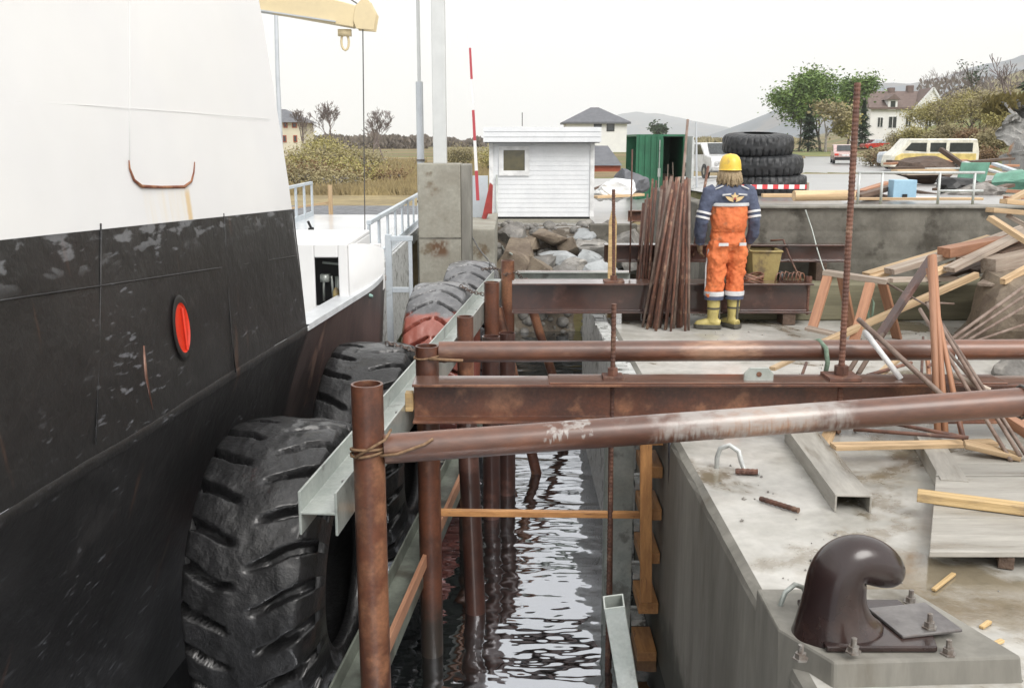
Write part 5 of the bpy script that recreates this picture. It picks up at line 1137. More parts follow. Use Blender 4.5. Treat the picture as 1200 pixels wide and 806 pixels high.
# ------------------------------------------------------------------ ticket hut
HY = 22.0
hu = thing('ticket_hut', 'small white weatherboarded hut with flat roof and one square window', 'hut', (P(633, 255, HY).x, HY + 1.0, .1))
hx0, hx1 = P(575, 250, HY).x, P(694, 250, HY).x; hz0, hz1 = P(630, 254, HY).z, P(630, 167, HY).z
wx0, wx1, wz0, wz1 = P(590, 190, HY).x, P(615, 190, HY).x, P(600, 200, HY).z, P(600, 176, HY).z
mb = MB().box(hx0 + .02, hx1 - .02, HY + .03, HY + 2.2, hz0, hz1); obj('core', mb, 'hut_white', hu)
nb = 16; bh = (hz1 - hz0) / nb
for i in range(nb):
    z0, z1 = hz0 + i * bh, hz0 + (i + 1) * bh
    def brd(xa, xb):
        if xb - xa < .02: return
        mb = MB(); mb.add([(xa, HY, z0), (xb, HY, z0), (xb, HY + .007, z1), (xa, HY + .007, z1), (xa, HY + .03, z0), (xb, HY + .03, z0)], [(0, 1, 2, 3), (0, 4, 5, 1), (0, 3, 4), (1, 5, 2)]); obj('board', mb, 'hut_white', hu)
    if z1 > wz0 - .05 and z0 < wz1 + .05: brd(hx0, wx0 - .07); brd(wx1 + .07, hx1)
    else: brd(hx0, hx1)
    mb = MB(); mb.add([(hx1, HY, z0), (hx1, HY + 2.2, z0), (hx1 - .025, HY + 2.2, z1), (hx1 - .025, HY, z1), (hx1 - .03, HY, z0), (hx1 - .03, HY + 2.2, z0)], [(0, 1, 2, 3), (0, 4, 5, 1)]); obj('board', mb, 'hut_white', hu)
for xa in (hx0 - .03, hx1 - .06): mb = MB().box(xa, xa + .09, HY - .025, HY - .001, hz0, hz1); obj('corner_board', mb, 'trim_white', hu)
wf = MB()
for b_ in ((wx0 - .10, wx1 + .10, wz0 - .11, wz0), (wx0 - .10, wx1 + .10, wz1, wz1 + .08), (wx0 - .10, wx0, wz0, wz1), (wx1, wx1 + .10, wz0, wz1)): wf.box(b_[0], b_[1], HY - .03, HY + .02, b_[2], b_[3])
wo = obj('window', wf, 'trim_white', hu); mb = MB().box(wx0, wx1, HY + .005, HY + .012, wz0, wz1); obj('pane', mb, 'pane_hut', wo)
rx0, rx1, rz1 = P(567, 160, HY - .3).x, P(704, 160, HY - .3).x, P(630, 149, HY - .3).z
mb = MB().box(rx0, rx1, HY - .3, HY + 2.5, hz1 + .003, rz1); rf = obj('roof', mb, 'hut_white', hu, bev=.01)
for k in range(3):
    z = hz1 + .01 + k * (rz1 - hz1) / 3; mb = MB().box(rx0 - .012, rx1 + .012, HY - .33, HY - .303, z, z + (rz1 - hz1) / 3 - .012); obj('fascia_board', mb, 'hut_white', rf)
mb = MB().box(rx0 + .02, rx1 - .02, HY - .29, HY + 2.48, hz1 - .012, hz1 + .0015); obj('drip_edge', mb, 'roof_grey', rf)
mb = MB().box(hx0 + .02, hx1 - .05, HY + .05, HY + 2.15, hz0 - .05, hz0 - .002); obj('sill_beam', mb, 'black_trim', hu)
mb = MB().box(hx0, hx1 - .02, HY - .05, HY + 2.2, P(630, 270, HY).z, hz0 - .052); obj('plinth', mb, 'pillar_concrete', hu, bev=.01)
mb = MB().box(hx0 + 1.05, hx1 + .6, HY - .25, HY + .8, -.8, P(630, 270, HY).z - .003); obj('footing', mb, 'old_concrete', hu, bev=.02)
mb = MB(); p = P(582, 205, HY - .06); mb.tube([p, V((p.x, p.y, hz0 - .1)), P(583, 275, HY - .1), P(590, 292, 20.5), P(600, 298, 19.5)], .018, 8); obj('cable_conduit', mb, 'galv', hu, smooth=True)
mb = MB(); p = P(612, 148, HY + 1); mb.tube([p, P(612, 132, HY + 1)], .012, 6); obj('aerial', mb, 'cable_grey', hu)
# low concrete kerb right of the hut
mb = MB().box(P(690, 270, 21).x, 2.6, 20.7, 21.0, -.4, .30); tag(obj('concrete_kerb', mb, 'old_concrete', bev=.02), 'low concrete kerb right of the hut above the rubble', 'kerb')
ibeam('steel_beam', P(736, 253, 20.2), P(752, 253, 20.2), .2, .22, 'rust', 'short rusty beam end left of the rebar bundle')

# ------------------------------------------------------------------ green container with an open door
CY = 30.0
ct = thing('green_container', 'dark green steel container with one door open and a black interior', 'container', (P(780, 225, CY).x, CY + 1.5, gz(4.6, CY)))
cx0, cx1 = P(745, 200, CY).x, P(808, 200, CY).x; cm = P(776, 200, CY).x; cz1, cz0 = P(770, 160, CY).z, .3
cd0 = cx1 - .18
mb = MB(); mb.box(cm, cm + .03, CY + .06, CY + 2.6, cz0, cz1); mb.box(cd0 - .02, cd0 + .02, CY + .05, CY + 2.6, cz0, cz1); mb.box(cx0, cd0 + .02, CY + 2.6, CY + 2.64, cz0, cz1); mb.box(cx0 + .02, cd0, CY + .01, CY + 2.6, cz0 - .06, cz0); mb.box(cx0 + .0, cd0 + .02, CY, CY + 2.64, cz1 + .002, cz1 + .06)
obj('shell', mb, 'container_green', ct)
mb = MB(); n = 9
for i in range(n):
    xa = cx0 + (cm - cx0) * i / n; xb = cx0 + (cm - cx0) * (i + 1) / n; mb.box(xa, xb - (.0 if i % 2 else .002), CY - (.03 if i % 2 else 0), CY + .02, cz0, cz1)
dr = obj('closed_door', mb, 'container_green', ct)
mb = MB(); mb.tube([(cm - .1, CY - .06, cz0 + .1), (cm - .1, CY - .06, cz1 - .1)], .016, 6); mb.box(cm - .14, cm - .06, CY - .07, CY - .031, .95, 1.2); obj('lock_bar', mb, 'galv', dr)
mb = MB(); mb.box(cx1 - .1, cx1 - .06, CY - .9, CY + .02, cz0, cz1); mb.box(cx1 - .055, cx1 - .03, CY - .88, CY, cz0 + .1, cz1 - .1); obj('open_door', mb, 'galv_light', ct)
mb = MB().box(cm + .1, cd0 - .15, CY + 1.0, CY + 1.5, cz0, cz0 + .7); obj('stored_goods', mb, 'wood_dark', ct)
mb = MB(); mb.tube([(cm + .22, CY + .3, cz0), (cm + .26, CY + .6, cz0 + 1.0)], .02, 6); mb.tube([(cm + .42, CY + .3, cz0), (cm + .40, CY + .6, cz0 + 1.05)], .02, 6); obj('stored_bars', mb, 'wood_grey', ct)

# ------------------------------------------------------------------ stack of truck tyres
TY = 14.9
for k, (px0, px1, yt, yb) in enumerate(((852, 943, 207, 233), (850, 939, 184, 208), (848, 928, 158, 186))):
    cxp = P((px0 + px1) / 2, (yt + yb) / 2, TY); Rr = (px1 - px0) / 2 / 1167 * 15.0; Wt = .305
    z = gz(3.9, TY) + .03 + .288 * k + Wt / 2
    o = obj('truck_tyre', tyre_mesh(Rr, Wt, nlug=34, groove='lug', chevron=.1, hole=.50, seed=30 + k, res=(272, 20), depth=.03, gw=.34), 'rubber_dry', smooth=True, M=Matrix.Translation((cxp.x, TY, z)) @ Matrix.Rotation(R((1, 3, 5)[k]), 4, 'X') @ Matrix.Rotation(R(90), 4, 'Y'), flip=True)
    tag(o, ('bottom truck tyre of the stack, tape across it', 'middle truck tyre of the stack, shifted to the right', 'top truck tyre of the stack, wet and shiny above')[2 - k] if False else ('bottom tyre of the stack of three truck tyres behind the worker', 'middle tyre of the stack of three truck tyres behind the worker', 'top tyre of the stack of three truck tyres behind the worker')[k], 'tyre', 'stack of truck tyres')
a, b2 = P(868, 219, 13.9), P(947, 219, 14.1); mb = MB().box(0, (b2 - a).length, -.002, .002, -.03, .03); tag(obj('barrier_tape', mb, 'tape_stripes', M=frame(a, b2)), 'red and white barrier tape stretched in front of the bottom truck tyre', 'tape')
plank(P(947, 219, 14.1) - V((0, 0, .5)), P(947, 214, 14.1), .03, .03, 'wood_grey', 'thin stake holding the end of the barrier tape', 'stake', up=(0, 1, 0), name='tape_stake')
# long pole and boards on top of the wall
WT = 1.256
def wallbar(p0, p1, wd, h, m, l, z=WT, dy=0, cat='plank', up=None):
    a, b = PZ(*p0, z + h / 2), PZ(*p1, z + h / 2); a.y += dy; b.y += dy
    a.z = b.z = z + h / 2; return plank(a, b, wd, h, m, l, cat)
def ground_plank(px0, px1, py, Y, h, m, l, wd=.1, Y1=None, tilt=0):
    Y1 = Y1 or Y; a, b = P(px0, py, Y), P(px1, py, Y1); g0 = max(gz(a.x, a.y), 1.258 if Y < 12.1 else 0); a.z = gz(a.x, a.y) + h / 2 + .065 ; b.z = gz(b.x, b.y) + h / 2 + .065 + tilt; return plank(a, b, wd, h, m, l, 'plank')
a, b2 = P(930, 236, 12.5), P(1000, 236, 12.6); a.z = b2.z = 1.33; pipe('wooden_pole', a, b2, .065, 'wood_new', 'round peeled pole lying on the ground along the wall top', 'pole', hollow=False)
ground_plank(893, 985, 234, 13.3, .05, 'wood_new', 'yellow plank lying at the foot of the truck tyres')
ground_plank(990, 1150, 238, 12.7, .03, 'wood_new', 'long pale board lying behind the wall top at right', .12)
random.seed(5)
DB = [(1005, 1050, 12.9, .06, 'wood_dark'), (1010, 1046, 13.1, .10, 'rust'), (1000, 1040, 13.3, .07, 'wood_red'), (1015, 1052, 13.4, .08, 'wood_dark')]
for i, (p0, p1, Y, h, m) in enumerate(DB):
    o = ground_plank(p0, p1, 230, Y, h, m, ('dark board in the small heap beside the tall bar, nearest', 'rusty length in the small heap beside the tall bar', 'red brown board in the small heap beside the tall bar', 'dark board at the back of the small heap beside the tall bar')[i], .12, Y + .5, .12 * (-1) ** i)
# pipe barrier frame along the wall
rf_ = thing('pipe_barrier', 'low grey pipe barrier standing on the wall top at right', 'barrier', P(1080, 243, 12.2))
zt_ = 1.62
for px in (1006, 1033, 1100, 1141):
    p = P(px, 225, 12.25); mb = MB(); mb.tube([(p.x, 12.25, 1.2), (p.x, 12.25, zt_)], .017, 8); obj('post', mb, 'galv_light', rf_, smooth=True)
for z in (zt_, 1.40):
    mb = MB(); mb.tube([(P(1004 if z > 1.5 else 1100, 225, 12.25).x, 12.25, z), (P(1152, 225, 12.25).x, 12.25, z)], .017, 8); obj('rail', mb, 'galv_light', rf_, smooth=True)
a, b2 = P(1048, 211, 13.0), P(1073, 241, 13.0); mb = MB().box(a.x, b2.x, 13.0, 13.2, gz(5, 13) + .062, a.z); ob = tag(obj('blue_box', mb, 'blue_sheet', bev=.008), 'light blue box standing behind the pipe barrier', 'box')
mb = MB().box(a.x + .12, a.x + .18, 12.985, 12.999, a.z - .24, a.z - .18); obj('latch', mb, 'black_trim', ob)
mb = MB(); a3 = P(1074, 232, 13.4); b3 = P(1102, 240, 13.4); mb.box(a3.x, b3.x, 13.4, 13.6, gz(5.5, 13.4) + .062, a3.z); tag(obj('white_slab', mb, 'hut_white', bev=.01), 'pale slab lying right of the light blue box', 'slab')
# heap of timber in front of the van and scrap at right
random.seed(14)
HP = [((1040, 192), 24, (1130, 188), 26, .22, .05, 'wood_red'), ((1045, 197), 23, (1128, 196), 24, .22, .05, 'wood_dark'), ((1048, 200), 22, (1150, 199), 23, .2, .05, 'wood_new'),
      ((1042, 189), 25, (1120, 191), 26, .2, .06, 'wood_dark'), ((1102, 175), 24, (1132, 196), 23.5, .14, .10, 'wood_dark'), ((1060, 204), 21.5, (1130, 203), 22, .2, .05, 'wood_grey'),
      ((1135, 190), 22, (1185, 186), 23, .2, .05, 'wood_dark'), ((1140, 196), 21, (1190, 194), 22, .2, .05, 'wood_red'), ((1150, 200), 20, (1210, 206), 20, .12, .05, 'wood_grey'),
      ((1085, 198), 22.6, (1140, 197), 22.6, .1, .04, 'galv_light'), ((1130, 190), 20.5, (1185, 207), 19, .10, .04, 'galv_light'), ((1165, 192), 20, (1200, 204), 19, .12, .05, 'pale_blue'),
      ((1072, 224), 15.5, (1100, 229), 15.2, .10, .04, 'wood_dark'), ((1095, 222), 15.5, (1135, 216), 16, .08, .04, 'wood_dark'), ((1120, 226), 15, (1160, 214), 16, .12, .05, 'wood_dark'),
      ((1140, 228), 15, (1185, 217), 15.5, .14, .05, 'wood_dark'), ((1150, 222), 15.3, (1200, 225), 15.3, .14, .05, 'wood_red'), ((1165, 232), 14.4, (1205, 229), 14.6, .14, .05, 'wood_grey'), ((1160, 214), 16.5, (1205, 210), 16.5, .14, .06, 'wood_dark'),
      ((1175, 240), 13.4, (1210, 222), 13.8, .12, .06, 'wood_new'), ((1178, 232), 13.6, (1215, 236), 13.6, .12, .05, 'wood_red')]
HN = ['reddish board on the timber heap in front of the yellow van', 'dark board low in the heap in front of the yellow van', 'pale board at the bottom of the heap in front of the yellow van', 'dark board at the top of the heap in front of the yellow van', 'dark beam tilted across the side of the yellow van', 'grey board lying before the van heap', 'dark board right of the van', 'red brown board right of the van', 'grey plank in the scrap right of the van', 'thin pale metal rail before the van heap', 'pale metal strip slanting right of the van', 'pale blue strip among the scrap near the cliff', 'dark stick right of the blue box', 'dark stick pointing up right of the blue box', 'dark board in the scrap behind the barrier end', 'dark board at the right of the barrier', 'red brown board near the right edge above the wall', 'grey board near the right edge above the wall', 'dark board below the cliff foot', 'fresh plank end above the timber pile at right', 'reddish plank end above the timber pile at right']
for (p0, y0, p1, y1, wd, h, m), l in zip(HP, HN): plank(P(*p0, y0), P(*p1, y1), wd, h, m, l, 'plank', 'timber and scrap on the upper level')
def lump(px, py, Y, a, b, c, m, l, seed):
    p = P(px, py, Y); return tag(obj('scrap_lump', rock_mb(p, 1, 1, 1, seed, M0=Matrix.Translation(p) @ Matrix.Diagonal((a, b, c, 1)), rough=.25), m), l, 'scrap')
lump(1090, 199, 23.8, .8, .6, .35, 'wood_dark', 'dark core of the timber heap in front of the van', 41)
lump(1140, 229, 14.9, .55, .4, .22, 'rubbish', 'grey crumpled scrap behind the right end of the pipe barrier', 42)
lump(1120, 220, 15.6, .35, .3, .2, 'black_trim', 'black crumpled scrap behind the pipe barrier', 43)
lump(1185, 215, 16, .5, .4, .28, 'tarp_green', 'pale green crumpled sheet near the right edge', 44)
a = P(1140, 204, 19); mb = MB().box(-.3, .3, -.01, .01, -.22, .22, TRS(a, rz=.2, rx=.3)); tag(obj('green_mesh_panel', mb, 'tarp_green'), 'small green panel leaning in the scrap by the van', 'panel')
# bits between hut and container
lump(795 - 70, 222, 25, .5, .4, .28, 'hut_white', 'white sack left of the green container', 46)
lump(800 - 62, 214, 26, .5, .4, .40, 'roof_grey', 'dark grey covered lump beside the green container', 47)
lump(706, 226, 25, .25, .3, .2, 'trim_white', 'small white bag right of the hut', 48)
plank(P(697, 222, 26), P(722, 213, 26), .3, .08, 'wood_dark', 'dark board tilted in the scrap right of the hut', 'plank')
plank(P(697, 231, 24.5), P(752, 228, 25), .3, .06, 'wood_new', 'long low board in front of the white sack', 'plank')
plank(P(811, 240, 19), P(824, 240, 19), .3, .06, 'wood_grey', 'grey board end seen between rebar and worker', 'plank'); plank(P(810, 250, 18.5), P(826, 251, 18.5), .3, .05, 'wood_red', 'red brown board end seen between rebar and worker', 'plank')
pl2 = P(803, 170, 30.5); polething('stake_pole', 'thin grey pole beside the green container', [((P(817, 230, 28).x, 28, .3), .03), ((P(816, 143, 28).x, 28, P(816, 143, 28).z), .025)], 'pole_grey')

# ------------------------------------------------------------------ houses
def window(parent, x0, x1, z0, z1, y, m='trim_white', fr=.1, bars=True):
    mb = MB(); mb.box(x0 - fr, x1 + fr, y - .05, y - .002, z0 - fr, z0); mb.box(x0 - fr, x1 + fr, y - .05, y - .002, z1, z1 + fr); mb.box(x0 - fr, x0, y - .05, y - .002, z0, z1); mb.box(x1, x1 + fr, y - .05, y - .002, z0, z1)
    if bars: mb.box((x0 + x1) / 2 - .04, (x0 + x1) / 2 + .04, y - .045, y - .012, z0, z1)
    o = obj('window', mb, m, parent); mb = MB().box(x0, x1, y - .01, y - .003, z0, z1); obj('pane', mb, 'pane', o)
def px_rect(p0, p1, Y): a, b = P(*p0, Y), P(*p1, Y); return a.x, b.x, b.z, a.z
# white house behind the hut, hipped roof
Y = 140; x0, x1, z0, z1 = px_rect((664, 143), (734, 182), Y); h = thing('white_house', 'white two storey house with grey hipped roof behind the hut', 'house', ((x0 + x1) / 2, Y + 4, z0 - 1))
mb = MB().box(x0, x1, Y, Y + 8, z0 - 1.5, z1); obj('wall', mb, 'house_white', h)
a, b_, t_ = x0 - .5, x1 + .5, P(700, 126, Y + 4).z; mb = MB(); mb.add([(a, Y - .5, z1), (b_, Y - .5, z1), (b_, Y + 8.5, z1), (a, Y + 8.5, z1), (x0 + 3.6, Y + 4, t_), (x1 - 3.6, Y + 4, t_), (a, Y - .5, z1 - .25), (b_, Y - .5, z1 - .25), (b_, Y + 8.5, z1 - .25), (a, Y + 8.5, z1 - .25)], [(0,1,5,4),(1,2,5),(2,3,4,5),(3,0,4),(0,6,7,1),(1,7,8,2),(3,2,8,9),(0,3,9,6),(6,9,8,7)]); obj('roof', mb, 'roof_grey', h)
for r in (((697, 146.5), (704, 148.5)), ((712, 146), (719, 153))): window(h, *px_rect(*r, Y), Y, 'black_trim', .12, False)
mb = MB().box(x1 + .002, x1 + 6, Y + 2, Y + 7, z0 - 1.5, P(735, 163, Y).z); obj('annex', mb, 'house_white', h)
mb = MB().box(x1 + .003, x1 + 6.4, Y + 1.6, Y + 7.4, P(735, 163, Y).z + .003, P(735, 160, Y).z); obj('annex_roof', mb, 'roof_grey', h)
# red boathouse with grey roof
Y = 60; x0, x1, z0, z1 = px_rect((690, 194), (727, 206), Y); h = thing('red_boathouse', 'low red shed with large grey roof right of the hut', 'shed', ((x0 + x1) / 2, Y + 2, 0))
mb = MB().box(x0 - 2, x1, Y, Y + 5, -.3, z1); obj('wall', mb, 'shed_red', h)
zt = P(700, 171, Y).z; mb = MB(); mb.add([(x0 - 2.2, Y - .2, z1), (x1 + .1, Y - .2, z1), (x1 - .55, Y + 2.5, zt), (x0 - 2.2, Y + 2.5, zt), (x0 - 2.2, Y + 5.2, z1), (x1 + .1, Y + 5.2, z1)], [(0,1,2,3),(3,2,5,4),(1,5,2),(0,3,4)]); obj('roof', mb, 'roof_grey', h)
# cream house at left
Y = 105; x0, x1, z0, z1 = px_rect((322, 143), (353, 178), Y); h = thing('cream_house', 'cream house with grey roof among bushes at the left', 'house', ((x0 + x1) / 2, Y + 4, 0))
mb = MB().box(x0 - 4, x1, Y, Y + 7, -.3, z1); obj('wall', mb, 'house_cream', h)
zt = P(330, 128, Y + 3).z; mb = MB(); mb.add([(x0 - 4.4, Y - .5, z1 - .05), (x1 + .5, Y - .5, z1 - .05), (x1 - 2.2, Y + 3.5, zt), (x0 - 4.4, Y + 3.5, zt), (x0 - 4.4, Y + 7.5, z1 - .05), (x1 + .5, Y + 7.5, z1 - .05)], [(0,1,2,3),(3,2,5,4),(1,5,2),(0,3,4),(0,4,5,1)]); obj('roof', mb, 'roof_grey', h)
for r in (((332, 159.5), (335, 166)), ((344.5, 159.5), (347.5, 166)), ((343, 145), (347, 149)), ((333, 145), (336, 149))): window(h, *px_rect(*r, Y), Y, 'shed_red', .08, False)
# white timber house with dormer at right
Y = 165; x0, x1, z0, z1 = px_rect((1021, 126), (1098, 158), Y); h = thing('white_farmhouse', 'white timber house with brown roof, gable and dormer on the right hillside', 'house', ((x0 + x1) / 2, Y + 4, z0))
ym = Y + 4.5
mb = MB().box(x0, x1, Y, Y + 9, z0 - 3, z1); obj('wall', mb, 'house_white', h)
zt = P(1050, 107, ym).z; ax, bx2 = x0 - .5, x1 + .6
mb = MB(); mb.add([(ax, Y - .5, z1), (bx2, Y - .5, z1), (bx2, ym, zt), (ax + 1.2, ym, zt), (ax, Y + 9.5, z1), (bx2, Y + 9.5, z1), (ax, Y - .5, z1 - .3), (bx2, Y - .5, z1 - .3)], [(0,1,2,3),(3,2,5,4),(0,3,4),(1,5,2),(0,6,7,1)]); rr = obj('roof', mb, 'roof_brown', h)
gx0, gx1 = P(1072, 120, Y).x, P(1104, 120, Y).x; gm = (gx0 + gx1) / 2; mb = MB(); mb.add([(gx0, Y - .8, z1 - .2), (gx1, Y - .8, z1 - .2), (gm + .3, Y - .8, zt + .1), (gx0, ym, z1), (gx1, ym, z1), (gm + .3, ym, zt + .1)], [(0,1,2),(0,2,5,3),(1,4,5,2)]); obj('gable', mb, 'house_white', h)
mb = MB(); mb.bar((gx0 - .4, Y - .9, z1 - .4), (gm + .3, Y - .9, zt + .25), .3, .3); mb.bar((gm + .3, Y - .9, zt + .25), (gx1 + .4, Y - .9, z1 - .4), .3, .3); obj('bargeboard', mb, 'trim_white', h)
mb = MB(); mb.add([(gx0 - .5, Y - 1.0, z1 - .35), (gm + .3, Y - 1.0, zt + .35), (gm + .3, ym, zt + .35), (gx0 - .5, ym, z1 - .35), (gx1 + .5, Y - 1.0, z1 - .35), (gx1 + .5, ym, z1 - .35)], [(0,3,2,1),(1,2,5,4)]); obj('gable_roof', mb, 'roof_brown', h)
d0, d1, dz0, dz1 = px_rect((1043, 117), (1050, 129), Y - .4); mb = MB().box(d0 - .2, d1 + .2, Y - .4, Y + 3, dz0, dz1 + .2); dm = obj('dormer', mb, 'house_white', h)
window(dm, d0 + .15, d1 - .15, dz0 + .4, dz1 - .2, Y - .4, bars=False)
mb = MB(); mb.add([(d0 - .6, Y - .7, dz1), (d1 + .6, Y - .7, dz1), ((d0 + d1) / 2, Y - .7, dz1 + .9), (d0 - .6, Y + 3, dz1), (d1 + .6, Y + 3, dz1), ((d0 + d1) / 2, Y + 3, dz1 + .9)], [(0,1,2),(0,2,5,3),(1,4,5,2)]); obj('dormer_roof', mb, 'roof_brown', dm)
for r in (((1029, 138), (1034, 149)), ((1042, 137), (1050, 150)), ((1062, 137), (1067, 149)), ((1085, 121), (1090, 129)), ((1085, 138), (1091, 149))): window(h, *px_rect(*r, Y), Y - (.8 if r[0] == (1085, 121) else 0))
for px in (1066, 1044):
    c0 = P(px - 3, 101 if px > 1050 else 103, ym).x; c1 = P(px + 4, 100, ym).x; mb = MB().box(c0, c1, ym - .5, ym + .5, zt - .3, P(px, 100.5 if px > 1050 else 103, ym).z); obj('chimney', mb, 'roof_brown', rr)

# ------------------------------------------------------------------ vehicles
def car(name, label, loc, rz, L_, W, H, body, prof, glass, cat='car', wheels=(.2, .8), wr=.3, upper=None, split=None):
    t_ = thing(name, label, cat, loc); Mx = Matrix.Translation(loc) @ Matrix.Rotation(rz, 4, 'Z') @ Matrix.Translation((-L_ / 2, 0, 0))
    pts = [(x * L_, z * H) for x, z in prof]
    def ext(ps, w0, w1, nm, m, par, bev=.06):
        mb = MB(); n = len(ps); mb.v = [(x, -w0 / 2, z) for x, z in ps] + [(x, w0 / 2, z) for x, z in ps]; mb.f = [(i, (i+1) % n, (i+1) % n + n, i + n) for i in range(n)] + [tuple(reversed(range(n))), tuple(range(n, 2*n))]
        return obj(nm, mb, m, par, M=Mx, bev=bev)
    bo = ext(pts, W, W, 'body', body, t_)
    if upper: ext([(x * L_, z * H) for x, z in upper[0]], W * 1.006, W, 'roof' if 'van' not in name else 'side_panel', upper[1], t_, .03)
    for g in glass:
        for s in (-1, 1):
            mb = MB(); ps = [(x * L_, z * H) for x, z in g]; n = len(ps); y0 = s * (W / 2 + .004); y1 = s * (W / 2 - .02)
            mb.v = [(x, y0, z) for x, z in ps] + [(x, y1, z) for x, z in ps]; mb.f = [tuple(range(n)), tuple(range(n, 2*n))] + [(i, (i+1) % n, (i+1) % n + n, i + n) for i in range(n)]
            obj('side_window', mb, 'pane', t_, M=Mx)
    for u in wheels:
        for s in (-1, 1):
            mb = MB().lathe([(wr * .5, -.09), (wr, -.09), (wr, .09), (wr * .5, .09)], 18, Matrix.Translation((u * L_, s * (W / 2 - .06), wr)) @ Matrix.Rotation(R(90), 4, 'X'), close=True); wo_ = obj('wheel', mb, 'rubber_dry', t_, M=Mx, smooth='auto')
            mb = MB().lathe([(0, -.085), (wr * .5, -.085), (wr * .5, .085), (0, .085)], 14, Matrix.Translation((u * L_, s * (W / 2 - .06), wr)) @ Matrix.Rotation(R(90), 4, 'X')); obj('rim', mb, 'chrome', wo_, M=Mx)
    return t_, Mx
sedan = [(0, .25), (.0, .5), (.02, .6), (.2, .64), (.34, .97), (.40, 1.0), (.66, 1.0), (.80, .68), (.98, .62), (1, .5), (1, .25), (.9, .18), (.1, .18)]
gl1 = [[(.25, .66), (.35, .93), (.50, .95), (.50, .66)], [(.52, .66), (.52, .95), (.65, .95), (.76, .68)]]
def gl(px, Y): x = P(px, 175, Y).x; return V((x, Y, gz(x, Y) + .06))
rl = gl(1027, 140); car('red_car', 'red car parked below the white house at right', rl, R(8), 4.2, 1.65, 1.45, 'car_red', sedan, gl1, upper=([(.2, .64), (.34, .97), (.40, 1.015), (.66, 1.015), (.80, .68)], 'car_pale'))
pl_ = gl(989, 78); t_, Mx = car('pink_car', 'pale pink car on the wet road seen from behind', pl_, R(76), 4.1, 1.65, 1.42, 'car_pink', sedan, gl1)
def local_box(nm, m, par, Mx, *b): return obj(nm, MB().box(*b), m, par, M=Mx)
local_box('rear_window', 'pane', t_, Mx, .34, .42, -.62, .62, .95, 1.28) if False else None
local_box('bumper', 'black_trim', t_, Mx, -.04, .02, -.78, .78, .30, .50); local_box('tail_light', 'red_paint', t_, Mx, -.03, -.005, .5, .78, .62, .76); local_box('tail_light', 'red_paint', t_, Mx, -.03, -.005, -.78, -.5, .62, .76); local_box('number_plate', 'trim_white', t_, Mx, -.035, -.006, -.25, .25, .58, .70)
mb = MB(); mb.add([(.86, -.6, .945), (.86, .6, .945), (1.36, .55, 1.345), (1.36, -.55, 1.345)], [(0, 1, 2, 3)]); obj('rear_window', mb, 'pane', t_, M=Mx @ Matrix.Translation((-.03, 0, .02)))
vl = V((P(1089, 185, 55).x, 55, gz(23, 55) + .06))
vprof = [(0, .18), (0, .62), (.03, .98), (.08, 1.0), (.80, 1.0), (.90, .70), (.985, .52), (1, .35), (1, .18)]
vprof = [(1 - x, z) for x, z in vprof][::-1]
vg = [[(1 - x, z) for x, z in g] for g in ([(.08, .62), (.08, .88), (.34, .88), (.34, .62)], [(.38, .62), (.38, .88), (.56, .88), (.56, .62)], [(.60, .62), (.60, .88), (.775, .88), (.85, .66)])]
car('yellow_van', 'yellow and cream camper van parked behind the timber heap', vl, R(-4), 4.6, 1.75, 1.85, 'van_cream', vprof, vg, 'van', wr=.33, upper=([(.03, .30), (.05, .50), (.12, .59), (.97, .59), (.97, .30)], 'van_yellow'))
bl_ = V((P(1072, 175, 62).x, 62, gz(25, 62) + .06)); car('pale_blue_car', 'pale blue car roof showing behind the yellow van', bl_, R(6), 4.0, 1.65, 1.75, 'car_pale', sedan, gl1)
wl_ = V((P(836, 215, 43).x, 43, gz(8.6, 43) + .03)); t_, Mx = car('white_car', 'white car facing the camera, half hidden behind the worker', wl_, R(-82), 4.2, 1.7, 1.45, 'car_white', sedan, gl1)
mb = MB(); mb.add([(3.36, -.66, 1.0), (3.36, .66, 1.0), (2.80, .58, 1.41), (2.80, -.58, 1.41)], [(0, 1, 2, 3)]); obj('windscreen', mb, 'pane', t_, M=Mx @ Matrix.Translation((.03, 0, .02)))
local_box('grille', 'black_trim', t_, Mx, 4.19, 4.23, -.45, .45, .55, .72); local_box('bumper', 'chrome', t_, Mx, 4.19, 4.26, -.82, .82, .35, .48)
for s in (-1, 1):
    mb = MB().lathe([(0, 0), (.1, 0), (.1, .04), (0, .05)], 14, Matrix.Translation((4.19, s * .62, .64)) @ Matrix.Rotation(R(90), 4, 'Y')); obj('headlight', mb, 'chrome', t_, M=Mx)

# ------------------------------------------------------------------ trees and shrubs
def branch_tree(mb, p, d, L_, r, depth, rs, spread=.5, tips=None, droop=0, minr=.004):
    n = 3; pts = [p]; q = p.copy(); dd = d.copy()
    for i in range(n):
        dd = (dd + V((rs.uniform(-1, 1), rs.uniform(-1, 1), rs.uniform(-.4, .6) - droop)) * .16).normalized(); q = q + dd * (L_ / n); pts.append(q.copy())
    mb.tube(pts, [max(minr, r * (1 - .45 * i / n)) for i in range(n + 1)], 5 if depth > 1 else 3, cap=False)
    if tips is not None and depth <= 2: tips.append((q, dd)); tips.append((pts[2], dd))
    if depth == 0: return
    for k in range(rs.choice((2, 3, 3))):
        t_ = rs.uniform(.45, 1); i = min(n - 1, int(t_ * n)); pp = pts[i] + (pts[i+1] - pts[i]) * (t_ * n - i)
        nd = (dd + V((rs.uniform(-1, 1), rs.uniform(-1, 1), rs.uniform(-.3, .5))) * spread).normalized()
        branch_tree(mb, pp, nd, L_ * rs.uniform(.6, .8), max(minr, r * .55), depth - 1, rs, spread, tips, droop, minr)
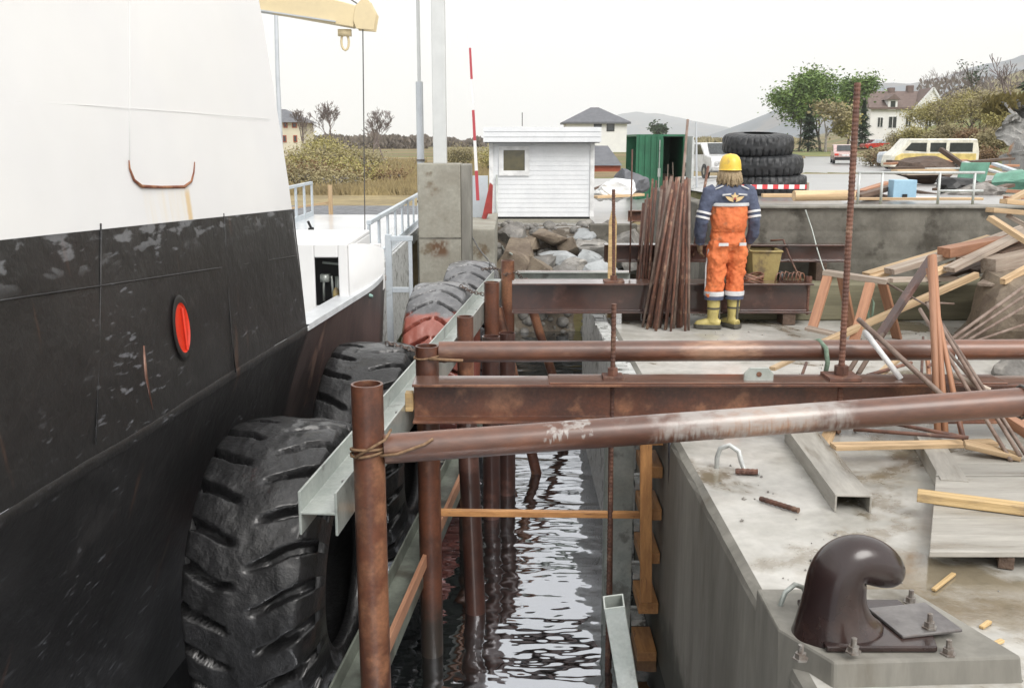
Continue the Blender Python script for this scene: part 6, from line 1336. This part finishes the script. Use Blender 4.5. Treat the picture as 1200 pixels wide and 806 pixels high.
def leaf_quads(mb, centers, n, size, rad, rs, flat=.7):
    for i in range(n):
        c, _ = centers[rs.randrange(len(centers))] if isinstance(centers[0], tuple) else (rs.choice(centers), 0)
        p = c + V((rs.gauss(0, rad), rs.gauss(0, rad), rs.gauss(0, rad * flat)))
        a = V((rs.uniform(-1, 1), rs.uniform(-1, 1), rs.uniform(-.6, .6))).normalized(); b = a.cross(V((rs.uniform(-1, 1), rs.uniform(-1, 1), rs.uniform(-1, 1)))).normalized()
        s = size * rs.uniform(.5, 1.3); k = len(mb.v)
        mb.v += [tuple(p - a * s), tuple(p + b * s * .5), tuple(p + a * s), tuple(p - b * s * .5)]; mb.f.append((k, k + 1, k + 2, k + 3))
def tree(label, px, base_py, top_py, Y, seed, leaf=None, nleaf=0, lsize=.2, bark='bark', depth=4, spread=.55, name='tree', group=None, rad=.4, z=None, stems=1, r=None, wide=1, minr=.012):
    rs = random.Random(seed); x = P(px, 170, Y).x; z0 = gz(x, Y) if z is None else z; H = max(.4, P(px, top_py, Y).z - z0 - (rad if leaf and 'shrub' in name else 0))
    t_ = thing(name, label, 'tree' if 'shrub' not in name else 'shrub', (x, Y, z0), group); mb = MB(); tips = []
    for s in range(stems):
        d = V((rs.uniform(-.25, .25) * (1 if stems == 1 else 2.4) * wide, rs.uniform(-.2, .2), 1)).normalized()
        branch_tree(mb, V((x + rs.uniform(-.05, .05) * stems, Y, z0 - .1)), d, H * .36, r or H * .022, depth, rs, spread, tips, minr=minr)
    # fit the crown to the height seen
    zmax = max(v[2] for v in mb.v); k = H / max(.1, zmax - z0); mb.v = [(x + (a - x) * k * wide, Y + (b - Y) * k, z0 + (c - z0) * k) for a, b, c in mb.v]
    tips = [(V((x + (a.x - x) * k * wide, Y + (a.y - Y) * k, z0 + (a.z - z0) * k)), dd) for a, dd in tips]
    obj('trunk', mb, bark, t_, smooth=True)
    if leaf:
        ml = MB(); leaf_quads(ml, tips, nleaf, lsize, rad, rs); obj('crown', ml, leaf, t_)
    return t_
# big green trees at the road bend
GT = 'green trees at the road bend'
tree('largest bright green tree at the bend of the road', 962, 172, 80, 146, 3, 'leaf_green', 8000, .25, depth=5, rad=.85, spread=.7, group=GT, r=.22)
tree('green tree forming the left side of the clump at the road bend', 936, 172, 96, 144, 5, 'leaf_green', 5000, .24, depth=4, rad=.9, group=GT, r=.16)
tree('green tree forming the right side of the clump by the tall bar', 995, 172, 92, 148, 8, 'leaf_green', 6000, .25, depth=5, rad=.85, group=GT, r=.18)
tree('yellowish small tree low in the clump at the road bend', 1000, 174, 128, 138, 12, 'leaf_yellow', 1800, .28, depth=4, rad=.6, group=GT)
tree('brownish bare bush low in the middle of the green clump', 968, 174, 122, 136, 14, 'leaf_olive', 1100, .25, 'bark_pale', depth=4, rad=.6, group=GT)
def spruce(label, px, top_py, Y, w_, seed, group=None):
    rs = random.Random(seed); x = P(px, 170, Y).x; z0 = gz(x, Y); H = P(px, top_py, Y).z - z0; t_ = thing('spruce_tree', label, 'tree', (x, Y, z0), group)
    mb = MB(); mb.tube([(x, Y, z0 - .2), (x, Y, z0 + H)], [.14, .02], 7); obj('trunk', mb, 'bark', t_); ml = MB()
    for i in range(2600):
        u = rs.random() ** .8; rr = w_ * (1 - u) * (.35 + .65 * rs.random()) * (.8 + .35 * math.sin(u * 40)); an = rs.random() * 6.28; c = V((x + rr * math.cos(an), Y + rr * math.sin(an), z0 + .3 + u * (H - .3) - .15 * rr))
        a = V((math.cos(an), math.sin(an), -.35)).normalized(); b = V((-math.sin(an), math.cos(an), rs.uniform(-.4, .4))); s = .30 * rs.uniform(.5, 1.2); k = len(ml.v)
        ml.v += [tuple(c - a * s), tuple(c + b * s * .4), tuple(c + a * s), tuple(c - b * s * .4)]; ml.f.append((k, k+1, k+2, k+3))
    obj('crown', ml, 'leaf_dark', t_); return t_
spruce('dark conical spruce at the left foot of the green clump', 947, 122, 140, 2.4, 4, GT)
spruce('dark spruce behind the tall bar at the right of the clump', 1010, 118, 142, 2.0, 6, GT)
tree('single round tree far beyond the green container', 767, 165, 147, 300, 9, 'leaf_dark', 900, .55, depth=3, rad=.9)
# hillside scrub right
BR = 'bushes on the right hillside'
for i, (px, top, Y, lf, n, lab) in enumerate((
 (1085, 118, 120, 'leaf_yellow', 1300, 'yellow green bush overlapping the right corner of the white house'),
 (1105, 108, 115, 'leaf_yellow', 1500, 'tall yellow green bush just right of the white house'),
 (1125, 100, 105, 'leaf_olive', 1300, 'olive bush with bare twigs right of the white house gable'),
 (1145, 104, 95, 'leaf_yellow', 1600, 'broad yellow green bush above the van roof end'),
 (1165, 96, 90, 'leaf_olive', 1500, 'olive bush at the right above the scrap'),
 (1180, 112, 80, 'leaf_yellow', 1400, 'yellow green bush left of the rock cliff top'),
 (1075, 145, 110, 'leaf_yellow', 800, 'low pale bush before the white house wall'),
 (1060, 150, 112, 'leaf_olive', 600, 'thin low bush before the white house door'),
 (1110, 140, 85, 'leaf_olive', 1200, 'low olive bush behind the van'),
 (1140, 148, 78, 'leaf_brown', 1100, 'brown green bush behind the van rear'),
 (1165, 150, 70, 'leaf_olive', 1100, 'olive brown bush left of the cliff foot'),
 (1045, 172, 70, 'leaf_brown', 500, 'brownish low bush between the red car and the van'),
 (1028, 174, 72, 'leaf_olive', 500, 'dry low bush right of the pink car'),
 (1150, 168, 60, 'leaf_brown', 700, 'rusty brown low growth right of the van'),)):
    tree(lab, px, 170, top, Y, 50 + i, lf, int(n * 4), .05 + .0005 * Y, depth=4, stems=5, rad=.26 + .0018 * Y, name='shrub', group=BR, spread=.7, r=.05, wide=1.1)
for i, (px, top, Y, lab) in enumerate(((1098, 78, 190, 'bare grey tree behind the white house, leftmost'), (1116, 76, 200, 'bare grey tree behind the white house, second'), (1135, 80, 180, 'bare brownish tree right of the white house'), (1178, 72, 150, 'tall bare tree near the right edge above the bushes'), (1160, 84, 160, 'bare tree between the bushes and the right edge'), (1190, 60, 60, 'tall thin bare tree over the rock cliff'))):
    tree(lab, px, 150, top, Y, 80 + i, None, 0, bark='twig', depth=5, group='bare trees on the right hillside', spread=.6, r=.12, minr=.02)
spruce('dark spruce top at the upper right corner', 1204, 40, 70, 1.6, 44)
tree('tall leafless spike of a tree behind the house', 1140, 150, 74, 175, 91, 'leaf_dark', 120, .3, depth=2)
# scrub at left
SL = 'scrub on the left shore'
random.seed(3)
LS = [(338, 182, 40, 'leaf_olive', 'olive bush at the edge of the white ship side'), (352, 176, 44, 'leaf_yellow', 'yellow green bush below the cream house'), (366, 170, 50, 'leaf_olive', 'olive bush below the thin bare tree'), (384, 160, 58, 'leaf_yellow', 'tall yellow bush at the foot of the leaning birch'), (400, 172, 48, 'leaf_olive', 'olive bush right of the leaning birch'), (374, 188, 39, 'leaf_brown', 'low brown bush at the front of the left thicket'), (350, 192, 37, 'leaf_olive', 'lowest olive bush behind the short white railing'), (412, 182, 43, 'leaf_yellow', 'yellow bush just left of the davit wire'), (372, 156, 70, 'leaf_yellow', 'yellow bush right of the cream house wall'), (424, 172, 66, 'leaf_olive', 'olive bush behind the davit wire'), (395, 196, 38, 'leaf_olive', 'low olive bush above the orange post'), (445, 200, 44, 'leaf_brown', 'low brown bush right of the davit wire'), (577, 169, 60, 'leaf_yellow', 'yellow bush beside the hut roof'), (535, 170, 80, 'leaf_olive', 'olive bush between the mast and the barrier')]
for i, (px, top, Y, lf, lab) in enumerate(LS):
    tree(lab, px, 200, top, Y, 120 + i, lf, 3600, .032 + .0005 * Y, 'bark_pale', depth=3, stems=9, rad=.20 + .003 * Y, name='shrub', group=SL, spread=.75, r=.03, wide=1.3, minr=.010)
for i, (px, top, Y, lab) in enumerate(((390, 118, 75, 'bare birch tree leaning left of the davit wire'), (435, 124, 80, 'round bare tree behind the davit wire'), (360, 127, 90, 'thin bare tree beside the cream house'), (343, 128, 120, 'bare tree top behind the cream house roof'), (448, 140, 90, 'small bare tree right of the davit wire'))):
    tree(lab, px, 170, top, Y, 160 + i, None, 0, bark='twig', depth=7 if i < 2 else 6, group='bare trees at left', spread=.6, r=.08, minr=.009)
# far woods read as one mass
def far_wood(name, px0, px1, top, Y, seed, label, m='far_wood'):
    rs = random.Random(seed); ml = MB()
    for i in range(2600):
        px = rs.uniform(px0, px1); x = P(px, 165, Y).x; z0 = .2; H = P(px, top, Y).z + 1.2 * fbm((px * .06, seed, 0)) - z0; c = V((x, Y + rs.uniform(-6, 6), z0 + H * rs.random() ** .7)); s = Y * .0022 * rs.uniform(.6, 1.4)
        a = V((rs.uniform(-.6, .6), rs.uniform(-.3, .3), 1)).normalized(); b = V((1, rs.uniform(-1, 1), 0)).normalized(); k = len(ml.v); ml.v += [tuple(c - a * s), tuple(c + b * s * .6), tuple(c + a * s), tuple(c - b * s * .6)]; ml.f.append((k, k+1, k+2, k+3))
    return tag(obj(name, ml, m), label, 'woods', kind='stuff')
far_wood('far_wood', 320, 500, 160, 200, 1, 'dark leafless wood on the horizon at the left')
far_wood('far_wood', 480, 570, 164, 260, 2, 'low dark line of woods behind the barrier')
far_wood('far_wood', 800, 940, 164, 330, 3, 'low line of trees far behind the truck tyres', 'leaf_olive')
far_wood('far_wood', 1080, 1300, 92, 230, 4, 'brown leafless wood high on the right hillside')
# dry grass tufts
rs = random.Random(9); ml = MB()
for i in range(6000):
    Y = 33 + 60 * rs.random() ** 1.8; px = rs.uniform(325, 500) if rs.random() < .8 else rs.uniform(550, 580); x = P(px, 190, Y).x; z0 = gz(x, Y); hgt = rs.uniform(.15, .45); k = len(ml.v); dx = rs.uniform(-.2, .2)
    ml.v += [(x - .05, Y, z0), (x + .05, Y + .02, z0), (x + dx, Y, z0 + hgt)]; ml.f.append((k, k+1, k+2))
tag(obj('dry_grass', ml, 'dry'), 'dry yellow grass tufts on the left shore field', 'grass', kind='stuff')

# ------------------------------------------------------------------ the worker
def remeshed(name, mb, mat_, parent, M, vox=.014, smooth=4, wr=0):
    o = obj(name, mb, mat_, parent, M=M, smooth=True)
    r = o.modifiers.new('r', 'REMESH'); r.mode = 'VOXEL'; r.voxel_size = vox; r.use_smooth_shade = True
    s = o.modifiers.new('s', 'SMOOTH'); s.iterations = smooth; s.factor = .5
    if wr:
        tx = bpy.data.textures.new('folds_' + name, 'CLOUDS'); tx.noise_scale = .075; tx.noise_depth = 3
        d = o.modifiers.new('d', 'DISPLACE'); d.texture = tx; d.strength = wr; d.mid_level = .5
    return o
wb = PZ(845, 384.5, .0); wk = thing('person', 'worker seen from behind in orange and navy coveralls, yellow helmet and yellow boots', 'person', (wb.x, wb.y, 0))
MW = Matrix.Translation((wb.x + .03, wb.y, .006)) @ Matrix.Rotation(R(9), 4, 'Z')   # local: x right, y away from the camera
# figure coordinates, metres
SH, WA, HI = 1.49, 1.05, .94
lA = [(-.205, .0, 1.465), (-.268, -.01, 1.30), (-.300, -.015, 1.165), (-.292, .05, 1.03), (-.262, .12, .915)]
rA = [(.205, .0, 1.48), (.255, -.02, 1.31), (.272, -.045, 1.17), (.288, .01, 1.025), (.272, .085, .925)]
lL = [(-.095, .0, .90), (-.108, -.003, .68), (-.122, -.01, .48), (-.13, -.01, .30), (-.13, -.01, .10)]
rL = [(.095, .0, .90), (.125, .05, .68), (.115, .035, .48), (.10, .01, .30), (.10, .0, .10)]
# body under the clothes: one continuous mesh with head and neck
mb = MB()
mb.tube([(0, .0, .86), (0, 0, 1.0), (0, -.0, 1.2), (0, 0, 1.38), (0, 0, 1.48), (0, .01, 1.53)], [(.09, .14), (.10, .15), (.10, .16), (.11, .19), (.08, .15), (.055, .06)], 16, up=(0, 1, 0))
mb.tube([(0, .01, 1.48), (0, .02, 1.58)], .058, 12)
mb.tube([(0, .02, 1.53), (0, .03, 1.57), (0, .03, 1.64), (0, .025, 1.72), (0, .02, 1.77), (0, .02, 1.80)], [(.05, .05), (.085, .065), (.10, .077), (.10, .078), (.075, .06), (.02, .02)], 16, up=(0, 1, 0))
mb.tube([(0, .12, 1.66), (0, .145, 1.645), (0, .12, 1.63)], [.012, .016, .012], 8)                       # nose, on the far side
for s in (-1, 1): mb.tube([(s * .075, .03, 1.685), (s * .092, .025, 1.66), (s * .078, .03, 1.625)], [.012, .018, .010], 8)   # ears
for A_, rr in ((lA, .042), (rA, .042)): mb.tube(A_, [.045, .04, .036, .032, .028], 10)
for L__ in (lL, rL): mb.tube(L__, [.075, .06, .045, .042, .036], 12)
remeshed('body', mb, 'skin', wk, MW, .013)
# coverall trousers and lower back
mb = MB()
mb.tube([(0, 0, .84), (0, -.005, .93), (0, 0, 1.03), (0, 0, 1.10)], [(.10, .165), (.135, .195), (.12, .178), (.122, .178)], 20, up=(0, 1, 0))
mb.tube([(-.085, .0, .93), (-.102, .0, .80), (-.110, -.005, .66), (-.122, -.01, .50), (-.131, -.01, .40), (-.134, -.012, .33)], [.115, .122, .105, .095, .097, .090], 16)
mb.tube([(.085, .0, .93), (.112, .035, .80), (.128, .055, .66), (.118, .04, .50), (.105, .02, .40), (.10, .01, .33)], [.115, .122, .105, .095, .097, .090], 16)
tro = remeshed('trousers', mb, 'orange_cloth', wk, MW, .010, 2, .062)
mb = MB(); mb.tube([(0, 0, 1.06), (0, -.01, 1.12), (0, -.01, 1.20), (0, 0, 1.30), (0, 0, 1.335)], [(.125, .178), (.142, .198), (.14, .20), (.138, .212), (.136, .214)], 20, up=(0, 1, 0))
remeshed('jacket_lower', mb, 'orange_cloth', wk, MW, .010, 2, .045)
mb = MB(); mb.tube([(0, 0, 1.33), (0, 0, 1.38), (0, 0, 1.45), (0, 0, 1.505), (0, .005, 1.545), (0, .01, 1.565)], [(.137, .216), (.135, .225), (.122, .222), (.095, .175), (.075, .095), (.068, .078)], 20, up=(0, 1, 0))
for A_ in (lA, rA): mb.tube([(A_[0][0] * .85, 0, 1.475)] + A_, [.075, .083, .074, .068, .062, .052], 14)
jk = remeshed('jacket_upper', mb, 'navy_cloth', wk, MW, .010, 3, .038)
mb = MB(); mb.tube([(0, .0, 1.046), (0, .0, 1.074)], [(.130, .187), (.130, .187)], 24, up=(0, 1, 0)); remeshed('waistband', mb, 'orange_cloth', wk, MW, .009, 2)
def band(c, rx, ry, h, nm='reflective_band', m='reflective', par=None, axis=(0, 0, 1)):
    ax = V(axis).normalized(); mb = MB(); mb.tube([V(c) - ax * h / 2, V(c) - ax * h * .2, V(c) + ax * h * .2, V(c) + ax * h / 2], [(rx * .985, ry * .985), (rx, ry), (rx, ry), (rx * .985, ry * .985)], 26, up=(0, 1, 0), cap=False); return obj(nm, mb, m, par or wk, M=MW, smooth=True)
band((0, 0, 1.335), .147, .224, .035)
for A_ in (lA, rA):
    d = V(A_[2]) - V(A_[1]); c = V(A_[1]) + d * .55
    band(c + d * .22, .078, .076, .024, axis=d); band(c - d * .16, .081, .079, .024, axis=d)
for c in ((-.131, -.006, .385), (.10, .0, .385)): band(c, .108, .108, .05)
for c in ((-.131, -.01, .338), (.10, 0, .338)): band(c, .102, .102, .04, 'trouser_hem', 'navy_cloth')
mb = MB().box(-.155, -.05, -.163, -.150, .905, .937); obj('pocket_stripe', mb, 'reflective', wk, M=MW); mb = MB().box(.075, .15, -.160, -.147, .905, .937); obj('pocket_stripe', mb, 'reflective', wk, M=MW)
mb = MB(); mb.tube([(-.207, .0, .86), (-.226, .01, .68), (-.228, .005, .42)], [.008, .009, .008], 6); obj('side_stripe', mb, 'reflective', wk, M=MW)
mb = MB(); mb.tube([(-.225, -.05, 1.475), (-.16, -.075, 1.505), (-.1, -.07, 1.53)], .007, 6); mb.tube([(.225, -.05, 1.475), (.16, -.075, 1.505), (.1, -.07, 1.53)], .007, 6); obj('shoulder_piping', mb, 'reflective', wk, M=MW)
# emblem on the back: winged star with two short white strips beside it
ey = -.152; mb = MB()
star = [(.045 * (1 if k % 2 == 0 else .5) * math.sin(math.pi * k / 5), .045 * (1 if k % 2 == 0 else .5) * math.cos(math.pi * k / 5)) for k in range(10)]
def flat(poly, y, nm, m, par): mb = MB(); n = len(poly); mb.v = [(x, y, z) for x, z in poly] + [(x, y + .012, z) for x, z in poly]; mb.f = [tuple(range(n)), tuple(reversed(range(n, 2*n)))] + [(i, i + n, (i+1) % n + n, (i+1) % n) for i in range(n)]; return obj(nm, mb, m, par, M=MW)
em = flat([(x, z + 1.42) for x, z in star], ey - .006, 'back_emblem', 'emblem_gold', wk)
for s in (-1, 1): flat([(s * x, z) for x, z in ((.012, 1.365), (.05, 1.375), (.08, 1.395), (.105, 1.425), (.06, 1.420), (.025, 1.408))], ey - .003, 'wing', 'emblem_gold', em)
flat([(x * .42, z * .42 + 1.40) for x, z in star], ey - .010, 'emblem_centre', 'red_white_red', em)
flat([(-.135, 1.430), (-.04, 1.440), (-.04, 1.455), (-.135, 1.447)], ey - .004, 'back_strip', 'reflective', wk); flat([(.04, 1.440), (.135, 1.430), (.135, 1.447), (.04, 1.455)], ey - .004, 'back_strip', 'reflective', wk)
# boots
def boot(c, ang, nm='boot'):
    Mb = MW @ Matrix.Translation(c) @ Matrix.Rotation(ang, 4, 'Z'); mb = MB()      # toe along +y
    mb.tube([(0, 0, .34), (0, 0, .22), (0, .005, .12), (0, .01, .07)], [.072, .066, .058, .06], 16)
    mb.tube([(0, -.075, .05), (0, -.03, .065), (0, .05, .06), (0, .12, .05), (0, .17, .045), (0, .195, .035)], [(.045, .042), (.060, .048), (.056, .048), (.045, .050), (.036, .044), (.015, .02)], 14, up=(0, 0, 1))
    o = obj(nm, mb, 'boot_yellow', wk, M=Mb, smooth=True); r = o.modifiers.new('r', 'REMESH'); r.mode = 'VOXEL'; r.voxel_size = .010; r.use_smooth_shade = True
    mb = MB(); sole = [(-.05, -.09), (.05, -.09), (.055, .0), (.056, .1), (.04, .18), (0, .205), (-.04, .18), (-.056, .1), (-.055, 0)]; n = len(sole)
    mb.v = [(x, y, 0) for x, y in sole] + [(x * 1.04, y * 1.02, .045) for x, y in sole]; mb.f = [tuple(reversed(range(n))), tuple(range(n, 2*n))] + [(i, (i+1) % n, (i+1) % n + n, i + n) for i in range(n)]; obj('sole', mb, 'boot_dark', o, M=Mb, bev=.006)
    mb = MB(); mb.box(-.012, .012, -.074, -.060, .06, .33); mb.tube([(0, -.0, .215), (0, 0, .235)], .070, 16, cap=False); obj('boot_trim', mb, 'boot_dark', o, M=Mb)
boot((-.135, -.02, 0), R(72)); boot((.10, .0, 0), R(18))
# gloves with fingers
def glove(wr, dn, side):
    wr, dn = V(wr), V(dn).normalized(); mb = MB(); palm = wr + dn * .10; fw = V((0, 1, 0)); fw = (fw - dn * fw.dot(dn)).normalized()
    mb.tube([wr - dn * .03, wr + dn * .02, wr + dn * .06, palm], [(.036, .036), (.042, .028), (.048, .026), (.045, .024)], 12, up=tuple(fw))
    for k, (o_, ln) in enumerate(((-.036, .065), (-.013, .08), (.011, .085), (.034, .075))):
        b = palm + fw * o_ - dn * .012; inw = V((-side, 0, 0)); mb.tube([b, b + dn * ln * .45 + inw * .008, b + dn * ln * .8 + inw * .028, b + dn * ln * .92 + inw * .045], [.0125, .012, .011, .008], 8)
    tb_ = wr + dn * .04 + fw * .04; mb.tube([tb_, tb_ + fw * .025 + dn * .025, tb_ + fw * .028 + dn * .06 + V((-side * .015, 0, 0))], [.016, .014, .009], 8)
    obj('glove', mb, 'glove', wk, M=MW, smooth=True)
glove(lA[-1], (.12, .35, -1), -1); glove(rA[-1], (-.02, .35, -1), 1)
# hair and helmet
mb = MB(); rs = random.Random(2)
for i in range(130):
    an = R(rs.uniform(150, 390)); p0 = V((.086 * math.cos(an), .022 + .098 * math.sin(an), 1.70)); out_ = V((math.cos(an), math.sin(an), 0)); l = rs.uniform(.11, .185)
    mb.tube([p0, p0 + out_ * .022 + V((rs.uniform(-.01, .01), 0, -l * .4)), p0 + out_ * (.026 + rs.uniform(-.008, .012)) + V((rs.uniform(-.02, .02), 0, -l * .8)), p0 + out_ * rs.uniform(.004, .032) + V((rs.uniform(-.03, .03), 0, -l))], [.013, .014, .011, .003], 6)
mb.tube([(0, .015, 1.56), (0, .02, 1.62), (0, .02, 1.70)], [(.085, .082), (.108, .094), (.11, .094)], 18, up=(0, 1, 0))
obj('hair', mb, 'hair', wk, M=MW, smooth=True)
mb = MB(); n = 30; prof = [(1.06, 1.690), (1.02, 1.695), (1.0, 1.705), (.99, 1.74), (.93, 1.785), (.78, 1.825), (.55, 1.848), (.28, 1.857), (0.001, 1.86)]
for r_, z in prof:
    for k in range(n):
        an = 2 * math.pi * k / n; ext_ = 1 + (.22 * max(0, math.sin(an)) ** 3 if z < 1.70 else 0); mb.v.append((.112 * r_ * math.cos(an), .015 + .137 * r_ * math.sin(an) * ext_, z))
mb.f = [(i*n+k, i*n+(k+1) % n, (i+1)*n+(k+1) % n, (i+1)*n+k) for i in range(len(prof)-1) for k in range(n)]
hm = obj('helmet', mb, 'helmet_yellow', wk, M=MW, smooth=True)
mb = MB()
for s in (-.5, 0, .5): mb.tube([(.112 * s * .8, .015 + .137 * math.cos(a) * .95 * (1 - .12 * abs(s)), 1.70 + .158 * math.sin(a) * (1 - .10 * abs(s))) for a in [R(12 + 156 * k / 12) for k in range(13)]], .006, 6)
obj('helmet_ridge', mb, 'helmet_yellow', hm, M=MW, smooth=True)

# ------------------------------------------------------------------ the air over the fjord
hz_ = MB().box(-4300, 4300, -40, 6900, -6, 700); ho = bpy.data.objects.new('haze', bpy.data.meshes.new('haze')); ho.data.from_pydata(hz_.v, [], hz_.f); COL.objects.link(ho)
hm_ = bpy.data.materials.new('haze_air'); hm_.use_nodes = True; hn = hm_.node_tree; hn.nodes.remove(hn.nodes['Principled BSDF'])
pv = hn.nodes.new('ShaderNodeVolumePrincipled'); pv.inputs['Color'].default_value = (.94, .955, .975, 1); pv.inputs['Density'].default_value = .00022
hn.links.new(pv.outputs[0], hn.nodes['Material Output'].inputs['Volume']); ho.data.materials.append(hm_)
tag(ho, 'pale damp haze filling the air over the fjord and the hills', 'haze', kind='stuff')
